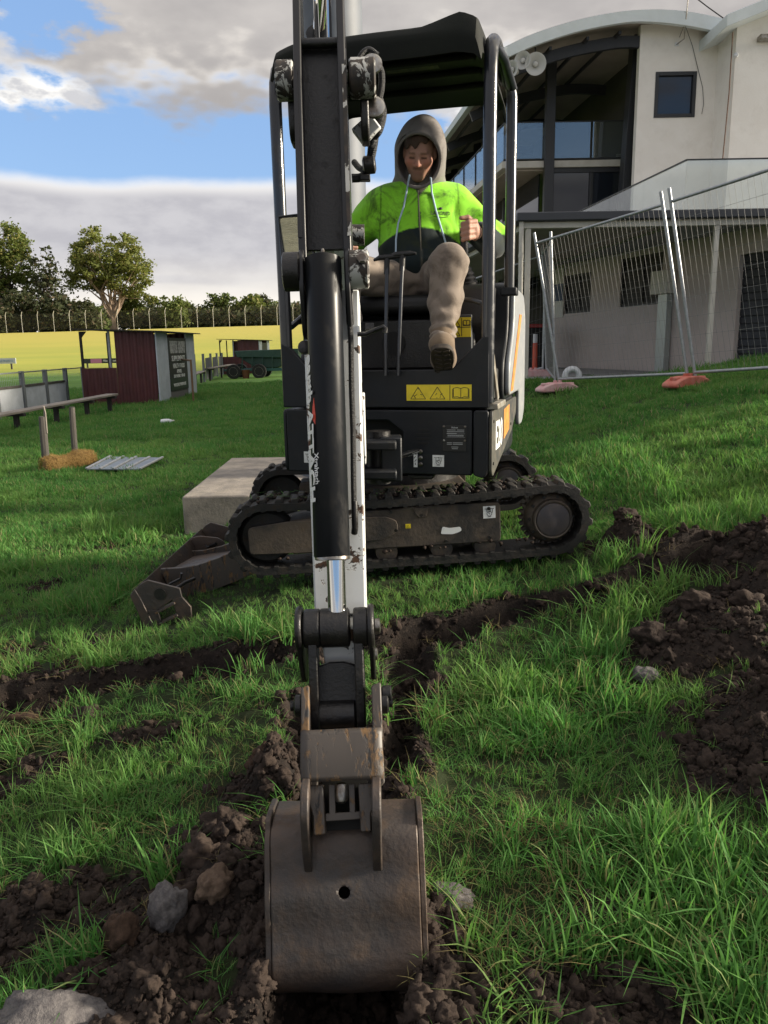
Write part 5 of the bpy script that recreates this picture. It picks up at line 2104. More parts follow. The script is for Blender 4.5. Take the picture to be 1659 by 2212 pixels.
M['dark_glass'] = mat('dark_window_glass', (0.016, 0.020, 0.027), 0.03, spec=0.5)
M['dark_glass'].node_tree.nodes['Principled BSDF'].inputs['IOR'].default_value = 1.55
M['window_black'] = mat('screened_window', (0.018, 0.017, 0.017), 0.6)
M['screen_bar'] = mat('screen_bars', (0.05, 0.047, 0.044), 0.6)
M['roller_door'] = mat('roller_door', (0.020, 0.023, 0.030), 0.55)
M['aluminium'] = mat('aluminium_channel', (0.42, 0.46, 0.44), 0.4, 0.5)
M['box_paint'] = mat('meter_box_paint', (0.56, 0.55, 0.49), 0.6)
M['white_plastic'] = mat('white_plastic', (0.68, 0.70, 0.72), 0.4)
M['horn'] = mat('horn_plastic', (0.50, 0.50, 0.47), 0.45)

VX = Vector((-.1045, .9945, 0))
ZV = Vector((0, 0, 1))


def along(p, v):
    return Vector(p) + VX * v


def wall_hit(dx, dy, P0, d):
    """pixel ray onto the vertical plane through P0 with horizontal direction d: (t, z)"""
    o = Vector((0, 0, 1.2))
    r = atD(dx, dy, 1.0) - o
    d = Vector(d)
    n = Vector((d.y, -d.x, 0))
    k = (Vector(P0) - o).dot(n) / r.dot(n)
    p = o + r * k
    return (p - Vector((P0[0], P0[1], 0))).dot(d), p.z


def build_clubhouse():
    CH = thing('clubhouse', (6.0, 14.5, .6), 'beige two storey clubhouse with curved grandstand roof and glass balconies', 'building')
    ya = 12.3
    GZ = .60
    # awning: gutter, beam, ceiling
    zt, zb_ = at_yD(1400, 455, ya).z, at_yD(1400, 474, ya).z
    zbeam = at_yD(1400, 488, ya).z
    xl = at_yD(1116, 470, ya).x
    P0 = Vector((xl, ya, 0))
    b = MB()
    b.box((xl, ya - .06, zb_), (13.5, ya + .06, zt))
    b.bar(P0 + Vector((.06, .06, (zt + zb_) / 2)), along(P0, 30) + Vector((.06, .06, (zt + zb_) / 2)), .12, zt - zb_ - .004)
    b.build('gutter', M['gutter'], CH, bevel=.015)
    b = MB()
    b.box((xl + .10, ya + .04, zbeam), (13.5, ya + .14, zb_ - .003))
    b.bar(P0 + Vector((.16, .20, (zbeam + zb_) / 2)), along(P0, 30) + Vector((.16, .2, (zbeam + zb_) / 2)), .08, zb_ - zbeam - .006)
    b.build('awning_beam', M['cream_paint'], CH, bevel=.006)
    b = MB()
    P1 = along(P0, 30)
    b.prism([(P0.x + .12, ya + .065), (13.5, ya + .065), (13.5, ya + 2.6), (5.2, ya + 2.6), (P1.x + 4, P1.y), (P1.x + .12, P1.y)], (0, 0, zb_ + .02), Vector((1, 0, 0)), Vector((0, 1, 0)), (0, 0, .12))
    b.build('awning_ceiling', M['soffit'], CH)
    # posts and downpipe
    for (dx, ww) in ((1139, .075), (1541, .07)):
        p = at_yD(dx, 600, ya + .09)
        b = MB()
        b.box((p.x - ww / 2, ya + .055, GZ - .1), (p.x + ww / 2, ya + .055 + ww, zbeam + .01))
        b.build('awning_post', M['cream_paint'], CH, bevel=.004)
    p = at_yD(1124, 600, ya + .05)
    b = MB()
    b.tube([(p.x, ya + .02, zb_ + .02), (p.x, ya + .02, 2.2), (p.x, ya + .02, GZ - .1)], .036, 14)
    dpi = b.build('downpipe', M['cream_paint'], CH, smooth=True)
    b = MB()
    for z in (1.15, 2.45):
        b.cyl((p.x, ya + .02, z), (p.x, ya + .02, z + .05), .041, 14)
    b.build('pipe_clip', M['cream_paint'], dpi, smooth=True)
    for v in (4.2, 8.4, 12.6, 17.0):
        q = along(P0, v)
        b = MB()
        b.box((q.x + .12, q.y, GZ - .1), (q.x + .19, q.y + .07, zbeam + .02))
        b.build('awning_post', M['cream_paint'], CH)
    # lower storey wall, running back from the right
    W0 = Vector((6.15, 11.9 + .75, 0))
    W1 = Vector((4.15, 19.0, 0))
    wd = (W1 - W0).normalized()
    wl = (W1 - W0).length
    wn = Vector((-wd.y, wd.x, 0))
    if wn.x > 0:
        wn = -wn
    openings = []
    wins = []
    for (x0, x1, y0, y1, kind) in ((1218, 1276, 592, 676, 'w'), (1340, 1430, 552, 660, 'w'), (1590, 1700, 543, 800, 'd')):
        ta, z1 = wall_hit(x0, (y0 + y1) / 2, W0, wd)
        tb, _ = wall_hit(x1, (y0 + y1) / 2, W0, wd)
        zt_ = wall_hit((x0 + x1) / 2, y0, W0, wd)[1]
        zb2 = wall_hit((x0 + x1) / 2, y1, W0, wd)[1]
        if kind == 'd':
            zb2 = GZ
        lo, hi = min(ta, tb), max(ta, tb)
        wins.append((lo, hi, zb2, zt_, kind))
    wins.sort()
    th = .18
    b = MB()
    ztop = zb_ + .0
    cuts = []
    t_prev = -6.0
    for (lo, hi, z0, z1, kind) in wins:
        cuts.append((t_prev, lo, GZ - .3, ztop))
        cuts.append((lo, hi, z1, ztop))
        if z0 > GZ + .05:
            cuts.append((lo, hi, GZ - .3, z0))
        t_prev = hi
    cuts.append((t_prev, wl, GZ - .3, ztop))
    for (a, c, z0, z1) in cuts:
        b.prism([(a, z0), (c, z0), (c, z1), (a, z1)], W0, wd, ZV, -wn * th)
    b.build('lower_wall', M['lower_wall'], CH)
    for (lo, hi, z0, z1, kind) in wins:
        if kind == 'w':
            b = MB()
            b.prism([(lo, z0), (hi, z0), (hi, z1), (lo, z1)], W0 - wn * .07, wd, ZV, -wn * .02)
            wnd = b.build('window', M['window_black'], CH)
            b = MB()
            for k in range(9):
                z = z0 + (z1 - z0) * (k + .5) / 9
                b.prism([(lo, z - .008), (hi, z - .008), (hi, z + .008), (lo, z + .008)], W0 - wn * .03, wd, ZV, wn * .01)
            b.build('window_screen', M['screen_bar'], wnd)
            wnd.children[0]['kind'] = 'stuff'
            b = MB()
            for (a0, a1, c0, c1) in ((lo, lo + .04, z0, z1), (hi - .04, hi, z0, z1), (lo + .04, hi - .04, z1 - .04, z1), (lo + .04, hi - .04, z0, z0 + .04), ((lo + hi) / 2 - .03, (lo + hi) / 2 + .03, z0 + .04, z1 - .04)):
                b.prism([(a0, c0), (a1, c0), (a1, c1), (a0, c1)], W0 - wn * .055, wd, ZV, wn * .02)
            b.build('window_frame', M['dark_steel'], wnd)
        else:
            n = 16
            dr = MB()
            dr.prism([(lo, z0), (hi, z0), (hi, z1), (lo, z1)], W0 - wn * .10, wd, ZV, -wn * .02)
            door = dr.build('roller_door', M['roller_door'], CH)
            for k in range(n):
                za, zc = z0 + (z1 - z0) * k / n, z0 + (z1 - z0) * (k + .9) / n
                s = MB()
                s.prism([(lo, za), (hi, za), (hi, zc), (lo, zc)], W0 - wn * .095, wd, ZV, wn * .018)
                s.build('door_slat', M['roller_door'], door, bevel=.006, seg=1)
    # short return wall and dark recess at the far end, floor apron
    b = MB()
    e = W1
    b.prism([(0, GZ - .3), (1.2, GZ - .3), (1.2, ztop), (0, ztop)], e, Vector((1, 0, 0)), ZV, wd * .16)
    b.build('return_wall', M['lower_wall'], CH)
    b = MB()
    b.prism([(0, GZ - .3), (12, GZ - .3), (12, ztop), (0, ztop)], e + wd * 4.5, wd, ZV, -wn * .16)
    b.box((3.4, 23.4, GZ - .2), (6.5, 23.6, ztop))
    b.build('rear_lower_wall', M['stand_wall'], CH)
    b = MB()
    b.prism([(2.0, 13.3), (5.8, 12.9), (5.8, 13.4), (4.0, 19.5), (2.3, 36), (-.6, 36), (1.4, 19)], (0, 0, GZ - .25), Vector((1, 0, 0)), Vector((0, 1, 0)), (0, 0, .28))
    b.build('apron', M['concrete_apron'], CH, bevel=.01)
    # terrace floor above the awning, glass balustrade
    yt = 13.05
    cx = at_yD(1481, 400, yt)
    ztp = at_yD(1560, 345, yt).z
    zdk = zt + .02
    b = MB()
    b.prism([(cx.x - .15, yt - .12), (13.5, yt - .12), (13.5, 20.2), (cx.x - .15 - .8, 20.2)], (0, 0, zt - .14), Vector((1, 0, 0)), Vector((0, 1, 0)), (0, 0, .16))
    b.build('terrace_floor', M['concrete_apron'], CH)
    xx = cx.x
    k = 0
    while xx < 12.5:
        b = MB()
        b.box((xx + .01, yt, zdk), (xx + 1.62, yt + .012, ztp))
        b.build('balustrade_pane', M['glass'], CH)
        xx += 1.64
    b = MB()
    b.box((cx.x, yt - .012, ztp), (12.6, yt + .024, ztp + .018))
    b.bar((cx.x, yt, ztp + .009), along((cx.x, yt, ztp + .009), 14), .03, .018)
    b.build('balustrade_rail', M['dark_steel'], CH)
    for k in range(9):
        p, q = along((cx.x, yt + .03, 0), k * 1.55), along((cx.x, yt + .03, 0), k * 1.55 + 1.53)
        b = MB()
        b.prism([(0, zdk), (1.53, zdk), (1.53, ztp), (0, ztp)], p, VX, ZV, Vector((.012, 0, 0)))
        b.build('balustrade_pane', M['glass'], CH)
    # upper end wall with window
    yw = 20.0
    x0, x1 = at_yD(1378, 200, yw).x, at_yD(1583, 200, yw).x
    wx0, wx1 = at_yD(1417, 204, yw).x, at_yD(1500, 204, yw).x
    wz1, wz0 = at_yD(1458, 158, yw).z, at_yD(1458, 251, yw).z
    ztopw = at_yD(1450, 52, yw).z
    b = MB()
    for (a, c, d, e2) in ((x0, wx0, zt - .1, ztopw), (wx1, x1, zt - .1, ztopw), (wx0, wx1, zt - .1, wz0), (wx0, wx1, wz1, ztopw)):
        b.box((a, yw, d), (c, yw + .2, e2))
    b.build('end_wall', M['render_wall'], CH)
    b = MB()
    b.box((wx0, yw + .05, wz0), (wx1, yw + .07, wz1))
    wnd = b.build('window', M['dark_glass'], CH)
    b = MB()
    for (a, c, d, e2) in ((wx0 - .03, wx0 + .05, wz0 - .03, wz1 + .03), (wx1 - .05, wx1 + .03, wz0 - .03, wz1 + .03), (wx0 + .05, wx1 - .05, wz1 - .05, wz1 + .03), (wx0 + .05, wx1 - .05, wz0 - .03, wz0 + .05)):
        b.box((a, yw - .02, d), (c, yw + .06, e2))
    b.build('window_frame', M['dark_steel'], wnd, bevel=.004)
    # forward block on the far right
    yf = 19.0
    xf = at_yD(1583, 200, yf).x
    zf = at_yD(1640, 10, yf).z
    b = MB()
    b.prism([(xf, zt - .1), (17.4, zt - .1), (17.4, zf + 1.9), (xf + 1.4, zf + .45), (xf, zf - .22)], (0, yf, 0), Vector((1, 0, 0)), ZV, (0, 6.5, 0))
    b.build('right_block', M['render_wall'], CH)
    b = MB()
    x2, z2 = at_yD(1566, 48, 18.6).x, at_yD(1566, 48, 18.6).z
    x3, z3 = at_yD(1659, 2, 18.6).x, at_yD(1659, 2, 18.6).z
    sl = (z3 - z2) / (x3 - x2)
    b.prism([(x2, z2 - .12), (x2, z2 + .12), (17.6, z2 + .12 + sl * (17.6 - x2) * .8), (17.6, z2 - .12 + sl * (17.6 - x2) * .8)], (0, 18.5, 0), Vector((1, 0, 0)), ZV, (0, 7.2, 0))
    b.build('right_roof', M['fascia'], CH, bevel=.01)
    b = MB()
    b.tube([at_yD(1583, 70, yf - .03), at_yD(1575, 200, yf - .03), at_yD(1561, 345, yf - .03)], .014, 8)
    b.build('wall_joint', mat('rusty_joint', (0.16, 0.09, 0.06), .8), CH)
    # curved roof: fascia arc swept back
    yr = 19.5
    outer = [(1092, 101), (1150, 74), (1230, 48), (1310, 30), (1390, 21), (1480, 24), (1572, 42)]
    inner = [(1100, 122), (1160, 96), (1240, 70), (1320, 53), (1385, 46), (1480, 54), (1578, 74)]
    def arc_pts(L):
        P = [at_yD(x, y, yr) for x, y in L]
        out = []
        for i in range(len(P) - 1):
            p0, p1, p2, p3 = P[max(i - 1, 0)], P[i], P[i + 1], P[min(i + 2, len(P) - 1)]
            for k in range(4):
                t = k / 4
                out.append(0.5 * ((2 * p1) + (p2 - p0) * t + (2 * p0 - 5 * p1 + 4 * p2 - p3) * t * t + (3 * p1 - p0 - 3 * p2 + p3) * t ** 3))
        out.append(P[-1])
        return out
    ao, ai = arc_pts(outer), arc_pts(inner)
    n = len(ao)
    back = 25.0
    b = MB()
    vs = [p for p in ao] + [p for p in ai] + [along(p, .12) for p in ao] + [along(p, .12) for p in ai]
    fs = []
    for i in range(n - 1):
        fs += [(n + i, n + i + 1, i + 1, i), (2 * n + i, 2 * n + i + 1, 3 * n + i + 1, 3 * n + i), (i, i + 1, 2 * n + i + 1, 2 * n + i), (n + i + 1, n + i, 3 * n + i, 3 * n + i + 1)]
    fs += [(n, 0, 2 * n, 3 * n), (n - 1, 2 * n - 1, 4 * n - 1, 3 * n - 1)]
    b.add(vs, fs)
    b.build('roof_fascia', M['fascia'], CH)
    b = MB()
    mid = [o.lerp(i_, .45) for o, i_ in zip(ao, ai)]
    vs = [along(p, .10) for p in mid] + [along(p, back) for p in mid]
    b.add(vs, [(i, i + 1, n + i + 1, n + i) for i in range(n - 1)])
    b.build('roof_soffit', M['soffit'], CH, smooth=True)
    b = MB()
    vs = [along(p, .02) + Vector((0, 0, .01)) for p in ao] + [along(p, back) + Vector((0, 0, .01)) for p in ao]
    b.add(vs, [(i, n + i, n + i + 1, i + 1) for i in range(n - 1)])
    b.build('roof_sheet', M['fascia'], CH, smooth=True)
    b = MB()
    e0 = (ao[0] + ai[0]) / 2
    b.bar(e0, along(e0, back), .16, (ao[0] - ai[0]).length * .9)
    b.build('eave_gutter', M['fascia'], CH, bevel=.01)
    for k in range(6):
        v = .6 + k * 3.4
        b = MB()
        pts = [along(p, v) - Vector((0, 0, .22)) for p in ai[:20]]
        for p, q in zip(pts[:-1], pts[1:]):
            b.bar(p, q + (q - p) * .02, .12, .24)
        b.build('roof_beam', M['dark_steel'], CH)
    for k in range(4):
        b = MB()
        p = ai[2 + 4 * k] - Vector((0, 0, .10))
        b.bar(along(p, .3), along(p, back), .06, .07)
        b.build('purlin', M['dark_steel'], CH)
    # stand: back wall, columns, balcony slab, glazing
    yg = 21.9
    xb = at_yD(1372, 200, yg).x
    zs1, zs0 = at_yD(1280, 345, yg).z, at_yD(1280, 360, yg).z
    ztop2 = at_yD(1372, 75, yg).z
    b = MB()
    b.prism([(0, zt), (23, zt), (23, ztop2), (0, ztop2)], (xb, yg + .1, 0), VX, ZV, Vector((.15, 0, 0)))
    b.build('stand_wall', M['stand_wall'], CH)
    cl = MB()
    cA, cB = at_yD(1384, 80, 20.8), at_yD(1351, 420, 20.8)
    cl.bar(Vector((cB.x, 20.8, zt)), Vector((cA.x, 20.8, cA.z + .1)), .40, .40, up=(0, 1, 0))
    cl.build('column', M['dark_steel'], CH, bevel=.01)
    xc_ = at_yD(1186, 300, yg).x
    for v, zz in ((0, at_yD(1186, 92, yg).z), (4.2, 9.0), (8.4, 9.0), (12.6, 9.0)):
        p = along((xc_, yg - .05, 0), v)
        b = MB()
        b.box((p.x - .12, p.y - .12, GZ if v else zt), (p.x + .12, p.y + .12, zz))
        b.build('column', M['dark_steel'], CH, bevel=.01)
    xs0 = at_yD(1085, 350, yg).x
    b = MB()
    b.prism([(0, 0), (xb - xs0, 0), (xb - xs0, 20), (0, 20)], (xs0, yg, zs0), Vector((1, 0, 0)), VX, ZV * (zs1 - zs0))
    b.build('balcony_slab', M['cream_paint'], CH, bevel=.01)
    b = MB()
    b.prism([(.15, .15), (xb - xs0, .15), (xb - xs0, 20), (.15, 20)], (xs0, yg, zs0 - .05), Vector((1, 0, 0)), VX, ZV * .04)
    b.build('balcony_soffit', M['soffit'], CH)
    zg1 = at_yD(1280, 262, yg).z
    for (a, c) in ((1088, 1178), (1197, 1276), (1281, 1362)):
        xa, xc2 = at_yD(a, 300, yg).x, at_yD(c, 300, yg).x
        b = MB()
        b.box((xa, yg + .04, zs1 + .06), (xc2, yg + .052, zg1))
        b.build('balcony_pane', M['glass'], CH)
    b = MB()
    b.box((xs0 + .05, yg + .03, zg1), (xb, yg + .065, zg1 + .025))
    b.bar((xs0 + .06, yg + .05, zg1 + .012), along((xs0 + .06, yg + .05, zg1 + .012), 19), .035, .025)
    b.box((xs0 + .05, yg + .03, zs1 + .035), (xb, yg + .065, zs1 + .058))
    b.build('balcony_rail', M['dark_steel'], CH)
    for k in range(11):
        p = along((xs0 + .06, yg + .08, 0), k * 1.7)
        b = MB()
        b.prism([(0, zs1 + .06), (1.66, zs1 + .06), (1.66, zg1), (0, zg1)], p, VX, ZV, Vector((.012, 0, 0)))
        b.build('balcony_pane', M['glass'], CH)
        b = MB()
        b.box((p.x - .02, p.y - .03, zs1), (p.x + .02, p.y + .01, zg1))
        b.build('balcony_post', M['dark_steel'], CH)
    for (a, c) in ((1196, 1275), (1278, 1352)):
        xa, xc2 = at_yD(a, 400, yg).x, at_yD(c, 400, yg).x
        b = MB()
        b.box((xa, yg + .10, zt - .05), (xc2, yg + .12, zs0 - .12))
        b.build('lower_window', M['dark_glass'], CH)
    b = MB()
    b.box((at_yD(1190, 400, yg).x, yg + .06, zs0 - .12), (xb, yg + .14, zs0 - .002))
    xm = at_yD(1276.5, 400, yg).x
    b.box((xm - .03, yg + .06, zt - .05), (xm + .03, yg + .14, zs0 - .122))
    b.build('window_frame', M['dark_steel'], CH)
    for k in range(6):
        p = along((xc_ - .15, yg + .5, 0), k * 2.4)
        b = MB()
        b.prism([(0, zt - .4), (2.3, zt - .4), (2.3, zs0 - .06), (0, zs0 - .06)], p, VX, ZV, Vector((.03, 0, 0)))
        b.build('lower_window', M['dark_glass'], CH)
    # floodlight on the right block and wall fittings
    b = MB()
    q = at_yD(1652, 82, yf - .1)
    b.box((q.x - .14, yf - .22, q.z - .06), (q.x + .3, yf - .02, q.z + .05))
    b.build('wall_lamp', M['tread_metal'], CH, bevel=.02)
    b = MB()
    q = at_yD(1590, 118, yf - .05)
    b.lathe([(.02, 0), (.05, .01), (.05, .06), (.03, .09)], (q.x, yf - .005, q.z), (0, -1, -.2), 12)
    b.build('security_camera', M['white_plastic'], CH, smooth=True)
    # cable entry: mast on the roof edge and drooping wires
    b = MB()
    b.tube([at_yD(1462, 96, yw - .04), at_yD(1478, 84, yw - .3), at_yD(1482, 40, yw - .5), at_yD(1487, -10, yw - .5)], .012, 8)
    b.tube([at_yD(1468, 80, yw - .03), at_yD(1476, 60, yw - .4), at_yD(1480, 25, yw - .5)], .009, 6)
    b.build('cable_mast', M['tread_metal'], CH, smooth=True)
    b = MB()
    b.tube([at_yD(1496, -10, yw - .6), at_yD(1530, 16, yw - .7), at_yD(1572, 46, yw - .9)], .012, 6)
    b.tube([at_yD(1482, 60, yw - .3), at_yD(1496, 100, yw - .02), at_yD(1508, 150, yw - .02), at_yD(1518, 190, yw - .02), at_yD(1520, 225, yw - .02), at_yD(1516, 246, yw - .02)], .006, 6)
    b.build('cable', M['hose'], CH, smooth=True)
    b = MB()
    q = at_yD(1462, 96, yw)
    b.box((q.x - .05, yw - .03, q.z - .04), (q.x + .04, yw + .01, q.z + .03))
    b.build('cable_bracket', M['white_plastic'], CH)
    # horn loudspeakers under the eave
    for (dx, dy, r, yy, dirv, lab) in ((1157, 138, .235, 19.3, (-.1, -1, -.15), 'largest horn loudspeaker on the stand, its white bell facing out'), (1129, 130, .19, 19.35, (-.5, -1, -.1), 'middle grey white horn loudspeaker under the eave'),
                                  (1104, 150, .19, 19.4, (-.9, -1, 0), 'leftmost horn loudspeaker half hidden behind the canopy post')):
        c = at_yD(dx, dy, yy)
        T = thing('horn_loudspeaker', c, lab, 'loudspeaker', 'horn loudspeakers under the stand eave')
        d = Vector(dirv).normalized()
        b = MB()
        b.lathe([(.03, -.26), (.06, -.24), (.06, -.14), (.05, -.12), (r * .45, -.08), (r * .75, -.03), (r * .98, .0), (r, .012), (r * .97, .012), (r * .7, -.02), (r * .4, -.06), (.04, -.09)], c, d, 26)
        b.build('horn_bell', M['horn'], T, smooth=True)
        b = MB()
        b.lathe([(.02, -.10), (.055, -.06), (.055, -.02), (.03, 0)], c, d, 16)
        b.build('horn_throat', M['horn'], T, smooth=True)
        b = MB()
        b.tube([c - d * .18, c - d * .2 + Vector((0, .05, .15)), c - d * .2 + Vector((.05, .25, .45))], .015, 8)
        b.build('bracket', M['dark_steel'], T, smooth=True)
    # meter box on a channel
    t0, z0 = wall_hit(1432, 610, W0, wd)
    t1, z1 = wall_hit(1458, 585, W0, wd)
    mb = thing('meter_box', W0 + wd * t0, 'cream meter box on an aluminium channel against the lower wall', 'meter box')
    base = W0 + wd * min(t0, t1)
    L = abs(t1 - t0)
    ztop_, zbot_ = wall_hit(1445, 585, W0, wd)[1], wall_hit(1445, 635, W0, wd)[1]
    b = MB()
    b.prism([(-.08, zbot_), (L + .08, zbot_), (L + .08, ztop_), (-.08, ztop_)], base + wn * .02, wd, ZV, wn * .2)
    b.build('box', M['box_paint'], mb, bevel=.008)
    b = MB()
    b.prism([(-.02, zbot_ + .02), (L * .45, zbot_ + .02), (L * .45, ztop_ - .02), (-.02, ztop_ - .02)], base + wn * .22, wd, ZV, wn * .006)
    b.build('box_door', M['box_paint'], mb, bevel=.003)
    b = MB()
    b.prism([(.0, GZ), (L * .8, GZ), (L * .8, zbot_ - .003), (0, zbot_ - .003)], base + wn * .02, wd, ZV, wn * .12)
    b.build('channel', M['aluminium'], mb, bevel=.004)
    # notice on the wall, bollard, bin, drain pipe elbow, tap
    t0, z0 = wall_hit(1208, 633, W0, wd)
    sg = thing('notice_board', W0 + wd * t0 + ZV * z0, 'narrow white and blue notice on the wall left of the small window', 'notice')
    b = MB()
    b.prism([(-.22, -.55), (.22, -.55), (.22, .55), (-.22, .55)], W0 + wd * t0 + ZV * z0 + wn * .003, wd, ZV, wn * .02)
    b.build('board', M['box_paint'], sg)
    b = MB()
    b.prism([(-.21, -.18), (.21, -.18), (.21, .20), (-.21, .20)], W0 + wd * t0 + ZV * z0 + wn * .024, wd, ZV, wn * .003)
    b.build('blue_band', mat('notice_blue', (0.03, 0.06, 0.13), .6), sg)
    q = at_yD(1156, 745, 17.0)
    bo = thing('bollard', (q.x, 17.0, GZ), 'orange and white safety bollard in the shade under the awning', 'bollard')
    b = MB()
    b.lathe([(.10, 0), (.10, .02), (.055, .05), (.05, .55), (.045, .57)], (q.x, 17.0, GZ + .03), (0, 0, 1), 16)
    b.build('post', mat('orange_plastic', (0.62, 0.10, 0.05), .5), bo, smooth=True)
    b = MB()
    b.cyl((q.x, 17.0, GZ + .6), (q.x, 17.0, GZ + .78), .048, 16)
    b.build('white_band', M['white_plastic'], bo, smooth=True)
    q = at_yD(1162, 760, 18.2)
    wb = thing('wheelie_bin', (q.x, 18.2, GZ), 'black wheelie bin with red lid beside the bollard', 'bin')
    b = MB()
    b.prism([(-.22, 0), (.22, 0), (.28, .9), (-.28, .9)], (q.x, 18.0, GZ + .03), Vector((1, 0, 0)), ZV, (0, .5, 0))
    b.build('body', M['dark'], wb, bevel=.02)
    b = MB()
    b.prism([(-.30, .9), (.30, .9), (.28, .98), (-.28, .98)], (q.x, 17.95, GZ + .03), Vector((1, 0, 0)), ZV, (0, .58, 0))
    b.build('lid', mat('red_lid', (0.30, 0.03, 0.03), .5), wb, bevel=.02)
    q = at_yD(1228, 800, 12.9)
    pts = []
    for k in range(9):
        a = math.pi * k / 8
        pts.append(Vector((q.x + .06 - .11 * math.cos(a), 12.9, GZ + .08 + .10 * math.sin(a))))
    pts = [pts[0] - Vector((0, 0, .25))] + pts + [pts[-1] - Vector((0, 0, .03))]
    b = MB()
    b.tube(pts, .05, 16)
    o = b.build('drain_pipe', M['white_plastic'], None, smooth=True)
    tag(o, 'bent white plastic drain pipe standing on the apron', 'pipe')


build_clubhouse()


# ------------------------------------------------------------------ temporary fence panels
M['wire'] = mat('fence_wire', (0.20, 0.20, 0.195), 0.7)
M['foot_red'] = mat('fence_foot_red', (0.50, 0.11, 0.07), 0.7, col2=(0.55, 0.20, 0.15), ns=8, dust=(0.4, 0.3, 0.25), dust_amt=.3)
M['foot_pink'] = mat('fence_foot_pink', (0.58, 0.30, 0.30), 0.7, col2=(0.62, 0.42, 0.42), ns=8)


def fence_panel(p, q, lean, label):
    p, q = Vector((p[0], p[1], 0)), Vector((q[0], q[1], 0))
    p.z = float(gh0(p.x, p.y)) + .08
    q.z = float(gh0(q.x, q.y)) + .08
    T = thing('temporary_fence', (p + q) / 2, label, 'fence', 'temporary mesh fence panels on the bank')
    up = Vector((lean[0], lean[1], 2.05))
    for e in (p, q):
        b = MB()
        b.cyl(e - up * .03, e + up * 1.03, .020, 12)
        b.build('post', M['galv'], T, smooth=True)
    for f in (.035, .96):
        b = MB()
        b.cyl(p + up * f, q + up * f, .018, 12)
        b.build('rail', M['galv'], T, smooth=True)
    d = q - p
    b = MB()
    n = max(6, int(d.length / .078))
    for k in range(1, n):
        a = p + d * (k / n)
        b.tube([a + up * .035, a + up * .96], .0017, 4, cap=False)
    for k in range(1, 9):
        b.tube([p + up * (.035 + .925 * k / 9), q + up * (.035 + .925 * k / 9)], .0017, 4, cap=False)
    w = b.build('wire_infill', M['wire'], T)
    w['kind'] = 'stuff'
    return T


def fence_foot(p, ang, mtl, label):
    z = float(gh0(p[0], p[1]))
    T = thing('ballast_block', (p[0], p[1], z), label, 'ballast block', 'plastic fence feet')
    Mx = Matrix.Translation((p[0], p[1], z)) @ Matrix.Rotation(ang, 4, 'Z')
    b = MB(Mx)
    b.prism(rounded([(-.31, .0), (-.31, .05), (-.22, .10), (-.10, .13), (.10, .13), (.22, .10), (.31, .05), (.31, 0)], .02, 2), (0, -.11, 0), Vector((1, 0, 0)), ZV, (0, .22, 0))
    b.build('block', mtl, T, bevel=.02)
    b = MB(Mx)
    for x in (-.2, .2):
        b.box((x - .05, -.05, .085), (x + .05, .05, .125))
    b.build('handle', mtl, T, bevel=.01)
    b = MB(Mx)
    b.cyl((-.04, 0, .12), (-.04, 0, .16), .028, 10)
    b.cyl((.04, 0, .12), (.04, 0, .16), .028, 10)
    b.build('socket', mtl, T, smooth=True)


FA, FB, FC, FY, FX_ = (2.58, 11.6), (3.60, 9.4), (4.70, 7.15), (2.88, 14.0), (.9, 15.6)
fence_panel(FA, FB, (-.38, .12), 'leaning mesh fence panel in front of the two small windows')
fence_panel((FB[0] + .07, FB[1] - .05), FC, (-.40, .05), 'nearest mesh fence panel running out of the right edge')
fence_panel(FY, (FA[0] - .05, FA[1] + .05), (-.12, .0), 'mesh fence panel seen edge on, between the awning corner and leaning panel')
fence_panel(FX_, (FY[0] - .06, FY[1] + .02), (0, 0.0), 'farthest mesh fence panel, mostly hidden behind the excavator')
fence_foot((FA[0] - .05, FA[1] - .1), .35, M['foot_pink'], 'faded pink fence foot under the leaning panel')
fence_foot((FB[0] - .02, FB[1] - .05), .5, M['foot_red'], 'red plastic fence foot where two fence panels meet')
fence_foot((FY[0] - .25, FY[1] - .1), .1, M['foot_pink'], 'pale pink fence foot beside the downpipe')
fence_foot((FY[0] - .75, FY[1] + .5), .1, M['foot_red'], 'red fence foot just behind the excavator side panel')
# ------------------------------------------------------------------ left side: slab, pole, posts, bench, fence, sheds, trailer
M['maroon'] = mat('maroon_corrugated', (0.085, 0.018, 0.020), 0.6, col2=(0.060, 0.014, 0.016), ns=2, dust=(0.10, 0.06, 0.05), dust_amt=0.3)
M['shed_white'] = mat('shed_white_board', (0.50, 0.54, 0.60), 0.7, col2=(0.42, 0.46, 0.52), ns=2, dust=(0.3, 0.3, 0.28), dust_amt=0.3)
M['sign_black'] = mat('sign_black', (0.018, 0.020, 0.020), 0.6)
M['timber'] = mat('weathered_timber', (0.105, 0.095, 0.085), 0.85, col2=(0.065, 0.058, 0.05), ns=6, bump=0.4, bs=20, stretch=(1, 1, 0.2))
M['timber_pale'] = mat('grey_timber_top', (0.26, 0.23, 0.20), 0.85, col2=(0.17, 0.15, 0.13), ns=5, bump=0.4, bs=20, stretch=(1, .2, 1))
M['timber_dark'] = mat('dark_timber', (0.030, 0.026, 0.024), 0.85)
M['board_white'] = mat('corrugated_board_white', (0.50, 0.52, 0.56), 0.6, col2=(0.42, 0.44, 0.47), ns=3)
M['straw'] = leaf_material('straw_fibre', (0.30, 0.19, 0.065), (0.42, 0.29, 0.11), (0.22, 0.12, 0.045), 0.15)
M['grate'] = mat('galvanised_sheet', (0.26, 0.29, 0.32), 0.35, 0.6, col2=(0.18, 0.20, 0.22), ns=12)
M['green_paint'] = mat('trailer_green', (0.012, 0.050, 0.036), 0.5, col2=(0.020, 0.062, 0.044), ns=5, dust=(0.06, 0.045, 0.03), dust_amt=0.4)
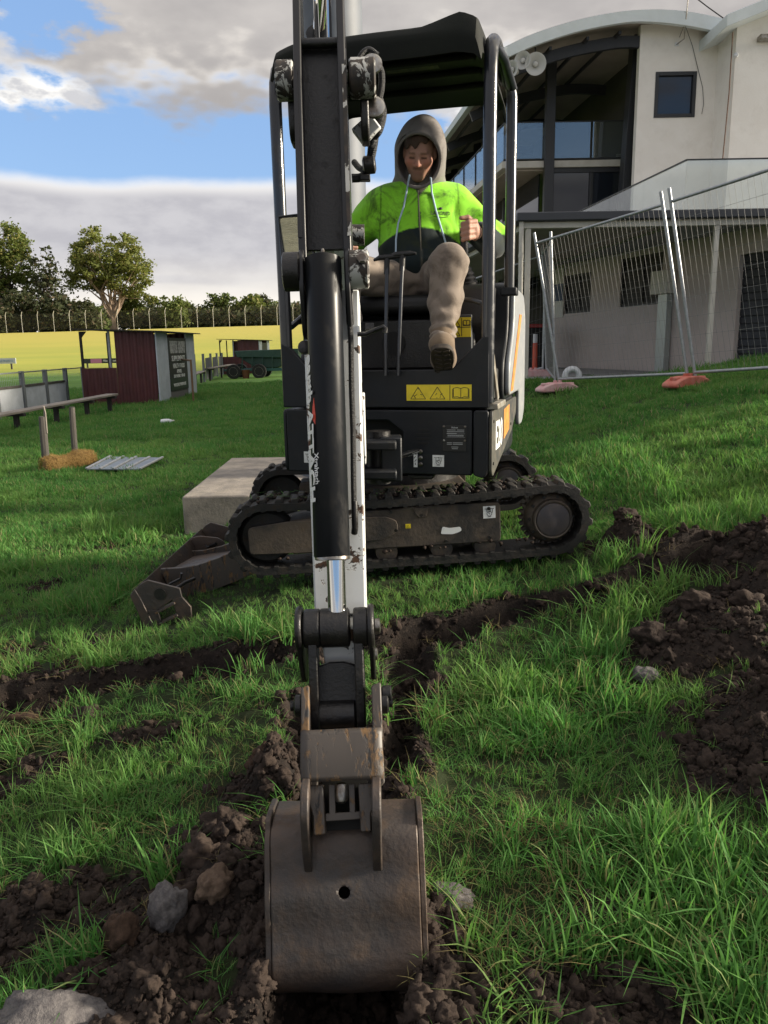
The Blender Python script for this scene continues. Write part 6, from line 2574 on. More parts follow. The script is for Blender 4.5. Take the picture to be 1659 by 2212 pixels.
M['tyre'] = mat('tyre_rubber', (0.012, 0.012, 0.012), 0.8)


def build_left():
    # concrete footing with the light pole on it
    z0 = float(gh0(-.7, 6))
    a = [gD(388, 1128), None]
    nl = at_yD(388, 1062, 5.92)
    top = .10
    b = MB()
    xl, xr, yn, yf = -1.54, .30, 5.92, 8.05
    b.prism([(xl, yn), (xr, yn + .02), (xr + .02, yf), (xl - .02, yf)], (0, 0, z0 - .25), Vector((1, 0, 0)), Vector((0, 1, 0)), (0, 0, top - z0 + .25))
    o = b.build('concrete_footing', M['concrete'], None, bevel=.018, seg=3)
    tag(o, 'raised square concrete footing behind the excavator, under the light pole', 'footing')
    lp = thing('light_pole', (-.345, 7.0, top), 'tall grey steel light pole rising behind the excavator canopy', 'light pole')
    b = MB()
    b.tube([(-.345, 7.0, top + .02), (-.345, 7.0, 6), (-.345, 7.0, 14)], [.245, .235, .19], 32)
    b.build('pole', M['polegrey'], lp, smooth=True)
    b = MB()
    b.lathe([(.40, 0), (.40, .03), (.26, .03), (.25, .10)], (-.345, 7.0, top), (0, 0, 1), 24)
    b.build('base_flange', M['polegrey'], lp, smooth=True)
    # two old timber posts
    for (dx, dtop, dbot, lab, brk) in ((97, 900, 997, 'short broken timber post with a splintered top, left of the straw roll', True), (160, 880, 985, 'short grey timber post behind the straw roll', False)):
        p = gD(dx + 2, dbot)
        q = at_yD(dx - (6 if brk else 5), dtop, p.y)
        T = thing('timber_post', p, lab, 'post', None)
        b = MB()
        b.tube([p - Vector((0, 0, .1)), p.lerp(q, .5), q], [.052, .05, .047] if brk else [.042, .042, .04], 9)
        b.build('shaft', M['timber'], T, smooth=True)
        b = MB()
        if brk:
            b.prism([(0, -.25), (.03, -.22), (.035, .05), (.02, .14), (.008, .02)], q + Vector((.02, -.02, 0)), Vector((1, 0, 0)), ZV, (0, .03, 0))
            b.build('splinter', M['timber_pale'], T)
        else:
            b.lathe([(.03, 0), (.042, .004), (.03, .012)], q - Vector((0, 0, .004)), (0, 0, 1), 9)
            b.build('cap', M['timber_dark'], T)
    # straw roll (coir log) on the grass
    p, q = gD(98, 1022), gD(200, 1006)
    p.z += .09
    q.z += .10
    r = np.random.default_rng(5)
    vs, fs = [], []
    d = q - p
    u, v, dn = basis(d)
    for k in range(7000):
        t = r.random()
        if r.random() < .1:
            t = float(r.random() > .5) * 1.0 + r.normal() * .02
        rad = (.105 + .018 * math.sin(t * 11)) * (1 if r.random() < .9 else r.random() ** .5)
        a = r.random() * 6.283
        c = p + d * t + (u * math.cos(a) + v * math.sin(a)) * rad + Vector((0, 0, -.02 * (1 - t)))
        rd = (u * math.cos(a) + v * math.sin(a))
        fd = (dn * r.normal() * .5 + rd.cross(dn) * r.normal() + rd * (r.random() * .5)).normalized()
        L = .02 + .04 * r.random()
        w = fd.cross(rd).normalized() * .0022
        b0 = len(vs)
        vs += [c - w, c + w, c + fd * L + rd * .006]
        fs.append((b0, b0 + 1, b0 + 2))
    T = thing('straw_roll', (p + q) / 2 - Vector((0, 0, .1)), 'golden straw erosion roll lying in the grass by the timber posts', 'straw roll')
    b = MB()
    b.add(vs, fs)
    f_ = b.build('straw_fibres', M['straw'], T)
    f_['kind'] = 'stuff'
    b = MB()
    b.tube([p.lerp(q, k / 12.0) + Vector((0, 0, -.02 * (1 - k / 12.0))) for k in range(13)], [.06] + [.100 + .012 * math.sin(k * .9) for k in range(1, 12)] + [.06], 14)
    b.build('core', mat('straw_core', (0.24, 0.15, 0.05), .95, col2=(0.14, 0.085, 0.03), ns=30, bump=.8, bs=60), T, smooth=True)
    # metal grate sheet
    c = [gD(188, 1026), gD(303, 1024), gD(352, 998), gD(240, 998)]
    T = thing('metal_grate', sum(c, Vector()) / 4, 'grey galvanised metal sheet with ridges lying flat on the lawn', 'metal sheet')
    zz = max(v.z for v in c) + .045
    b = MB()
    b.prism([(v.x, v.y) for v in c], (0, 0, zz), Vector((1, 0, 0)), Vector((0, 1, 0)), (0, 0, .012))
    b.build('sheet', M['grate'], T)
    for k in range(5):
        t = k / 4
        p0, p1 = c[0].lerp(c[1], t), c[3].lerp(c[2], t)
        p0.z = p1.z = zz + .02
        b = MB()
        b.bar(p0, p1, .03, .018)
        b.build('ridge', M['galv'], T, bevel=.004)
    # white bottle
    p = gD(362, 917)
    T = thing('plastic_bottle', p, 'white plastic bottle lying on the lawn', 'bottle')
    p.z += .06
    b = MB()
    b.lathe([(.02, -.13), (.05, -.12), (.055, -.05), (.05, .03), (.025, .09), (.018, .10)], p, (1, .2, .05), 14)
    b.build('body', M['white_plastic'], T, smooth=True)
    b = MB()
    b.lathe([(.021, .10), (.021, .135)], p, (1, .2, .05), 12)
    b.build('cap', M['cream_paint'], T, smooth=True)
    # long plank bench on T legs
    def bench(p, q, w, h, legs, lab, mt):
        T = thing('plank_bench', (p + q) / 2, lab, 'bench', 'plank benches beside the ground fence')
        d = (q - p)
        dn = d.normalized()
        sd = Vector((-dn.y, dn.x, 0)).normalized()
        for k in (-1, 1):
            b = MB()
            off = sd * (k * w * .26)
            b.bar(p + off + ZV * h, q + off + ZV * h, w * .48, .045)
            b.build('plank', mt, T, bevel=.006)
        for t in legs:
            c = p.lerp(q, t)
            g = float(gh0(c.x, c.y))
            b = MB()
            b.box((c.x - .045, c.y - .045, g - .1), (c.x + .045, c.y + .045, c.z + h - .07))
            b.build('leg', M['timber_dark'], T, bevel=.004)
            b = MB()
            b.bar(c - sd * w * .62 + ZV * (h - .055), c + sd * w * .62 + ZV * (h - .055), .09, .06)
            b.build('cross_head', M['timber_dark'], T, bevel=.004)
        return T
    p = at_yD(-160, 925, 13.0)
    q = at_yD(243, 852, 19.8)
    p.z, q.z = float(gh0(p.x, p.y)), float(gh0(q.x, q.y))
    h = at_yD(243, 852, 19.8).z - q.z
    h0 = at_yD(-160, 925, 13.0).z - p.z
    p.z += h0 - h
    bench(p, q, .30, h, (.1, .38, .60, .80, .97), 'long grey plank bench on dark legs running to the large maroon shed', M['timber_pale'])
    # boundary fence with white boards, wire above
    F1, F2 = at_yD(-70, 905, 17.0), at_yD(184, 860, 24.5)
    T = thing('boundary_fence', (F1.x, F1.y, gh0(F1.x, F1.y)), 'low wire boundary fence with white advertising boards left of the shed', 'fence')
    npst = 6
    for k in range(npst):
        c = F1.lerp(F2, k / (npst - 1))
        g = float(gh0(c.x, c.y))
        b = MB()
        b.box((c.x - .05, c.y - .05, g - .1), (c.x + .05, c.y + .05, g + 1.08))
        b.build('post', mat('fence_post_grey', (0.16, 0.17, 0.18), .7) if k == 0 else bpy.data.materials['fence_post_grey'], T, bevel=.006)
        if k < npst - 1:
            e = F1.lerp(F2, (k + 1) / (npst - 1))
            ge = float(gh0(e.x, e.y))
            dd = Vector((e.x - c.x, e.y - c.y, 0)).normalized()
            b = MB()
            b.bar((c.x, c.y, g + 1.05), (e.x, e.y, ge + 1.05), .04, .03)
            b.build('rail', M['galv'], T)
            if k < npst - 2:
                L = (Vector((e.x, e.y, 0)) - Vector((c.x, c.y, 0))).length
                nc = int(L / .07)
                c0 = Vector((c.x, c.y, g)) + dd * .12
                vs, fs = [], []
                for i in range(nc * 2 - 3):
                    off = (.012 if i % 2 else -.012)
                    pp = c0 + dd * (i * .035)
                    vs += [pp + Vector((dd.y, -dd.x, 0)) * off + ZV * .10, pp + Vector((dd.y, -dd.x, 0)) * off + ZV * .68]
                for i in range(nc * 2 - 4):
                    fs.append((i * 2, i * 2 + 2, i * 2 + 3, i * 2 + 1))
                b = MB()
                b.add(vs, fs)
                b.build('advert_board', M['board_white'], T, solid=.006)
                b = MB()
                b.bar(c0 + ZV * .71, c0 + dd * (L - .24) + ZV * .71, .05, .06)
                b.build('board_rail', M['timber'], T)
            b = MB()
            L = (e - c).length
            for i in range(1, int(L / .10)):
                x = Vector((c.x, c.y, g + .7)) + dd * (i * .10)
                b.tube([x, x + ZV * .35], .003, 3, cap=False)
            b.tube([(c.x, c.y, g + .88), (e.x, e.y, ge + .88)], .003, 3, cap=False)
            w_ = b.build('wire', M['galv'], T)
            w_['kind'] = 'stuff'
    # large maroon shed: corrugated walls, white front with sign
    def shed(K, w, L, hgt, name_lab, sign=True, sc=1.0):
        g = float(gh0(K.x, K.y)) - .05
        T = thing('dugout_shed', (K.x - w / 2, K.y + L / 2, g), name_lab, 'shed', 'maroon dugout sheds beside the field')

        def corr(name, x0, x1, z0, z1, yv, top2=None):
            n = max(4, int((x1 - x0) / .0475 / sc))
            vs, fs = [], []
            for i in range(n + 1):
                x = x0 + (x1 - x0) * i / n
                off = .016 * (1 if i % 4 in (1, 2) else -1)
                zt_ = z1 if top2 is None else z1 + (top2 - z1) * i / n
                vs += [(x, yv + off, z0), (x, yv + off, zt_)]
            fs = [(i * 2, i * 2 + 2, i * 2 + 3, i * 2 + 1) for i in range(n)]
            b = MB()
            b.add(vs, fs)
            return b.build(name, M['maroon'], T, solid=.004)
        xm = K.x - w * .53
        corr('corrugated_wall', xm, K.x - .02, g, g + hgt - .02, K.y)
        corr('corrugated_wall', K.x - w, xm - .004, g, g + hgt * .515, K.y + .003)
        corr('corrugated_wall', K.x - w, K.x - .02, g, g + hgt - .02, K.y + L)
        for (xx, yy, m_) in ((K.x - w + .03, K.y + .06, 'timber_dark'), (xm - .12 - w * .1, K.y + .5, 'galv'), (K.x - w + .03, K.y + L - .1, 'timber_dark'), (K.x - w + .03, K.y + L * .5, 'timber_dark')):
            b = MB()
            b.box((xx - .03, yy - .03, g), (xx + .03, yy + .03, g + hgt))
            b.build('roof_post', M[m_], T)
        b = MB()
        b.prism([(K.x - w - .12, g + hgt + .05), (K.x + .22, g + hgt - .05), (K.x + .22, g + hgt - .02), (K.x - w - .12, g + hgt + .08)], (0, K.y - .15, 0), Vector((1, 0, 0)), ZV, (0, L + .35, 0))
        b.build('roof', M['timber_dark'], T)
        b = MB()
        b.prism([(K.x - w + .03, g + hgt - .0), (K.x - w + .03, g + hgt - .2), (K.x - w + .20, g + hgt - .0)], (0, K.y + .04, 0), Vector((1, 0, 0)), ZV, (0, .05, 0))
        b.build('roof_bracket', M['timber_dark'], T)
        # front wall facing +x: boards
        for (a, c, m_) in ((0, .26, 'shed_white'), (.262, .74, 'sign_black'), (.742, 1, 'shed_white')):
            b = MB()
            z1 = g + hgt - .04
            b.box((K.x, K.y + L * a, g + (.32 if m_ == 'sign_black' else .0)), (K.x + .03 + (.01 if m_ == 'sign_black' else 0), K.y + L * c, z1 - (.15 if m_ == 'sign_black' else 0)))
            b.build('front_board' if m_ == 'shed_white' else 'sign', M[m_], T)
        b = MB()
        b.box((K.x, K.y + L * .262, g), (K.x + .02, K.y + L * .74, g + .318))
        b.build('front_board', mat('dirty_board', (0.13, 0.125, 0.12), .8) if sign else bpy.data.materials['dirty_board'], T)
        if sign:
            b = MB()
            b.box((K.x + .041, K.y + L * .30, g + 1.42), (K.x + .046, K.y + L * .49, g + 1.78))
            b.box((K.x + .041, K.y + L * .51, g + 1.42), (K.x + .046, K.y + L * .70, g + 1.78))
            b.build('sign_panel', mat('sign_heading', (0.16, 0.16, 0.16), .6, col2=(0.5, 0.5, 0.5), ns=14), T)
            b = MB()
            b.box((K.x + .041, K.y + L * .265, g + .34), (K.x + .045, K.y + L * .737, g + .68))
            b.build('sign_panel', mat('sign_green', (0.016, 0.035, 0.018), .6), T)
            cy = K.y + L * .5
            for s, z, sz, xs in (('SUPPLEMENTS', 1.26, .22, 1.15), ('HEALTH FOODS', 1.04, .19, 1.0), ('APPAREL', .88, .15, 1.0), ('SHOP 34/188-2  9 380 429', .74, .13, .95), ('WHOLESALE WAREHOUSE', .48, .13, .95)):
                text_obj('sign_lettering', s, sz, M['white_ink'], T, frame((K.x + .048, cy, g + z), (0, 1, 0), ZV), .002, xs=xs, bold=.004)
        return T
    Kp = gD(345, 872)
    shed(Vector((Kp.x, Kp.y, 0)), 2.1, 4.5, 2.06, 'large maroon corrugated shed with white front and dark sign')
    s2 = at_yD(562, 815, 49)
    shed(Vector((s2.x, 49, 0)), 2.4, 4.5, 2.05, 'small far maroon shed behind the green trailer', sign=False, sc=2)
    # steel post and rail beside the shed
    p = gD(418, 868)
    T = thing('steel_post', p, 'thin rusty steel post just right of the large shed', 'post')
    b = MB()
    b.cyl(p - ZV * .1, p + ZV * 1.9 * .62, .03, 10)
    b.build('shaft', mat('rusty_pipe', (0.17, 0.10, 0.05), .7), T, smooth=True)
    b = MB()
    b.cyl(p + ZV * 1.15, p + Vector((-.9, 2.5, 1.15)), .025, 8)
    b.build('rail', bpy.data.materials['rusty_pipe'], T, smooth=True)
    # far benches and boundary fence behind them
    a, c = at_yD(402, 808, 30), at_yD(438, 803, 38)
    for v, yy in ((a, 30), (c, 38)):
        v.z = float(gh0(v.x, v.y))
    bench(a, c, .35, .50, (.15, .85), 'short pale plank bench just beyond the large shed', M['timber_pale'])
    a, c = at_yD(446, 802, 38), at_yD(503, 790, 48)
    for v in (a, c):
        v.z = float(gh0(v.x, v.y))
    bench(a, c, .35, .60, (.1, .5, .9), 'pale plank bench in front of the small far shed', M['timber_pale'])
    F1, F2 = at_yD(420, 790, 34), at_yD(480, 780, 49)
    T = thing('boundary_fence', (F1.x, F1.y, gh0(F1.x, F1.y)), 'grey mesh boundary fence between the two maroon sheds', 'fence')
    for k in range(5):
        c = F1.lerp(F2, k / 4)
        g = float(gh0(c.x, c.y))
        b = MB()
        b.box((c.x - .05, c.y - .05, g - .1), (c.x + .05, c.y + .05, g + 1.3))
        b.build('post', bpy.data.materials['fence_post_grey'], T)
        if k in (1, 2, 3):
            e = F1.lerp(F2, (k + .92) / 4)
            b = MB()
            b.bar((c.x + .1, c.y, g + .6), (e.x, e.y, g + .6), .02, 1.0)
            b.build('panel', mat('grey_shade_cloth_%d' % k, (0.11, 0.115, 0.12), .9), T)
    # green spreader trailer
    o = at_yD(552, 818, 41)
    gz_ = float(gh0(o.x, 41.0))
    T = thing('spreader_trailer', (o.x, 41, gz_), 'dark green spreader trailer with a flared hopper on tyres', 'trailer')
    TX = lambda dx, dy: at_yD(dx, dy, 41)
    x0, x1 = TX(517, 800).x, TX(640, 800).x
    zt_, zm, zb_ = TX(560, 755).z, TX(560, 770).z, TX(560, 800).z
    b = MB()
    pr2 = [(x0 - .1, zt_ - .05), (x1 + .2, zt_ + .02), (x1 + .2, zm - .1), (x0, zm - .02)]
    b.prism(pr2, (0, 40.4, 0), Vector((1, 0, 0)), ZV, (0, 1.6, 0))
    b.prism([(x0 + .1, zm - .025), (x1, zm - .105), (x1 - .9, zb_ + .12), (x0 + .95, zb_ + .12)], (0, 40.55, 0), Vector((1, 0, 0)), ZV, (0, 1.3, 0))
    b.build('hopper', M['green_paint'], T, bevel=.03)
    b = MB()
    b.box((x0 + .05, 40.3, zb_ - .02), (x1, 40.42, zb_ + .1))
    b.box((x0 + .05, 41.9, zb_ - .02), (x1, 42.0, zb_ + .1))
    b.box((x0 - .8, 41.1, zb_ - .02), (x0 + .05, 41.2, zb_ + .08))
    b.build('chassis', mat('teal_chassis', (0.02, 0.085, 0.08), .5), T, bevel=.01)
    for k in range(6):
        xx = x0 + .25 + k * (x1 - x0 - .4) / 5
        b = MB()
        b.bar((xx, 40.38, zb_ + .1), (xx + .06, 40.36, zm), .05, .05)
        b.build('strut', M['green_paint'], T)
    for xx, yy in ((TX(512, 805).x, 40.1), (TX(566, 805).x, 40.1), (TX(512, 805).x, 42.1), (TX(566, 805).x, 42.1)):
        b = MB()
        rr = .36 if yy < 41 else .36
        b.lathe([(rr * .6, -.12), (rr * .95, -.12), (rr, -.08), (rr, .08), (rr * .95, .12), (rr * .6, .12)], (xx, yy, gz_ + rr - .02), (0, 1, 0), 24)
        w_ = b.build('wheel', M['tyre'], T, smooth=True)
        b = MB()
        b.lathe([(.05, -.10), (rr * .55, -.09), (rr * .58, -.125), (rr * .6, -.125), (rr * .6, -.1)], (xx, yy, gz_ + rr - .02), (0, 1, 0), 20)
        b.build('rim', M['tread_metal'], w_, smooth=True)
    b = MB()
    q = TX(537, 812)
    b.lathe([(.16, 0), (.21, .4), (.22, .42)], (q.x, 40.2, gz_), (0, 0, 1), 14)
    o_ = b.build('bucket_tub', mat('brown_tub', (0.16, 0.06, 0.03), .7), None, smooth=True)
    tag(o_, 'small orange brown tub under the green trailer', 'tub')
    # advertising boards along the far side of the field
    def board(x0, x1, y0, y1, Y, lab, col, txt=None):
        p, q = at_yD(x0, (y0 + y1) / 2, Y), at_yD(x1, (y0 + y1) / 2, Y)
        z1, z0 = at_yD(x0, y0, Y).z, at_yD(x0, y1, Y).z
        T = thing('field_sign', ((p.x + q.x) / 2, Y, z0), lab, 'sign')
        b = MB()
        b.box((p.x, Y, z0), (q.x, Y + .06, z1))
        b.build('board', col, T)
        for k in (.12, .88):
            b = MB()
            xx = p.x + (q.x - p.x) * k
            b.box((xx - .06, Y + .062, float(gh0(xx, Y)) - .2), (xx + .06, Y + .15, z1))
            b.build('post', M['timber'], T)
        return T, p, q, z0, z1
    T, p, q, z0, z1 = board(177, 262, 775, 785.5, 62, 'long black field sign with a pink end seen through the shed opening', M['sign_black'])
    b = MB()
    b.box((p.x + (q.x - p.x) * .22, 61.98, z0 + .02), (p.x + (q.x - p.x) * .5, 61.999, z1 - .02))
    b.build('pink_panel', mat('pink_panel', (0.42, 0.16, 0.28), .6), T)
    text_obj('sign_lettering', 'Make your own Echo', (z1 - z0) * .62, M['white_ink'], T, frame((p.x + (q.x - p.x) * .77, 61.97, (z0 + z1) / 2), (1, 0, 0), ZV), .004, xs=.7)
    T, p, q, z0, z1 = board(-60, 34, 775, 787, 62, 'pale white field sign at the left edge', M['board_white'])
    text_obj('sign_lettering', 'TEMPLE FINANCE', (z1 - z0) * .45, mat('sign_blue_ink', (0.10, 0.2, 0.35), .6), T, frame((p.x + (q.x - p.x) * .72, 61.97, (z0 + z1) / 2), (1, 0, 0), ZV), .004, xs=1)
    # bird-sized white railing hoop in the field
    # far security fence: posts with angled tops
    T = thing('security_fence', (-20, 101, gh0(-20, 101)), 'far chain link security fence with cranked posts along the tree belt', 'fence')
    pts = []
    for k in range(-14, 26):
        px_ = 135 + 15.9 * k
        p = at_y(px_, 340, 101.0)
        g = float(gh0(p.x, 101.0))
        pts.append((p.x, g))
        b = MB()
        hgt = 2.5
        b.tube([(p.x, 101, g - .2), (p.x, 101, g + hgt - .4), (p.x + .18, 100.9, g + hgt)], .032, 6)
        b.build('post', M['cream_paint'], T)
    b = MB()
    xa, xb_ = pts[0][0], pts[-1][0]
    b.bar((xa, 101.05, pts[0][1] + 1.05), (xb_, 101.05, pts[-1][1] + 1.05), .02, 2.0)
    cl = b.build('chain_link', glass_mat('chain_link_mesh', (0.985, 0.985, 0.985), .03, .6, 1.01, (0.34, 0.32, 0.27)), T)


build_left()


# ------------------------------------------------------------------ trees
def leaf_mat_tree(name, c1, c2, c3=None):
    return leaf_material(name, c1, c2, c3, 0.3)


M['leaf_gum'] = leaf_mat_tree('gum_leaves', (0.085, 0.118, 0.030), (0.165, 0.180, 0.052), (0.22, 0.20, 0.07))
M['leaf_dark'] = leaf_mat_tree('dark_leaves', (0.038, 0.050, 0.026), (0.072, 0.080, 0.038), (0.10, 0.08, 0.05))
M['leaf_green'] = leaf_mat_tree('belt_leaves', (0.056, 0.088, 0.028), (0.115, 0.145, 0.042), (0.15, 0.16, 0.055))
M['bark_pale'] = mat('pale_bark', (0.36, 0.27, 0.20), 0.85, col2=(0.24, 0.17, 0.12), ns=2)
M['bark_dark'] = mat('dark_bark', (0.06, 0.045, 0.035), 0.9, col2=(0.10, 0.08, 0.065), ns=2)


def tree(name, base, h, lobes, leafm, barkm, label, group=None, nclump=80, per=45, leaf=.42, trunk_r=.4, fork=.28, limbs=6, seed=1, sp=.9):
    """lobes: ellipsoids (cx, cy, cz, rx, ry, rz) relative to the base"""
    r = np.random.default_rng(seed)
    base = Vector(base)
    T = thing(name, base, label, 'tree', group)
    vol = np.array([l[3] * l[4] * l[5] for l in lobes])
    vol = vol / vol.sum()
    cl = []
    for k in range(nclump):
        l = lobes[r.choice(len(lobes), p=vol)]
        v = r.normal(size=3)
        v /= np.linalg.norm(v)
        rad = (0.35 + .65 * r.random()) ** .5
        cl.append((l[0] + v[0] * l[3] * rad, l[1] + v[1] * l[4] * rad, l[2] + v[2] * l[5] * rad))
    cl = np.array(cl)
    cs = sp * (.6 + .7 * r.random(nclump))
    n = nclump * per
    ci = np.repeat(np.arange(nclump), per)
    pos = cl[ci] + r.normal(size=(n, 3)) * cs[ci][:, None] * np.array([.62, .62, .36])
    d = r.normal(size=(n, 3))
    d[:, 2] = d[:, 2] * .6 - .25
    d /= np.linalg.norm(d, axis=1)[:, None]
    s = np.cross(d, r.normal(size=(n, 3)))
    s /= np.linalg.norm(s, axis=1)[:, None]
    L = leaf * (.5 + .9 * r.random(n))
    d *= L[:, None]
    s *= (L * .30)[:, None]
    vs = np.stack([pos - d * .5, pos + s, pos + d * .5, pos - s], 1).reshape(-1, 3)
    fs = np.arange(n * 4).reshape(-1, 4)
    mesh_np('crown', vs, fs, leafm, T, smooth=False)
    b = MB()
    fk = Vector((0, 0, h * fork))
    j = lambda s_: Vector((r.normal() * s_, r.normal() * s_, 0))
    b.tube([base - ZV * .5, base + fk * .5 + j(.05 * h * .1), base + fk], [trunk_r * 1.15, trunk_r * .85, trunk_r * .75], 10)
    order = r.permutation(nclump)[:limbs * 4]
    ang = np.arctan2(cl[:, 1], cl[:, 0])
    for k in range(limbs):
        tgt = cl[order[k * 4]]
        mid = Vector(tgt) * .5 + Vector((0, 0, h * .12))
        e = Vector(tgt)
        p0 = base + fk - ZV * (r.random() * h * .08)
        m1 = base + fk.lerp(mid, .75)
        b.tube([p0, p0.lerp(m1, .5) + j(.15), m1, base + e], [trunk_r * .5, trunk_r * .38, trunk_r * .26, trunk_r * .06], 7)
        for q in range(1, 4):
            t2 = Vector(cl[order[k * 4 + q]])
            b.tube([m1, m1.lerp(base + t2, .5) + j(.3), base + t2], [trunk_r * .2, trunk_r * .12, trunk_r * .03], 5)
    b.build('trunk', barkm, T, smooth=True)
    return T


def build_trees():
    Y = 112.0
    def bp(dx, y=Y):
        p = at_yD(dx, 735, y)
        return Vector((p.x, y, float(gh0(p.x, y))))
    mD = lambda y=Y: DS * y / 790 * 1.0
    k = mD()
    # big gum with pale trunk: crown 150..340, 498..690
    b = bp(248)
    z = lambda dy, y=Y: at_yD(248, dy, y).z - b.z
    tree('gum_tree', b, 15, [(0, 0, z(545), 80 * k, 60 * k, 48 * k), (-45 * k, 0, z(585), 52 * k, 50 * k, 42 * k), (45 * k, 0, z(600), 48 * k, 50 * k, 48 * k), (-5 * k, 0, z(592), 62 * k, 50 * k, 34 * k), (78 * k, 2, z(640), 20 * k, 20 * k, 14 * k), (-78 * k, 1, z(612), 18 * k, 20 * k, 16 * k), (30 * k, 1, z(640), 22 * k, 20 * k, 14 * k)],
         M['leaf_gum'], M['bark_pale'], 'tall spreading gum tree with a pale forked trunk beyond the shed', None, 170, 110, .38, .55, .17, 11, 11, .70)
    b = bp(22)
    tree('gum_tree', b, 16, [(-6 * k, 0, z(520), 58 * k, 60 * k, 44 * k), (-40 * k, 0, z(575), 55 * k, 50 * k, 40 * k), (36 * k, 0, z(565), 40 * k, 40 * k, 36 * k), (10 * k, 0, z(620), 60 * k, 40 * k, 26 * k)],
         M['leaf_gum'], M['bark_dark'], 'tall gum tree cut by the left edge of the photo', None, 180, 110, .38, .5, .25, 10, 23, .74)
    b = bp(110, 108)
    tree('she_oak', b, 12, [(0, 0, z(590), 22 * k, 20 * k, 50 * k), (10 * k, 0, z(640), 30 * k, 25 * k, 40 * k)],
         M['leaf_dark'], M['bark_dark'], 'slender dark wispy tree between the two tall gums', None, 55, 30, .5, .25, .35, 5, 31, .8)
    # dark understorey on the left
    r = random.Random(2)
    for i, (dx, top, w, y, m_) in enumerate(((-40, 640, 70, 107, 'leaf_dark'), (60, 625, 60, 106, 'leaf_dark'), (125, 640, 52, 105, 'leaf_dark'), (175, 650, 46, 106, 'leaf_dark'), (-5, 660, 50, 104, 'leaf_dark'), (200, 668, 30, 108, 'leaf_green'))):
        b = bp(dx, y)
        hh = z(top) - .3
        tree('bushy_tree', b, hh, [(0, 0, hh * .6, w * k * .75, w * k * .6, hh * .42), (w * k * .3, 0, hh * .35, w * k * .6, w * k * .5, hh * .34), (-w * k * .35, 0, hh * .33, w * k * .6, w * k * .5, hh * .32)], M[m_], M['bark_dark'],
             ('dark bushy tree at the far left edge of the photo', 'dark bushy tree under the tall gum at the left edge', 'broad dark bushy tree below the slender wispy tree', 'dark bushy tree just left of the pale gum trunk', 'lowest dark bush in front of the left gum trunk', 'small green bush beside the pale gum trunk')[i], 'bushy trees in the left thicket', 60, 60, .5, .2, .2, 4, 50 + i, .9)
    # undergrowth that closes the gaps between the trunks
    rr_ = np.random.default_rng(77)
    n = 16000
    ux = rr_.uniform(-75, 45, n)
    uy = rr_.uniform(112, 122, n)
    top_ = 1.6 + 1.5 * fbm(ux, uy * 0, .18, 3, 5) + .8 * fbm(ux, uy, .9, 2, 6)
    uz = gh0(ux, uy) + top_ * rr_.random(n) ** .7
    pos = np.c_[ux, uy, uz]
    d = rr_.normal(size=(n, 3))
    d /= np.linalg.norm(d, axis=1)[:, None]
    s_ = np.cross(d, rr_.normal(size=(n, 3)))
    s_ /= np.linalg.norm(s_, axis=1)[:, None]
    Lf = .35 + .5 * rr_.random(n)
    d *= Lf[:, None]
    s_ *= (Lf * .4)[:, None]
    vs = np.stack([pos - d * .5, pos + s_, pos + d * .5, pos - s_], 1).reshape(-1, 3)
    uo = mesh_np('undergrowth', vs, np.arange(n * 4).reshape(-1, 4), M['leaf_dark'], None, smooth=False)
    tag(uo, 'dark leafy undergrowth along the foot of the tree belt', 'undergrowth', kind='stuff')
    # tree belt towards the middle and behind the machine
    dx = 255
    i = 0
    tops = [648, 640, 660, 655, 668, 662, 675, 648, 660, 655, 652, 668, 660, 665, 655, 660, 668, 650, 662, 655, 660, 650, 668]
    while dx < 820:
        y = 116 + r.uniform(-5, 9)
        b = bp(dx, y)
        top = tops[i % len(tops)]
        hh = max(2.5, z(top, y) + .5)
        w = r.uniform(26, 58)
        airy = i % 3 == 1
        hh *= r.uniform(.8, 1.1) * (1.12 if airy else 1)
        lob = [(r.uniform(-.5, .5) * w * k, 0, hh * r.uniform(.3, .78), w * k * r.uniform(.35, .8), w * k * .5, hh * r.uniform(.16, .34)) for _ in range(5 if airy else 6)] + [(0, 0, hh * .35, w * k * .8, w * k * .5, hh * .33)]
        tree('belt_tree', b, hh, lob, M[('leaf_green', 'leaf_gum', 'leaf_dark', 'leaf_green')[i % 4]], M['bark_pale'] if airy else M['bark_dark'],
             'green tree in the belt behind the security fence', 'trees in the belt behind the security fence', 80, 50, .42, .2, .22, 4, 80 + i, .6)
        dx += r.uniform(24, 34)
        i += 1
    # unseen trees added behind the clubhouse to shade the lawn by the trailer
    for i, (x, y, hh, w, lab, grp) in enumerate(((19, 50, 13, 5, 'leafy tree standing behind the clubhouse', 'unseen trees added behind the clubhouse'), (25, 60, 14, 5, 'leafy tree standing behind the clubhouse', 'unseen trees added behind the clubhouse'))):
        g = float(gh0(x, y))
        tree('gum_tree', (x, y, g), hh, [(0, 0, hh * .62, w, w, hh * .32), (2, 0, hh * .45, w, w, hh * .3), (-2.4, 0, hh * .42, w * .9, w, hh * .3)], M['leaf_green'], M['bark_dark'],
             lab, grp, 46 if i > 1 else 100, 60, .8, .3, .2, 5, 130 + i, 1.1)


build_trees()
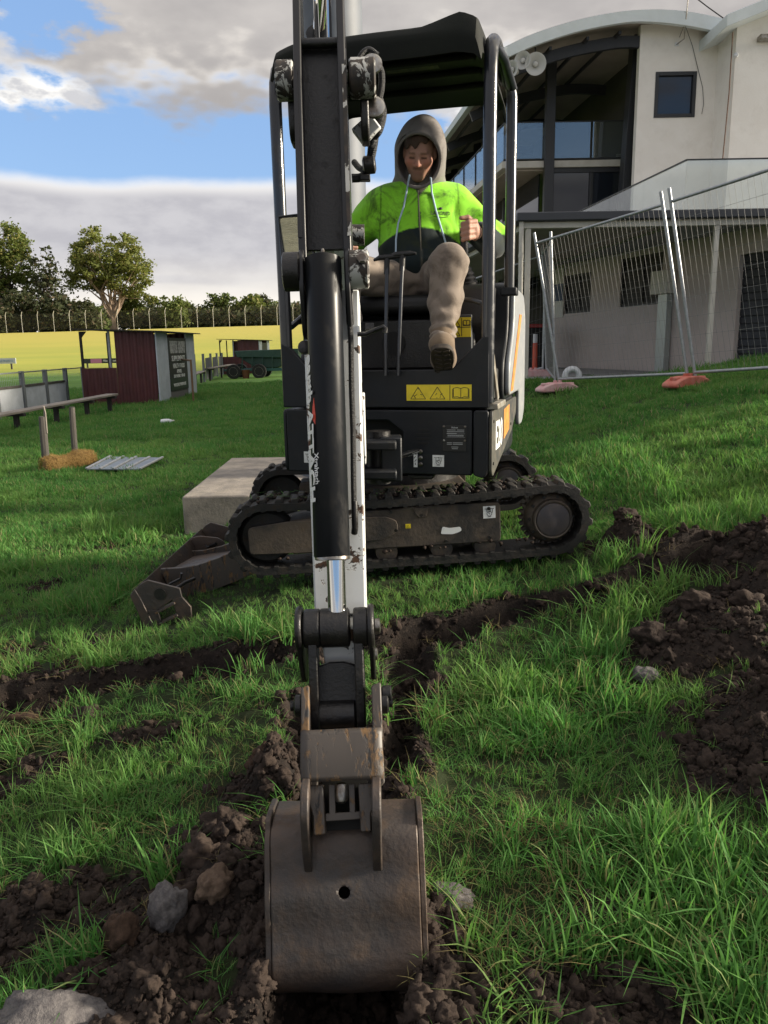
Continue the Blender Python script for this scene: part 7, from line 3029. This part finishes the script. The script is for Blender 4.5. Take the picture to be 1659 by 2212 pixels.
# ------------------------------------------------------------------ the operator (surfaces grown from distance fields)
def surface(fn, lo, hi, h):
    """naive surface nets of fn<0 on a grid; evaluates finely only near the surface"""
    lo, hi = np.array(lo, float), np.array(hi, float)
    nb = np.ceil((hi - lo) / (h * 8)).astype(int)
    n = nb * 8 + 1
    val = np.full(n, 1.0, np.float32)
    bi = np.stack(np.meshgrid(*[np.arange(k) for k in nb], indexing='ij'), -1).reshape(-1, 3)
    ctr = lo + (bi * 8 + 4) * h
    d = fn(ctr)
    rad = 4 * h * 1.75 + 0.03
    off = np.stack(np.meshgrid(*[np.arange(9)] * 3, indexing='ij'), -1).reshape(-1, 3)
    act = np.abs(d) < rad
    for b in bi[(d <= 0) & ~act]:
        val[b[0] * 8:b[0] * 8 + 9, b[1] * 8:b[1] * 8 + 9, b[2] * 8:b[2] * 8 + 9] = -1
    A = bi[act]
    idx = (A[:, None, :] * 8 + off[None]).reshape(-1, 3)
    lin = np.unique(np.ravel_multi_index(idx.T, n))
    ii = np.stack(np.unravel_index(lin, n), -1)
    val.ravel()[lin] = fn(lo + ii * h)
    s = val < 0
    c = s[:-1, :-1, :-1].astype(np.int8)
    tot = np.zeros_like(c)
    for a in (0, 1):
        for b in (0, 1):
            for e in (0, 1):
                tot += s[a:n[0] - 1 + a, b:n[1] - 1 + b, e:n[2] - 1 + e]
    cells = np.argwhere((tot > 0) & (tot < 8))
    vid = np.full(tot.shape, -1, np.int64)
    vid[tuple(cells.T)] = np.arange(len(cells))
    acc = np.zeros((len(cells), 3))
    cnt = np.zeros(len(cells))
    corners = [np.array((a, b, e)) for a in (0, 1) for b in (0, 1) for e in (0, 1)]
    for p in corners:
        for ax in range(3):
            if p[ax]:
                continue
            q = p.copy()
            q[ax] = 1
            v0 = val[tuple((cells + p).T)]
            v1 = val[tuple((cells + q).T)]
            m = (v0 < 0) != (v1 < 0)
            t = np.where(m, v0 / np.where(v0 == v1, 1, v0 - v1), 0)
            pt = p + np.outer(t, q - p)
            acc[m] += pt[m]
            cnt[m] += 1
    verts = lo + (cells + acc / cnt[:, None]) * h
    quads = []
    for ax in range(3):
        o1, o2 = [(1, 2), (2, 0), (0, 1)][ax]
        sl0 = [slice(None)] * 3
        sl1 = [slice(None)] * 3
        sl0[ax], sl1[ax] = slice(0, -1), slice(1, None)
        ch = s[tuple(sl0)] != s[tuple(sl1)]
        e = np.argwhere(ch)
        e = e[(e[:, o1] > 0) & (e[:, o2] > 0) & (e[:, o1] < n[o1] - 1) & (e[:, o2] < n[o2] - 1)]
        u = np.zeros(3, int)
        u[o1] = 1
        w = np.zeros(3, int)
        w[o2] = 1
        q = np.stack([vid[tuple((e - u - w).T)], vid[tuple((e - w).T)], vid[tuple(e.T)], vid[tuple((e - u).T)]], 1)
        flip = ~s[tuple(e.T)]
        q[flip] = q[flip][:, ::-1]
        quads.append(q[(q >= 0).all(1)])
    return verts, np.concatenate(quads)


def s_cone(p, a, b, ra, rb):
    a, b = np.array(a, float), np.array(b, float)
    ba = b - a
    t = np.clip(((p - a) @ ba) / (ba @ ba), 0, 1)
    return np.linalg.norm(p - a - t[:, None] * ba, axis=1) - (ra + (rb - ra) * t)


def s_ell(p, c, r, Rm=None):
    q = p - np.array(c, float)
    if Rm is not None:
        q = q @ Rm
    r = np.array(r, float)
    k0 = np.linalg.norm(q / r, axis=1)
    k1 = np.linalg.norm(q / (r * r), axis=1)
    return k0 * (k0 - 1) / np.maximum(k1, 1e-9)


def smin(a, b, k):
    h = np.maximum(k - np.abs(a - b), 0) / k
    return np.minimum(a, b) - h * h * k * .25


def smax(a, b, k):
    return -smin(-a, -b, k)


def n3(p, s, seed=0):
    """cheap smooth pseudo noise in 3d"""
    r = np.random.default_rng(seed)
    out = 0
    for k in range(6):
        d = r.normal(size=3) * s
        out = out + np.sin(p @ d + r.random() * 6.28)
    return out / 6


def rotm(ax, deg):
    return np.array(Matrix.Rotation(R(deg), 3, ax))


PX, PY = .215, 4.45      # seat position of the operator


def L(x, y, z):
    return (PX + x, PY + y, z)


HEADC = np.array(L(0.0, -.115, 2.155))
HR = rotm('Z', -10) @ rotm('X', 27) @ rotm('Y', 5)      # columns: head axes in world; nods forward


def head_local(p):
    return (p - HEADC) @ HR


def sd_head(p):
    q = head_local(p)
    d = s_ell(q, (0, .018, .032), (.076, .096, .094))
    d = smin(d, s_ell(q, (0, -.022, -.050), (.060, .070, .068)), .05)
    d = smin(d, s_cone(q, (-.034, -.078, .026), (.034, -.078, .026), .012, .012), .02)
    for sx in (-1, 1):
        d = smin(d, s_ell(q, (sx * .044, -.058, -.016), (.024, .024, .022)), .03)
        d = smax(d, -(np.linalg.norm(q - np.array((sx * .032, -.103, .010)), axis=1) - .018), .014)
        d = smin(d, np.linalg.norm(q - np.array((sx * .031, -.072, .009)), axis=1) - .0145, .006)
        d = smin(d, s_ell(q, (sx * .078, .012, .0), (.010, .022, .032)), .01)
    d = smin(d, s_cone(q, (0, -.086, .016), (0, -.110, -.024), .0075, .0125), .012)
    for sx in (-1, 1):
        d = smin(d, np.linalg.norm(q - np.array((sx * .0125, -.096, -.027)), axis=1) - .0085, .008)
    d = smin(d, s_cone(q, (-.022, -.082, -.055), (.022, -.082, -.055), .0075, .0075), .008)
    d = smin(d, s_cone(q, (-.016, -.081, -.067), (.016, -.081, -.067), .0075, .0075), .006)
    d = smin(d, s_ell(q, (0, -.072, -.095), (.026, .022, .020)), .03)
    return d


def finger_set(p, H, side):
    """hand closed on a stick at H; side=+1: palm on the +x side"""
    H = np.array(H)
    p = H + (p - H) / 1.22
    m = np.array((side, 1, 1))

    def P(x, y, z):
        return H + np.array((x, y, z)) * m
    d = s_ell(p, P(.036, .004, -.012), (.020, .034, .040))
    d = smin(d, s_cone(p, P(.040, .030, -.014), P(.074, .085, -.012), .026, .029), .02)
    for i in range(4):
        z = .022 - i * .0205
        k = (1.0, 1.06, 1.0, .86)[i]
        x0 = .034 - .003 * i
        a, b = P(x0, -.022, z), P(.004, -.022 - .022 * k, z - .006)
        c, e = P(-.020 * k, -.018 - .012 * k, z - .010), P(-.019 * k, .004, z - .012)
        f = s_cone(p, a, b, .0108, .0098)
        f = smin(f, s_cone(p, b, c, .0096, .0088), .004)
        f = smin(f, s_cone(p, c, e, .0088, .0076), .004)
        d = smin(d, f, .006)
    f = s_cone(p, P(.030, .012, .022), P(.004, -.012, .038), .0135, .0115)
    f = smin(f, s_cone(p, P(.004, -.012, .038), P(-.026, -.022, .036), .0112, .0085), .005)
    return smin(d, f, .010) * 1.22


HANDL = L(.228, -.245, 1.775)      # at picture right
HANDR = L(-.36, -.12, 1.735)
SHL, ELL, WRL = L(.205, .03, 1.925), L(.400, .055, 1.745), L(.315, -.15, 1.765)
SHR, ELR, WRR = L(-.205, .03, 1.925), L(-.40, .13, 1.73), L(-.42, -.04, 1.73)
HIPL, KNL, ANL = L(.095, -.04, 1.525), L(.125, -.445, 1.585), L(.080, -.560, 1.245)
HIPR, KNR, ANR = L(-.095, -.04, 1.525), L(-.40, -.43, 1.56), L(-.39, -.50, 1.20)


def near_only(p, c, rad, fn):
    """evaluate fn only within rad of c; elsewhere a safe lower bound"""
    e = np.linalg.norm(p - np.array(c), axis=1)
    d = e - rad + .06
    m = e < rad
    if m.any():
        d[m] = fn(p[m])
    return d


def sd_body(p):
    d = near_only(p, HEADC, .24, sd_head)
    d = smin(d, s_cone(p, HEADC + HR @ np.array((0, .035, -.05)), L(0, .0, 1.98), .056, .062), .03)
    d = smin(d, s_ell(p, L(0, .02, 1.80), (.150, .095, .20)), .05)
    d = smin(d, s_ell(p, L(0, .02, 1.55), (.150, .11, .12)), .05)
    for S, E, Wr, Hn, sd in ((SHL, ELL, WRL, HANDL, 1), (SHR, ELR, WRR, HANDR, -1)):
        d = smin(d, s_cone(p, S, E, .052, .040), .03)
        d = smin(d, s_cone(p, E, Wr, .040, .028), .02)
        d = smin(d, near_only(p, np.array(Hn) + np.array((.03 * sd, .02, 0)), .17, lambda q: finger_set(q, Hn, sd)), .012)
    for a, k in ((HIPL, KNL), (HIPR, KNR)):
        d = smin(d, s_cone(p, a, np.array(a) * .5 + np.array(k) * .5, .070, .058), .03)
    return d


def sd_jacket(p):
    d = s_ell(p, L(0, .005, 1.835), (.218, .150, .215))
    d = smin(d, s_ell(p, L(0, -.02, 1.63), (.215, .165, .14)), .10)
    d = smin(d, s_cone(p, L(-.13, .02, 1.945), L(.13, .02, 1.945), .098, .098), .07)
    d = smin(d, s_cone(p, L(0, -.01, 2.0), L(0, -.02, 2.03), .105, .095), .05)
    for S, E, Wr in ((SHL, ELL, WRL), (SHR, ELR, WRR)):
        f = s_cone(p, S, E, .100, .078)
        f = smin(f, s_cone(p, E, Wr, .078, .054), .04)
        f = smin(f, s_cone(p, np.array(Wr) + (np.array(E) - Wr) * .10, Wr, .050, .046), .01)
        d = smin(d, f, .05)
    q = p - np.array(L(0, 0, 1.8))
    w = np.sin(q[:, 2] * 46 + q[:, 0] * 22 * np.sign(q[:, 0]) + 3 * n3(p, 9, 2)) * .0055 + n3(p, 26, 4) * .009 + np.abs(n3(p, 20, 8)) * -.016
    side = np.clip((np.abs(q[:, 0]) - .05) / .15, 0.25, 1)
    d = d + w * side
    hem = np.array(L(0, 0, 1.515))[2]
    return smax(d, hem - p[:, 2], .02)


def sd_trousers(p):
    d = s_ell(p, L(0, .0, 1.525), (.200, .165, .115))
    for a, k, n, sw in ((HIPL, KNL, ANL, 1), (HIPR, KNR, ANR, 0)):
        f = s_cone(p, a, k, .108, .084)
        m = np.array(k) * .45 + np.array(n) * .55 + np.array((0, .018, 0))
        f = smin(f, s_cone(p, k, m, .083, .074), .04)
        f = smin(f, s_cone(p, m, n, .074, .056), .03)
        d = smin(d, f, .05)
    w = n3(p, 24, 14) * .011 - np.abs(n3(p, 30, 19)) * .012 + n3(p, 60, 15) * .003
    q = (p - np.array(ANL)) @ np.array((.0, .33, .94))
    w = w + np.sin(q * 110 + 2.5 * n3(p, 12, 3)) * .006 * np.clip(1 - np.abs(q) / .16, 0, 1)
    d = d + w
    return smax(d, 1.235 - p[:, 2] + .25 * (p[:, 1] - ANL[1]), .008) if True else d


def sd_hood(p):
    q = head_local(p)
    o = s_ell(q, (0, .028, .008), (.134, .140, .142))
    o = smin(o, s_ell(q, (0.012, .035, .090), (.074, .105, .080)), .07)
    o = smin(o, s_ell(q, (0, .035, -.095), (.120, .118, .072)), .07)
    o = smin(o, s_cone(p, L(-.09, .02, 2.015), L(.09, .02, 2.015), .060, .060), .06)
    inner = s_ell(q, (0, .0, .006), (.112, .140, .124))
    inner = smin(inner, s_ell(q, (0, -.06, -.02), (.098, .12, .122)), .04)
    d = smax(o, -inner, .012)
    # opening in front, ending in a thick seam
    rim = np.abs(s_ell(q * np.array((1, 0, 1)) + np.array((0, 0, 0)), (0, 0, -.008), (.112, 1, .128)))
    cut = -.062 - .030 * np.clip(-(q[:, 2] - .02) / .15, -1, 1) ** 2
    d = smax(d, (cut - q[:, 1]) * 1.0, .012)
    ringpos = np.stack([q[:, 0], q[:, 1] - cut, q[:, 2] + .008], 1)
    ring = np.hypot(rim, ringpos[:, 1]) - .0085
    d = smin(d, ring, .012)
    return d + n3(p, 24, 31) * .0035


def sd_boot(p, an, heel, toe, ln):
    up = np.array((0, .0, 1.0))
    d = s_cone(p, np.array(an) + np.array((0, .01, .02)), np.array(heel) + np.array((0, .012, .05)), .058, .056)
    d = smin(d, s_cone(p, np.array(heel) + np.array((0, .0, .046)), np.array(toe) + np.array((0, .02, .024)), .052, .050), .04)
    d = smin(d, s_ell(p, np.array(toe) + np.array((0, .012, .020)), (.056, .050, .046)), .03)
    return d + n3(p, 60, 41) * .0015


HEEL, TOE = L(.080, -.640, 1.085), L(.062, -.775, 1.180)


def cloth_mat(name, attr='tint', rough=.85, bump=.25, bs=240, dirt=None):
    m, t, b = new_mat(name)
    a = t.new('ShaderNodeAttribute')
    a.attribute_name = attr
    c = a.outputs['Color']
    tc = t.new('ShaderNodeTexCoord').outputs['Object']
    if dirt:
        f = t.smooth(t.noise(tc, 7, 7, .74, .8), .47, .70, 0, .8)
        c = t.mix(f, c, dirt)
    t.l.new(c, b.inputs['Base Color'])
    b.inputs['Roughness'].default_value = rough
    b.inputs['Specular IOR Level'].default_value = .25
    b.inputs['Sheen Weight'].default_value = .15
    bn = t.new('ShaderNodeBump')
    bn.inputs['Strength'].default_value = bump
    bn.inputs['Distance'].default_value = .003
    t.l.new(t.noise(tc, bs, 3), bn.inputs['Height'])
    t.l.new(bn.outputs[0], b.inputs['Normal'])
    return m


def build_person():
    root = Vector((PX, PY, 1.46))
    PE = thing('person', root, 'person in a green and navy hooded work jacket sitting at the excavator controls', 'person')
    rel = np.array(root)

    def add(name, fn, lo, hi, h, col, mtl, par=PE):
        v, f = surface(fn, lo, hi, h)
        return mesh_np(name, v - rel, f, mtl, par, attrs={'tint': col(v)})
    skin = cloth_mat('skin', rough=.55, bump=.1, bs=120)
    skin.node_tree.nodes['Principled BSDF'].inputs['Subsurface Weight'].default_value = .08
    skin.node_tree.nodes['Principled BSDF'].inputs['Subsurface Radius'].default_value = (.01, .004, .002)
    skin.node_tree.nodes['Principled BSDF'].inputs['Sheen Weight'].default_value = 0

    def c_skin(v):
        c = np.tile((.40, .225, .165), (len(v), 1))
        q = head_local(v)
        red = np.exp(-((np.abs(q[:, 0]) - .045) ** 2 / .0006 + (q[:, 2] + .02) ** 2 / .0008)) + np.exp(-(q[:, 0] ** 2 / .0002 + (q[:, 2] + .025) ** 2 / .0003))
        c += np.outer(red, (.06, -.03, -.03)) * (q[:, 1] < 0)[:, None]

        def blend(mask, col):
            m = np.clip(mask, 0, 1)[:, None]
            c[:] = c * (1 - m) + np.array(col) * m
        fr = (q[:, 1] < -.05)
        st = sstep(-.035, -.075, q[:, 2]) * fr * sstep(-.01, -.05, q[:, 1]) * (np.linalg.norm(q, axis=1) < .16)
        blend(st * .6, (.17, .095, .06))
        mo = sstep(.032, .020, np.abs(q[:, 0])) * sstep(-.034, -.041, q[:, 2]) * sstep(-.056, -.050, q[:, 2]) * fr
        blend(mo * .62, (.12, .065, .042))
        lip = sstep(.024, .018, np.abs(q[:, 0])) * sstep(-.056, -.058, q[:, 2]) * sstep(-.074, -.070, q[:, 2]) * fr
        blend(lip * .35, (.27, .12, .10))
        br = sstep(.054, .046, np.abs(q[:, 0])) * sstep(.010, .016, np.abs(q[:, 0])) * sstep(.0195, .0225, q[:, 2]) * sstep(.034, .030, q[:, 2]) * fr
        blend(br * .6, (.13, .075, .048))
        for sx in (-1, 1):
            ex = np.abs(q[:, 0] - sx * .031)
            lid = sstep(.017, .012, ex) * sstep(-.002, .001, q[:, 2]) * sstep(.0105, .0075, q[:, 2]) * fr
            blend(lid * .85, (.06, .035, .028))
        return np.clip(c, 0.01, 1)
    body = add('body', sd_body, L(-.52, -.36, 1.40), L(.52, .22, 2.30), .0054, c_skin, skin)
    # hi-vis jacket
    lime, navy = np.array((.26, .68, .035)), np.array((.010, .018, .020))

    def c_jacket(v):
        q = v - np.array(L(0, 0, 0))
        t = q[:, 0]
        line = 1.795 - 1.7 * t * t
        on_arm = np.abs(t) > .235
        # sleeve: lime above and outside the elbow, navy below
        armline = np.where(t > 0, 1.755, 1.70)
        m = np.where(on_arm, sstep(armline - .004, armline + .004, q[:, 2] + .55 * (q[:, 1] + .0)), sstep(line - .003, line + .003, q[:, 2]))
        c = navy + (lime - navy) * m[:, None]
        back = 0
        vneck = (np.abs(t) < np.maximum(.9 * (q[:, 2] - 1.955), 0)) & (q[:, 1] < .0)
        c[vneck] = (.115, .10, .09)
        zip_ = (np.abs(t + .012 * (q[:, 2] - 1.7) / .3 - .0) < .0055) & (q[:, 1] < -.05)
        c[zip_] = (.05, .055, .05)
        seam = (np.abs(np.abs(t) - .205 - .05 * (1.9 - q[:, 2])) < .003) & (q[:, 2] > 1.74)
        c[seam] *= .45
        return c
    jk = add('jacket', sd_jacket, L(-.56, -.30, 1.46), L(.56, .26, 2.12), .0075, c_jacket, cloth_mat('jacket_cloth', bump=.2, dirt=(.022, .030, .014)), PE)
    khaki = np.array((.205, .168, .138))
    add('trousers', sd_trousers, L(-.56, -.68, 1.12), L(.30, .22, 1.72), .0075, lambda v: np.tile(khaki, (len(v), 1)) * (1 - .18 * (n3(v, 30, 6) > .3))[:, None], cloth_mat('trouser_cloth', bump=.35, dirt=(.10, .075, .058)), PE)
    add('hood', sd_hood, HEADC - .22, HEADC + np.array((.22, .26, .26)), .0052, lambda v: np.tile((.185, .170, .162), (len(v), 1)), cloth_mat('hood_cloth', bump=.3, dirt=(.09, .075, .066)), PE)
    # fringe of hair under the hood
    def sd_hair(p):
        q = head_local(p)
        d = s_ell(q, (0, .012, .040), (.080, .100, .098))
        d = smax(d, -s_ell(q, (0, .018, .032), (.074, .094, .092)), .004)
        cut = .062 + .010 * np.sin(q[:, 0] * 120) + .35 * q[:, 0]
        d = smax(d, np.where(q[:, 1] < .0, cut - q[:, 2], -.02 - q[:, 2]), .004)
        return d + n3(p, 190, 7) * .003
    add('hair', sd_hair, HEADC - .16, HEADC + .18, .004, lambda v: np.tile((.060, .034, .020), (len(v), 1)), cloth_mat('hair', rough=.6, bump=.5, bs=300), PE)
    # boots
    boot_m = cloth_mat('boot_leather', bump=.4, bs=90, dirt=(.12, .095, .07))
    for nm, an, he, to in (('boot', ANL, HEEL, TOE), ('boot', ANR, L(-.39, -.53, 1.115), L(-.39, -.72, 1.115))):
        bt = add(nm, lambda p: sd_boot(p, an, he, to, 0), np.minimum(he, to) - .12, np.maximum(an, to) + .14, .006, lambda v: np.tile((.15, .11, .075), (len(v), 1)), boot_m, PE)
        fw = (Vector(to) - Vector(he)).normalized()
        sd_ = Vector((1, 0, 0))
        nrm = sd_.cross(fw).normalized()
        if nrm.z > 0:
            nrm = -nrm
        c0 = Vector(he) - fw * .035
        Lf = (Vector(to) - Vector(he)).length + .085
        b = MB()
        out = [(0.0, -.034), (.03, -.046), (.09, -.042), (.15, -.054), (Lf - .03, -.052), (Lf, -.03), (Lf, .03), (Lf - .03, .052), (.15, .054), (.09, .042), (.03, .046), (0, .034)]
        b.prism(rounded(out, .02, 3), c0 + nrm * .030, fw, sd_, -nrm * .026)
        sl = b.build('sole', mat('boot_sole_%s' % ('a' if an is ANL else 'b'), (.030, .024, .019), .8, col2=(.06, .046, .034), ns=30), bt, bevel=.004)
        b = MB()
        for k in range(7):
            a0 = .02 + k * (Lf - .05) / 6
            for sx in (-1, 1):
                b.bar(c0 + fw * a0 + sd_ * (sx * .006) + nrm * .0315, c0 + fw * (a0 + .012) + sd_ * (sx * .034) + nrm * .0315, .010, .006, up=nrm)
        t_ = b.build('sole_tread', bpy.data.materials['boot_sole_a'], bt)
        t_['kind'] = 'stuff'
        b = MB()
        A0, A1 = Vector(an) + Vector((0, -.050, .0)), Vector(he).lerp(Vector(to), .45) + Vector((0, -.0, .064))
        for k in range(4):
            c = A0.lerp(A1, k / 3)
            b.tube([c + Vector((-.024, .006, 0)), c + Vector((0, -.006, .004)), c + Vector((.024, .006, -.004))], .003, 5)
        l_ = b.build('laces', mat('laces_%s' % ('a' if an is ANL else 'b'), (.16, .13, .09), .8), bt)
        l_['kind'] = 'stuff'
    # hood cords, logo and zip pull on the jacket
    cord = mat('hood_cord', (.42, .55, .68), .7)

    def front(x, z):
        """front surface of the jacket at world x, z"""
        ys = np.linspace(PY - .30, PY + .0, 121)
        d = sd_jacket(np.stack([np.full(121, x), ys, np.full(121, z)], 1))
        k = int(np.argmax(d < 0))
        return Vector((x, float(ys[k]), z))
    for pts in (((-.055, 2.045), (-.068, 1.98), (-.085, 1.90), (-.115, 1.82), (-.128, 1.74), (-.130, 1.665)), ((.052, 2.03), (.060, 1.97), (.080, 1.88), (.105, 1.80), (.130, 1.72), (.160, 1.635))):
        P = [front(PX + x, z) + Vector((0, -.006, 0)) for x, z in pts]
        P[0] = Vector((P[0].x, HEADC[1] - .06, P[0].z))
        b = MB()
        b.tube(P, .0048, 8)
        b.build('hood_cord', cord, PE, smooth=True)
    b = MB()
    P = [front(PX - .012 * (z - 1.7) / .3, z) + Vector((0, -.003, 0)) for z in (1.98, 1.92, 1.85, 1.78, 1.70, 1.62, 1.56)]
    b.tube(P, .0035, 6)
    b.build('zip', mat('zip_metal', (.10, .095, .07), .4, .6), PE, smooth=True)
    # small chest logo, draped on the cloth
    cx, cz = PX + .105, 1.865
    p0, p1 = front(cx - .04, cz), front(cx + .04, cz)
    q1 = front(cx, cz + .02)
    xdir = (p1 - p0).normalized()
    o = text_obj('chest_lettering', 'LAMOND', .026, M['ink'], PE, frame(((p0 + p1) / 2) + Vector((0, -.004, 0)), xdir, (q1 - (p0 + p1) / 2)), .0004, xs=1.0)
    b = MB()
    c = front(cx, cz + .024) + Vector((0, -.005, 0))
    b.lathe([(.002, -.010), (.0065, -.004), (.0065, .004), (.002, .011)], c, xdir, 10)
    P = [front(cx - .038, cz - .016), front(cx, cz - .022), front(cx + .038, cz - .016)]
    b.tube([p + Vector((0, -.004, 0)) for p in P], .0012, 5)
    b.build('chest_logo', M['ink'], PE, smooth=True)


build_person()
KEEP_OUT += [(-1.6, .35, 5.85, 8.1)]
build_grass()
build_clods()
build_rocks()
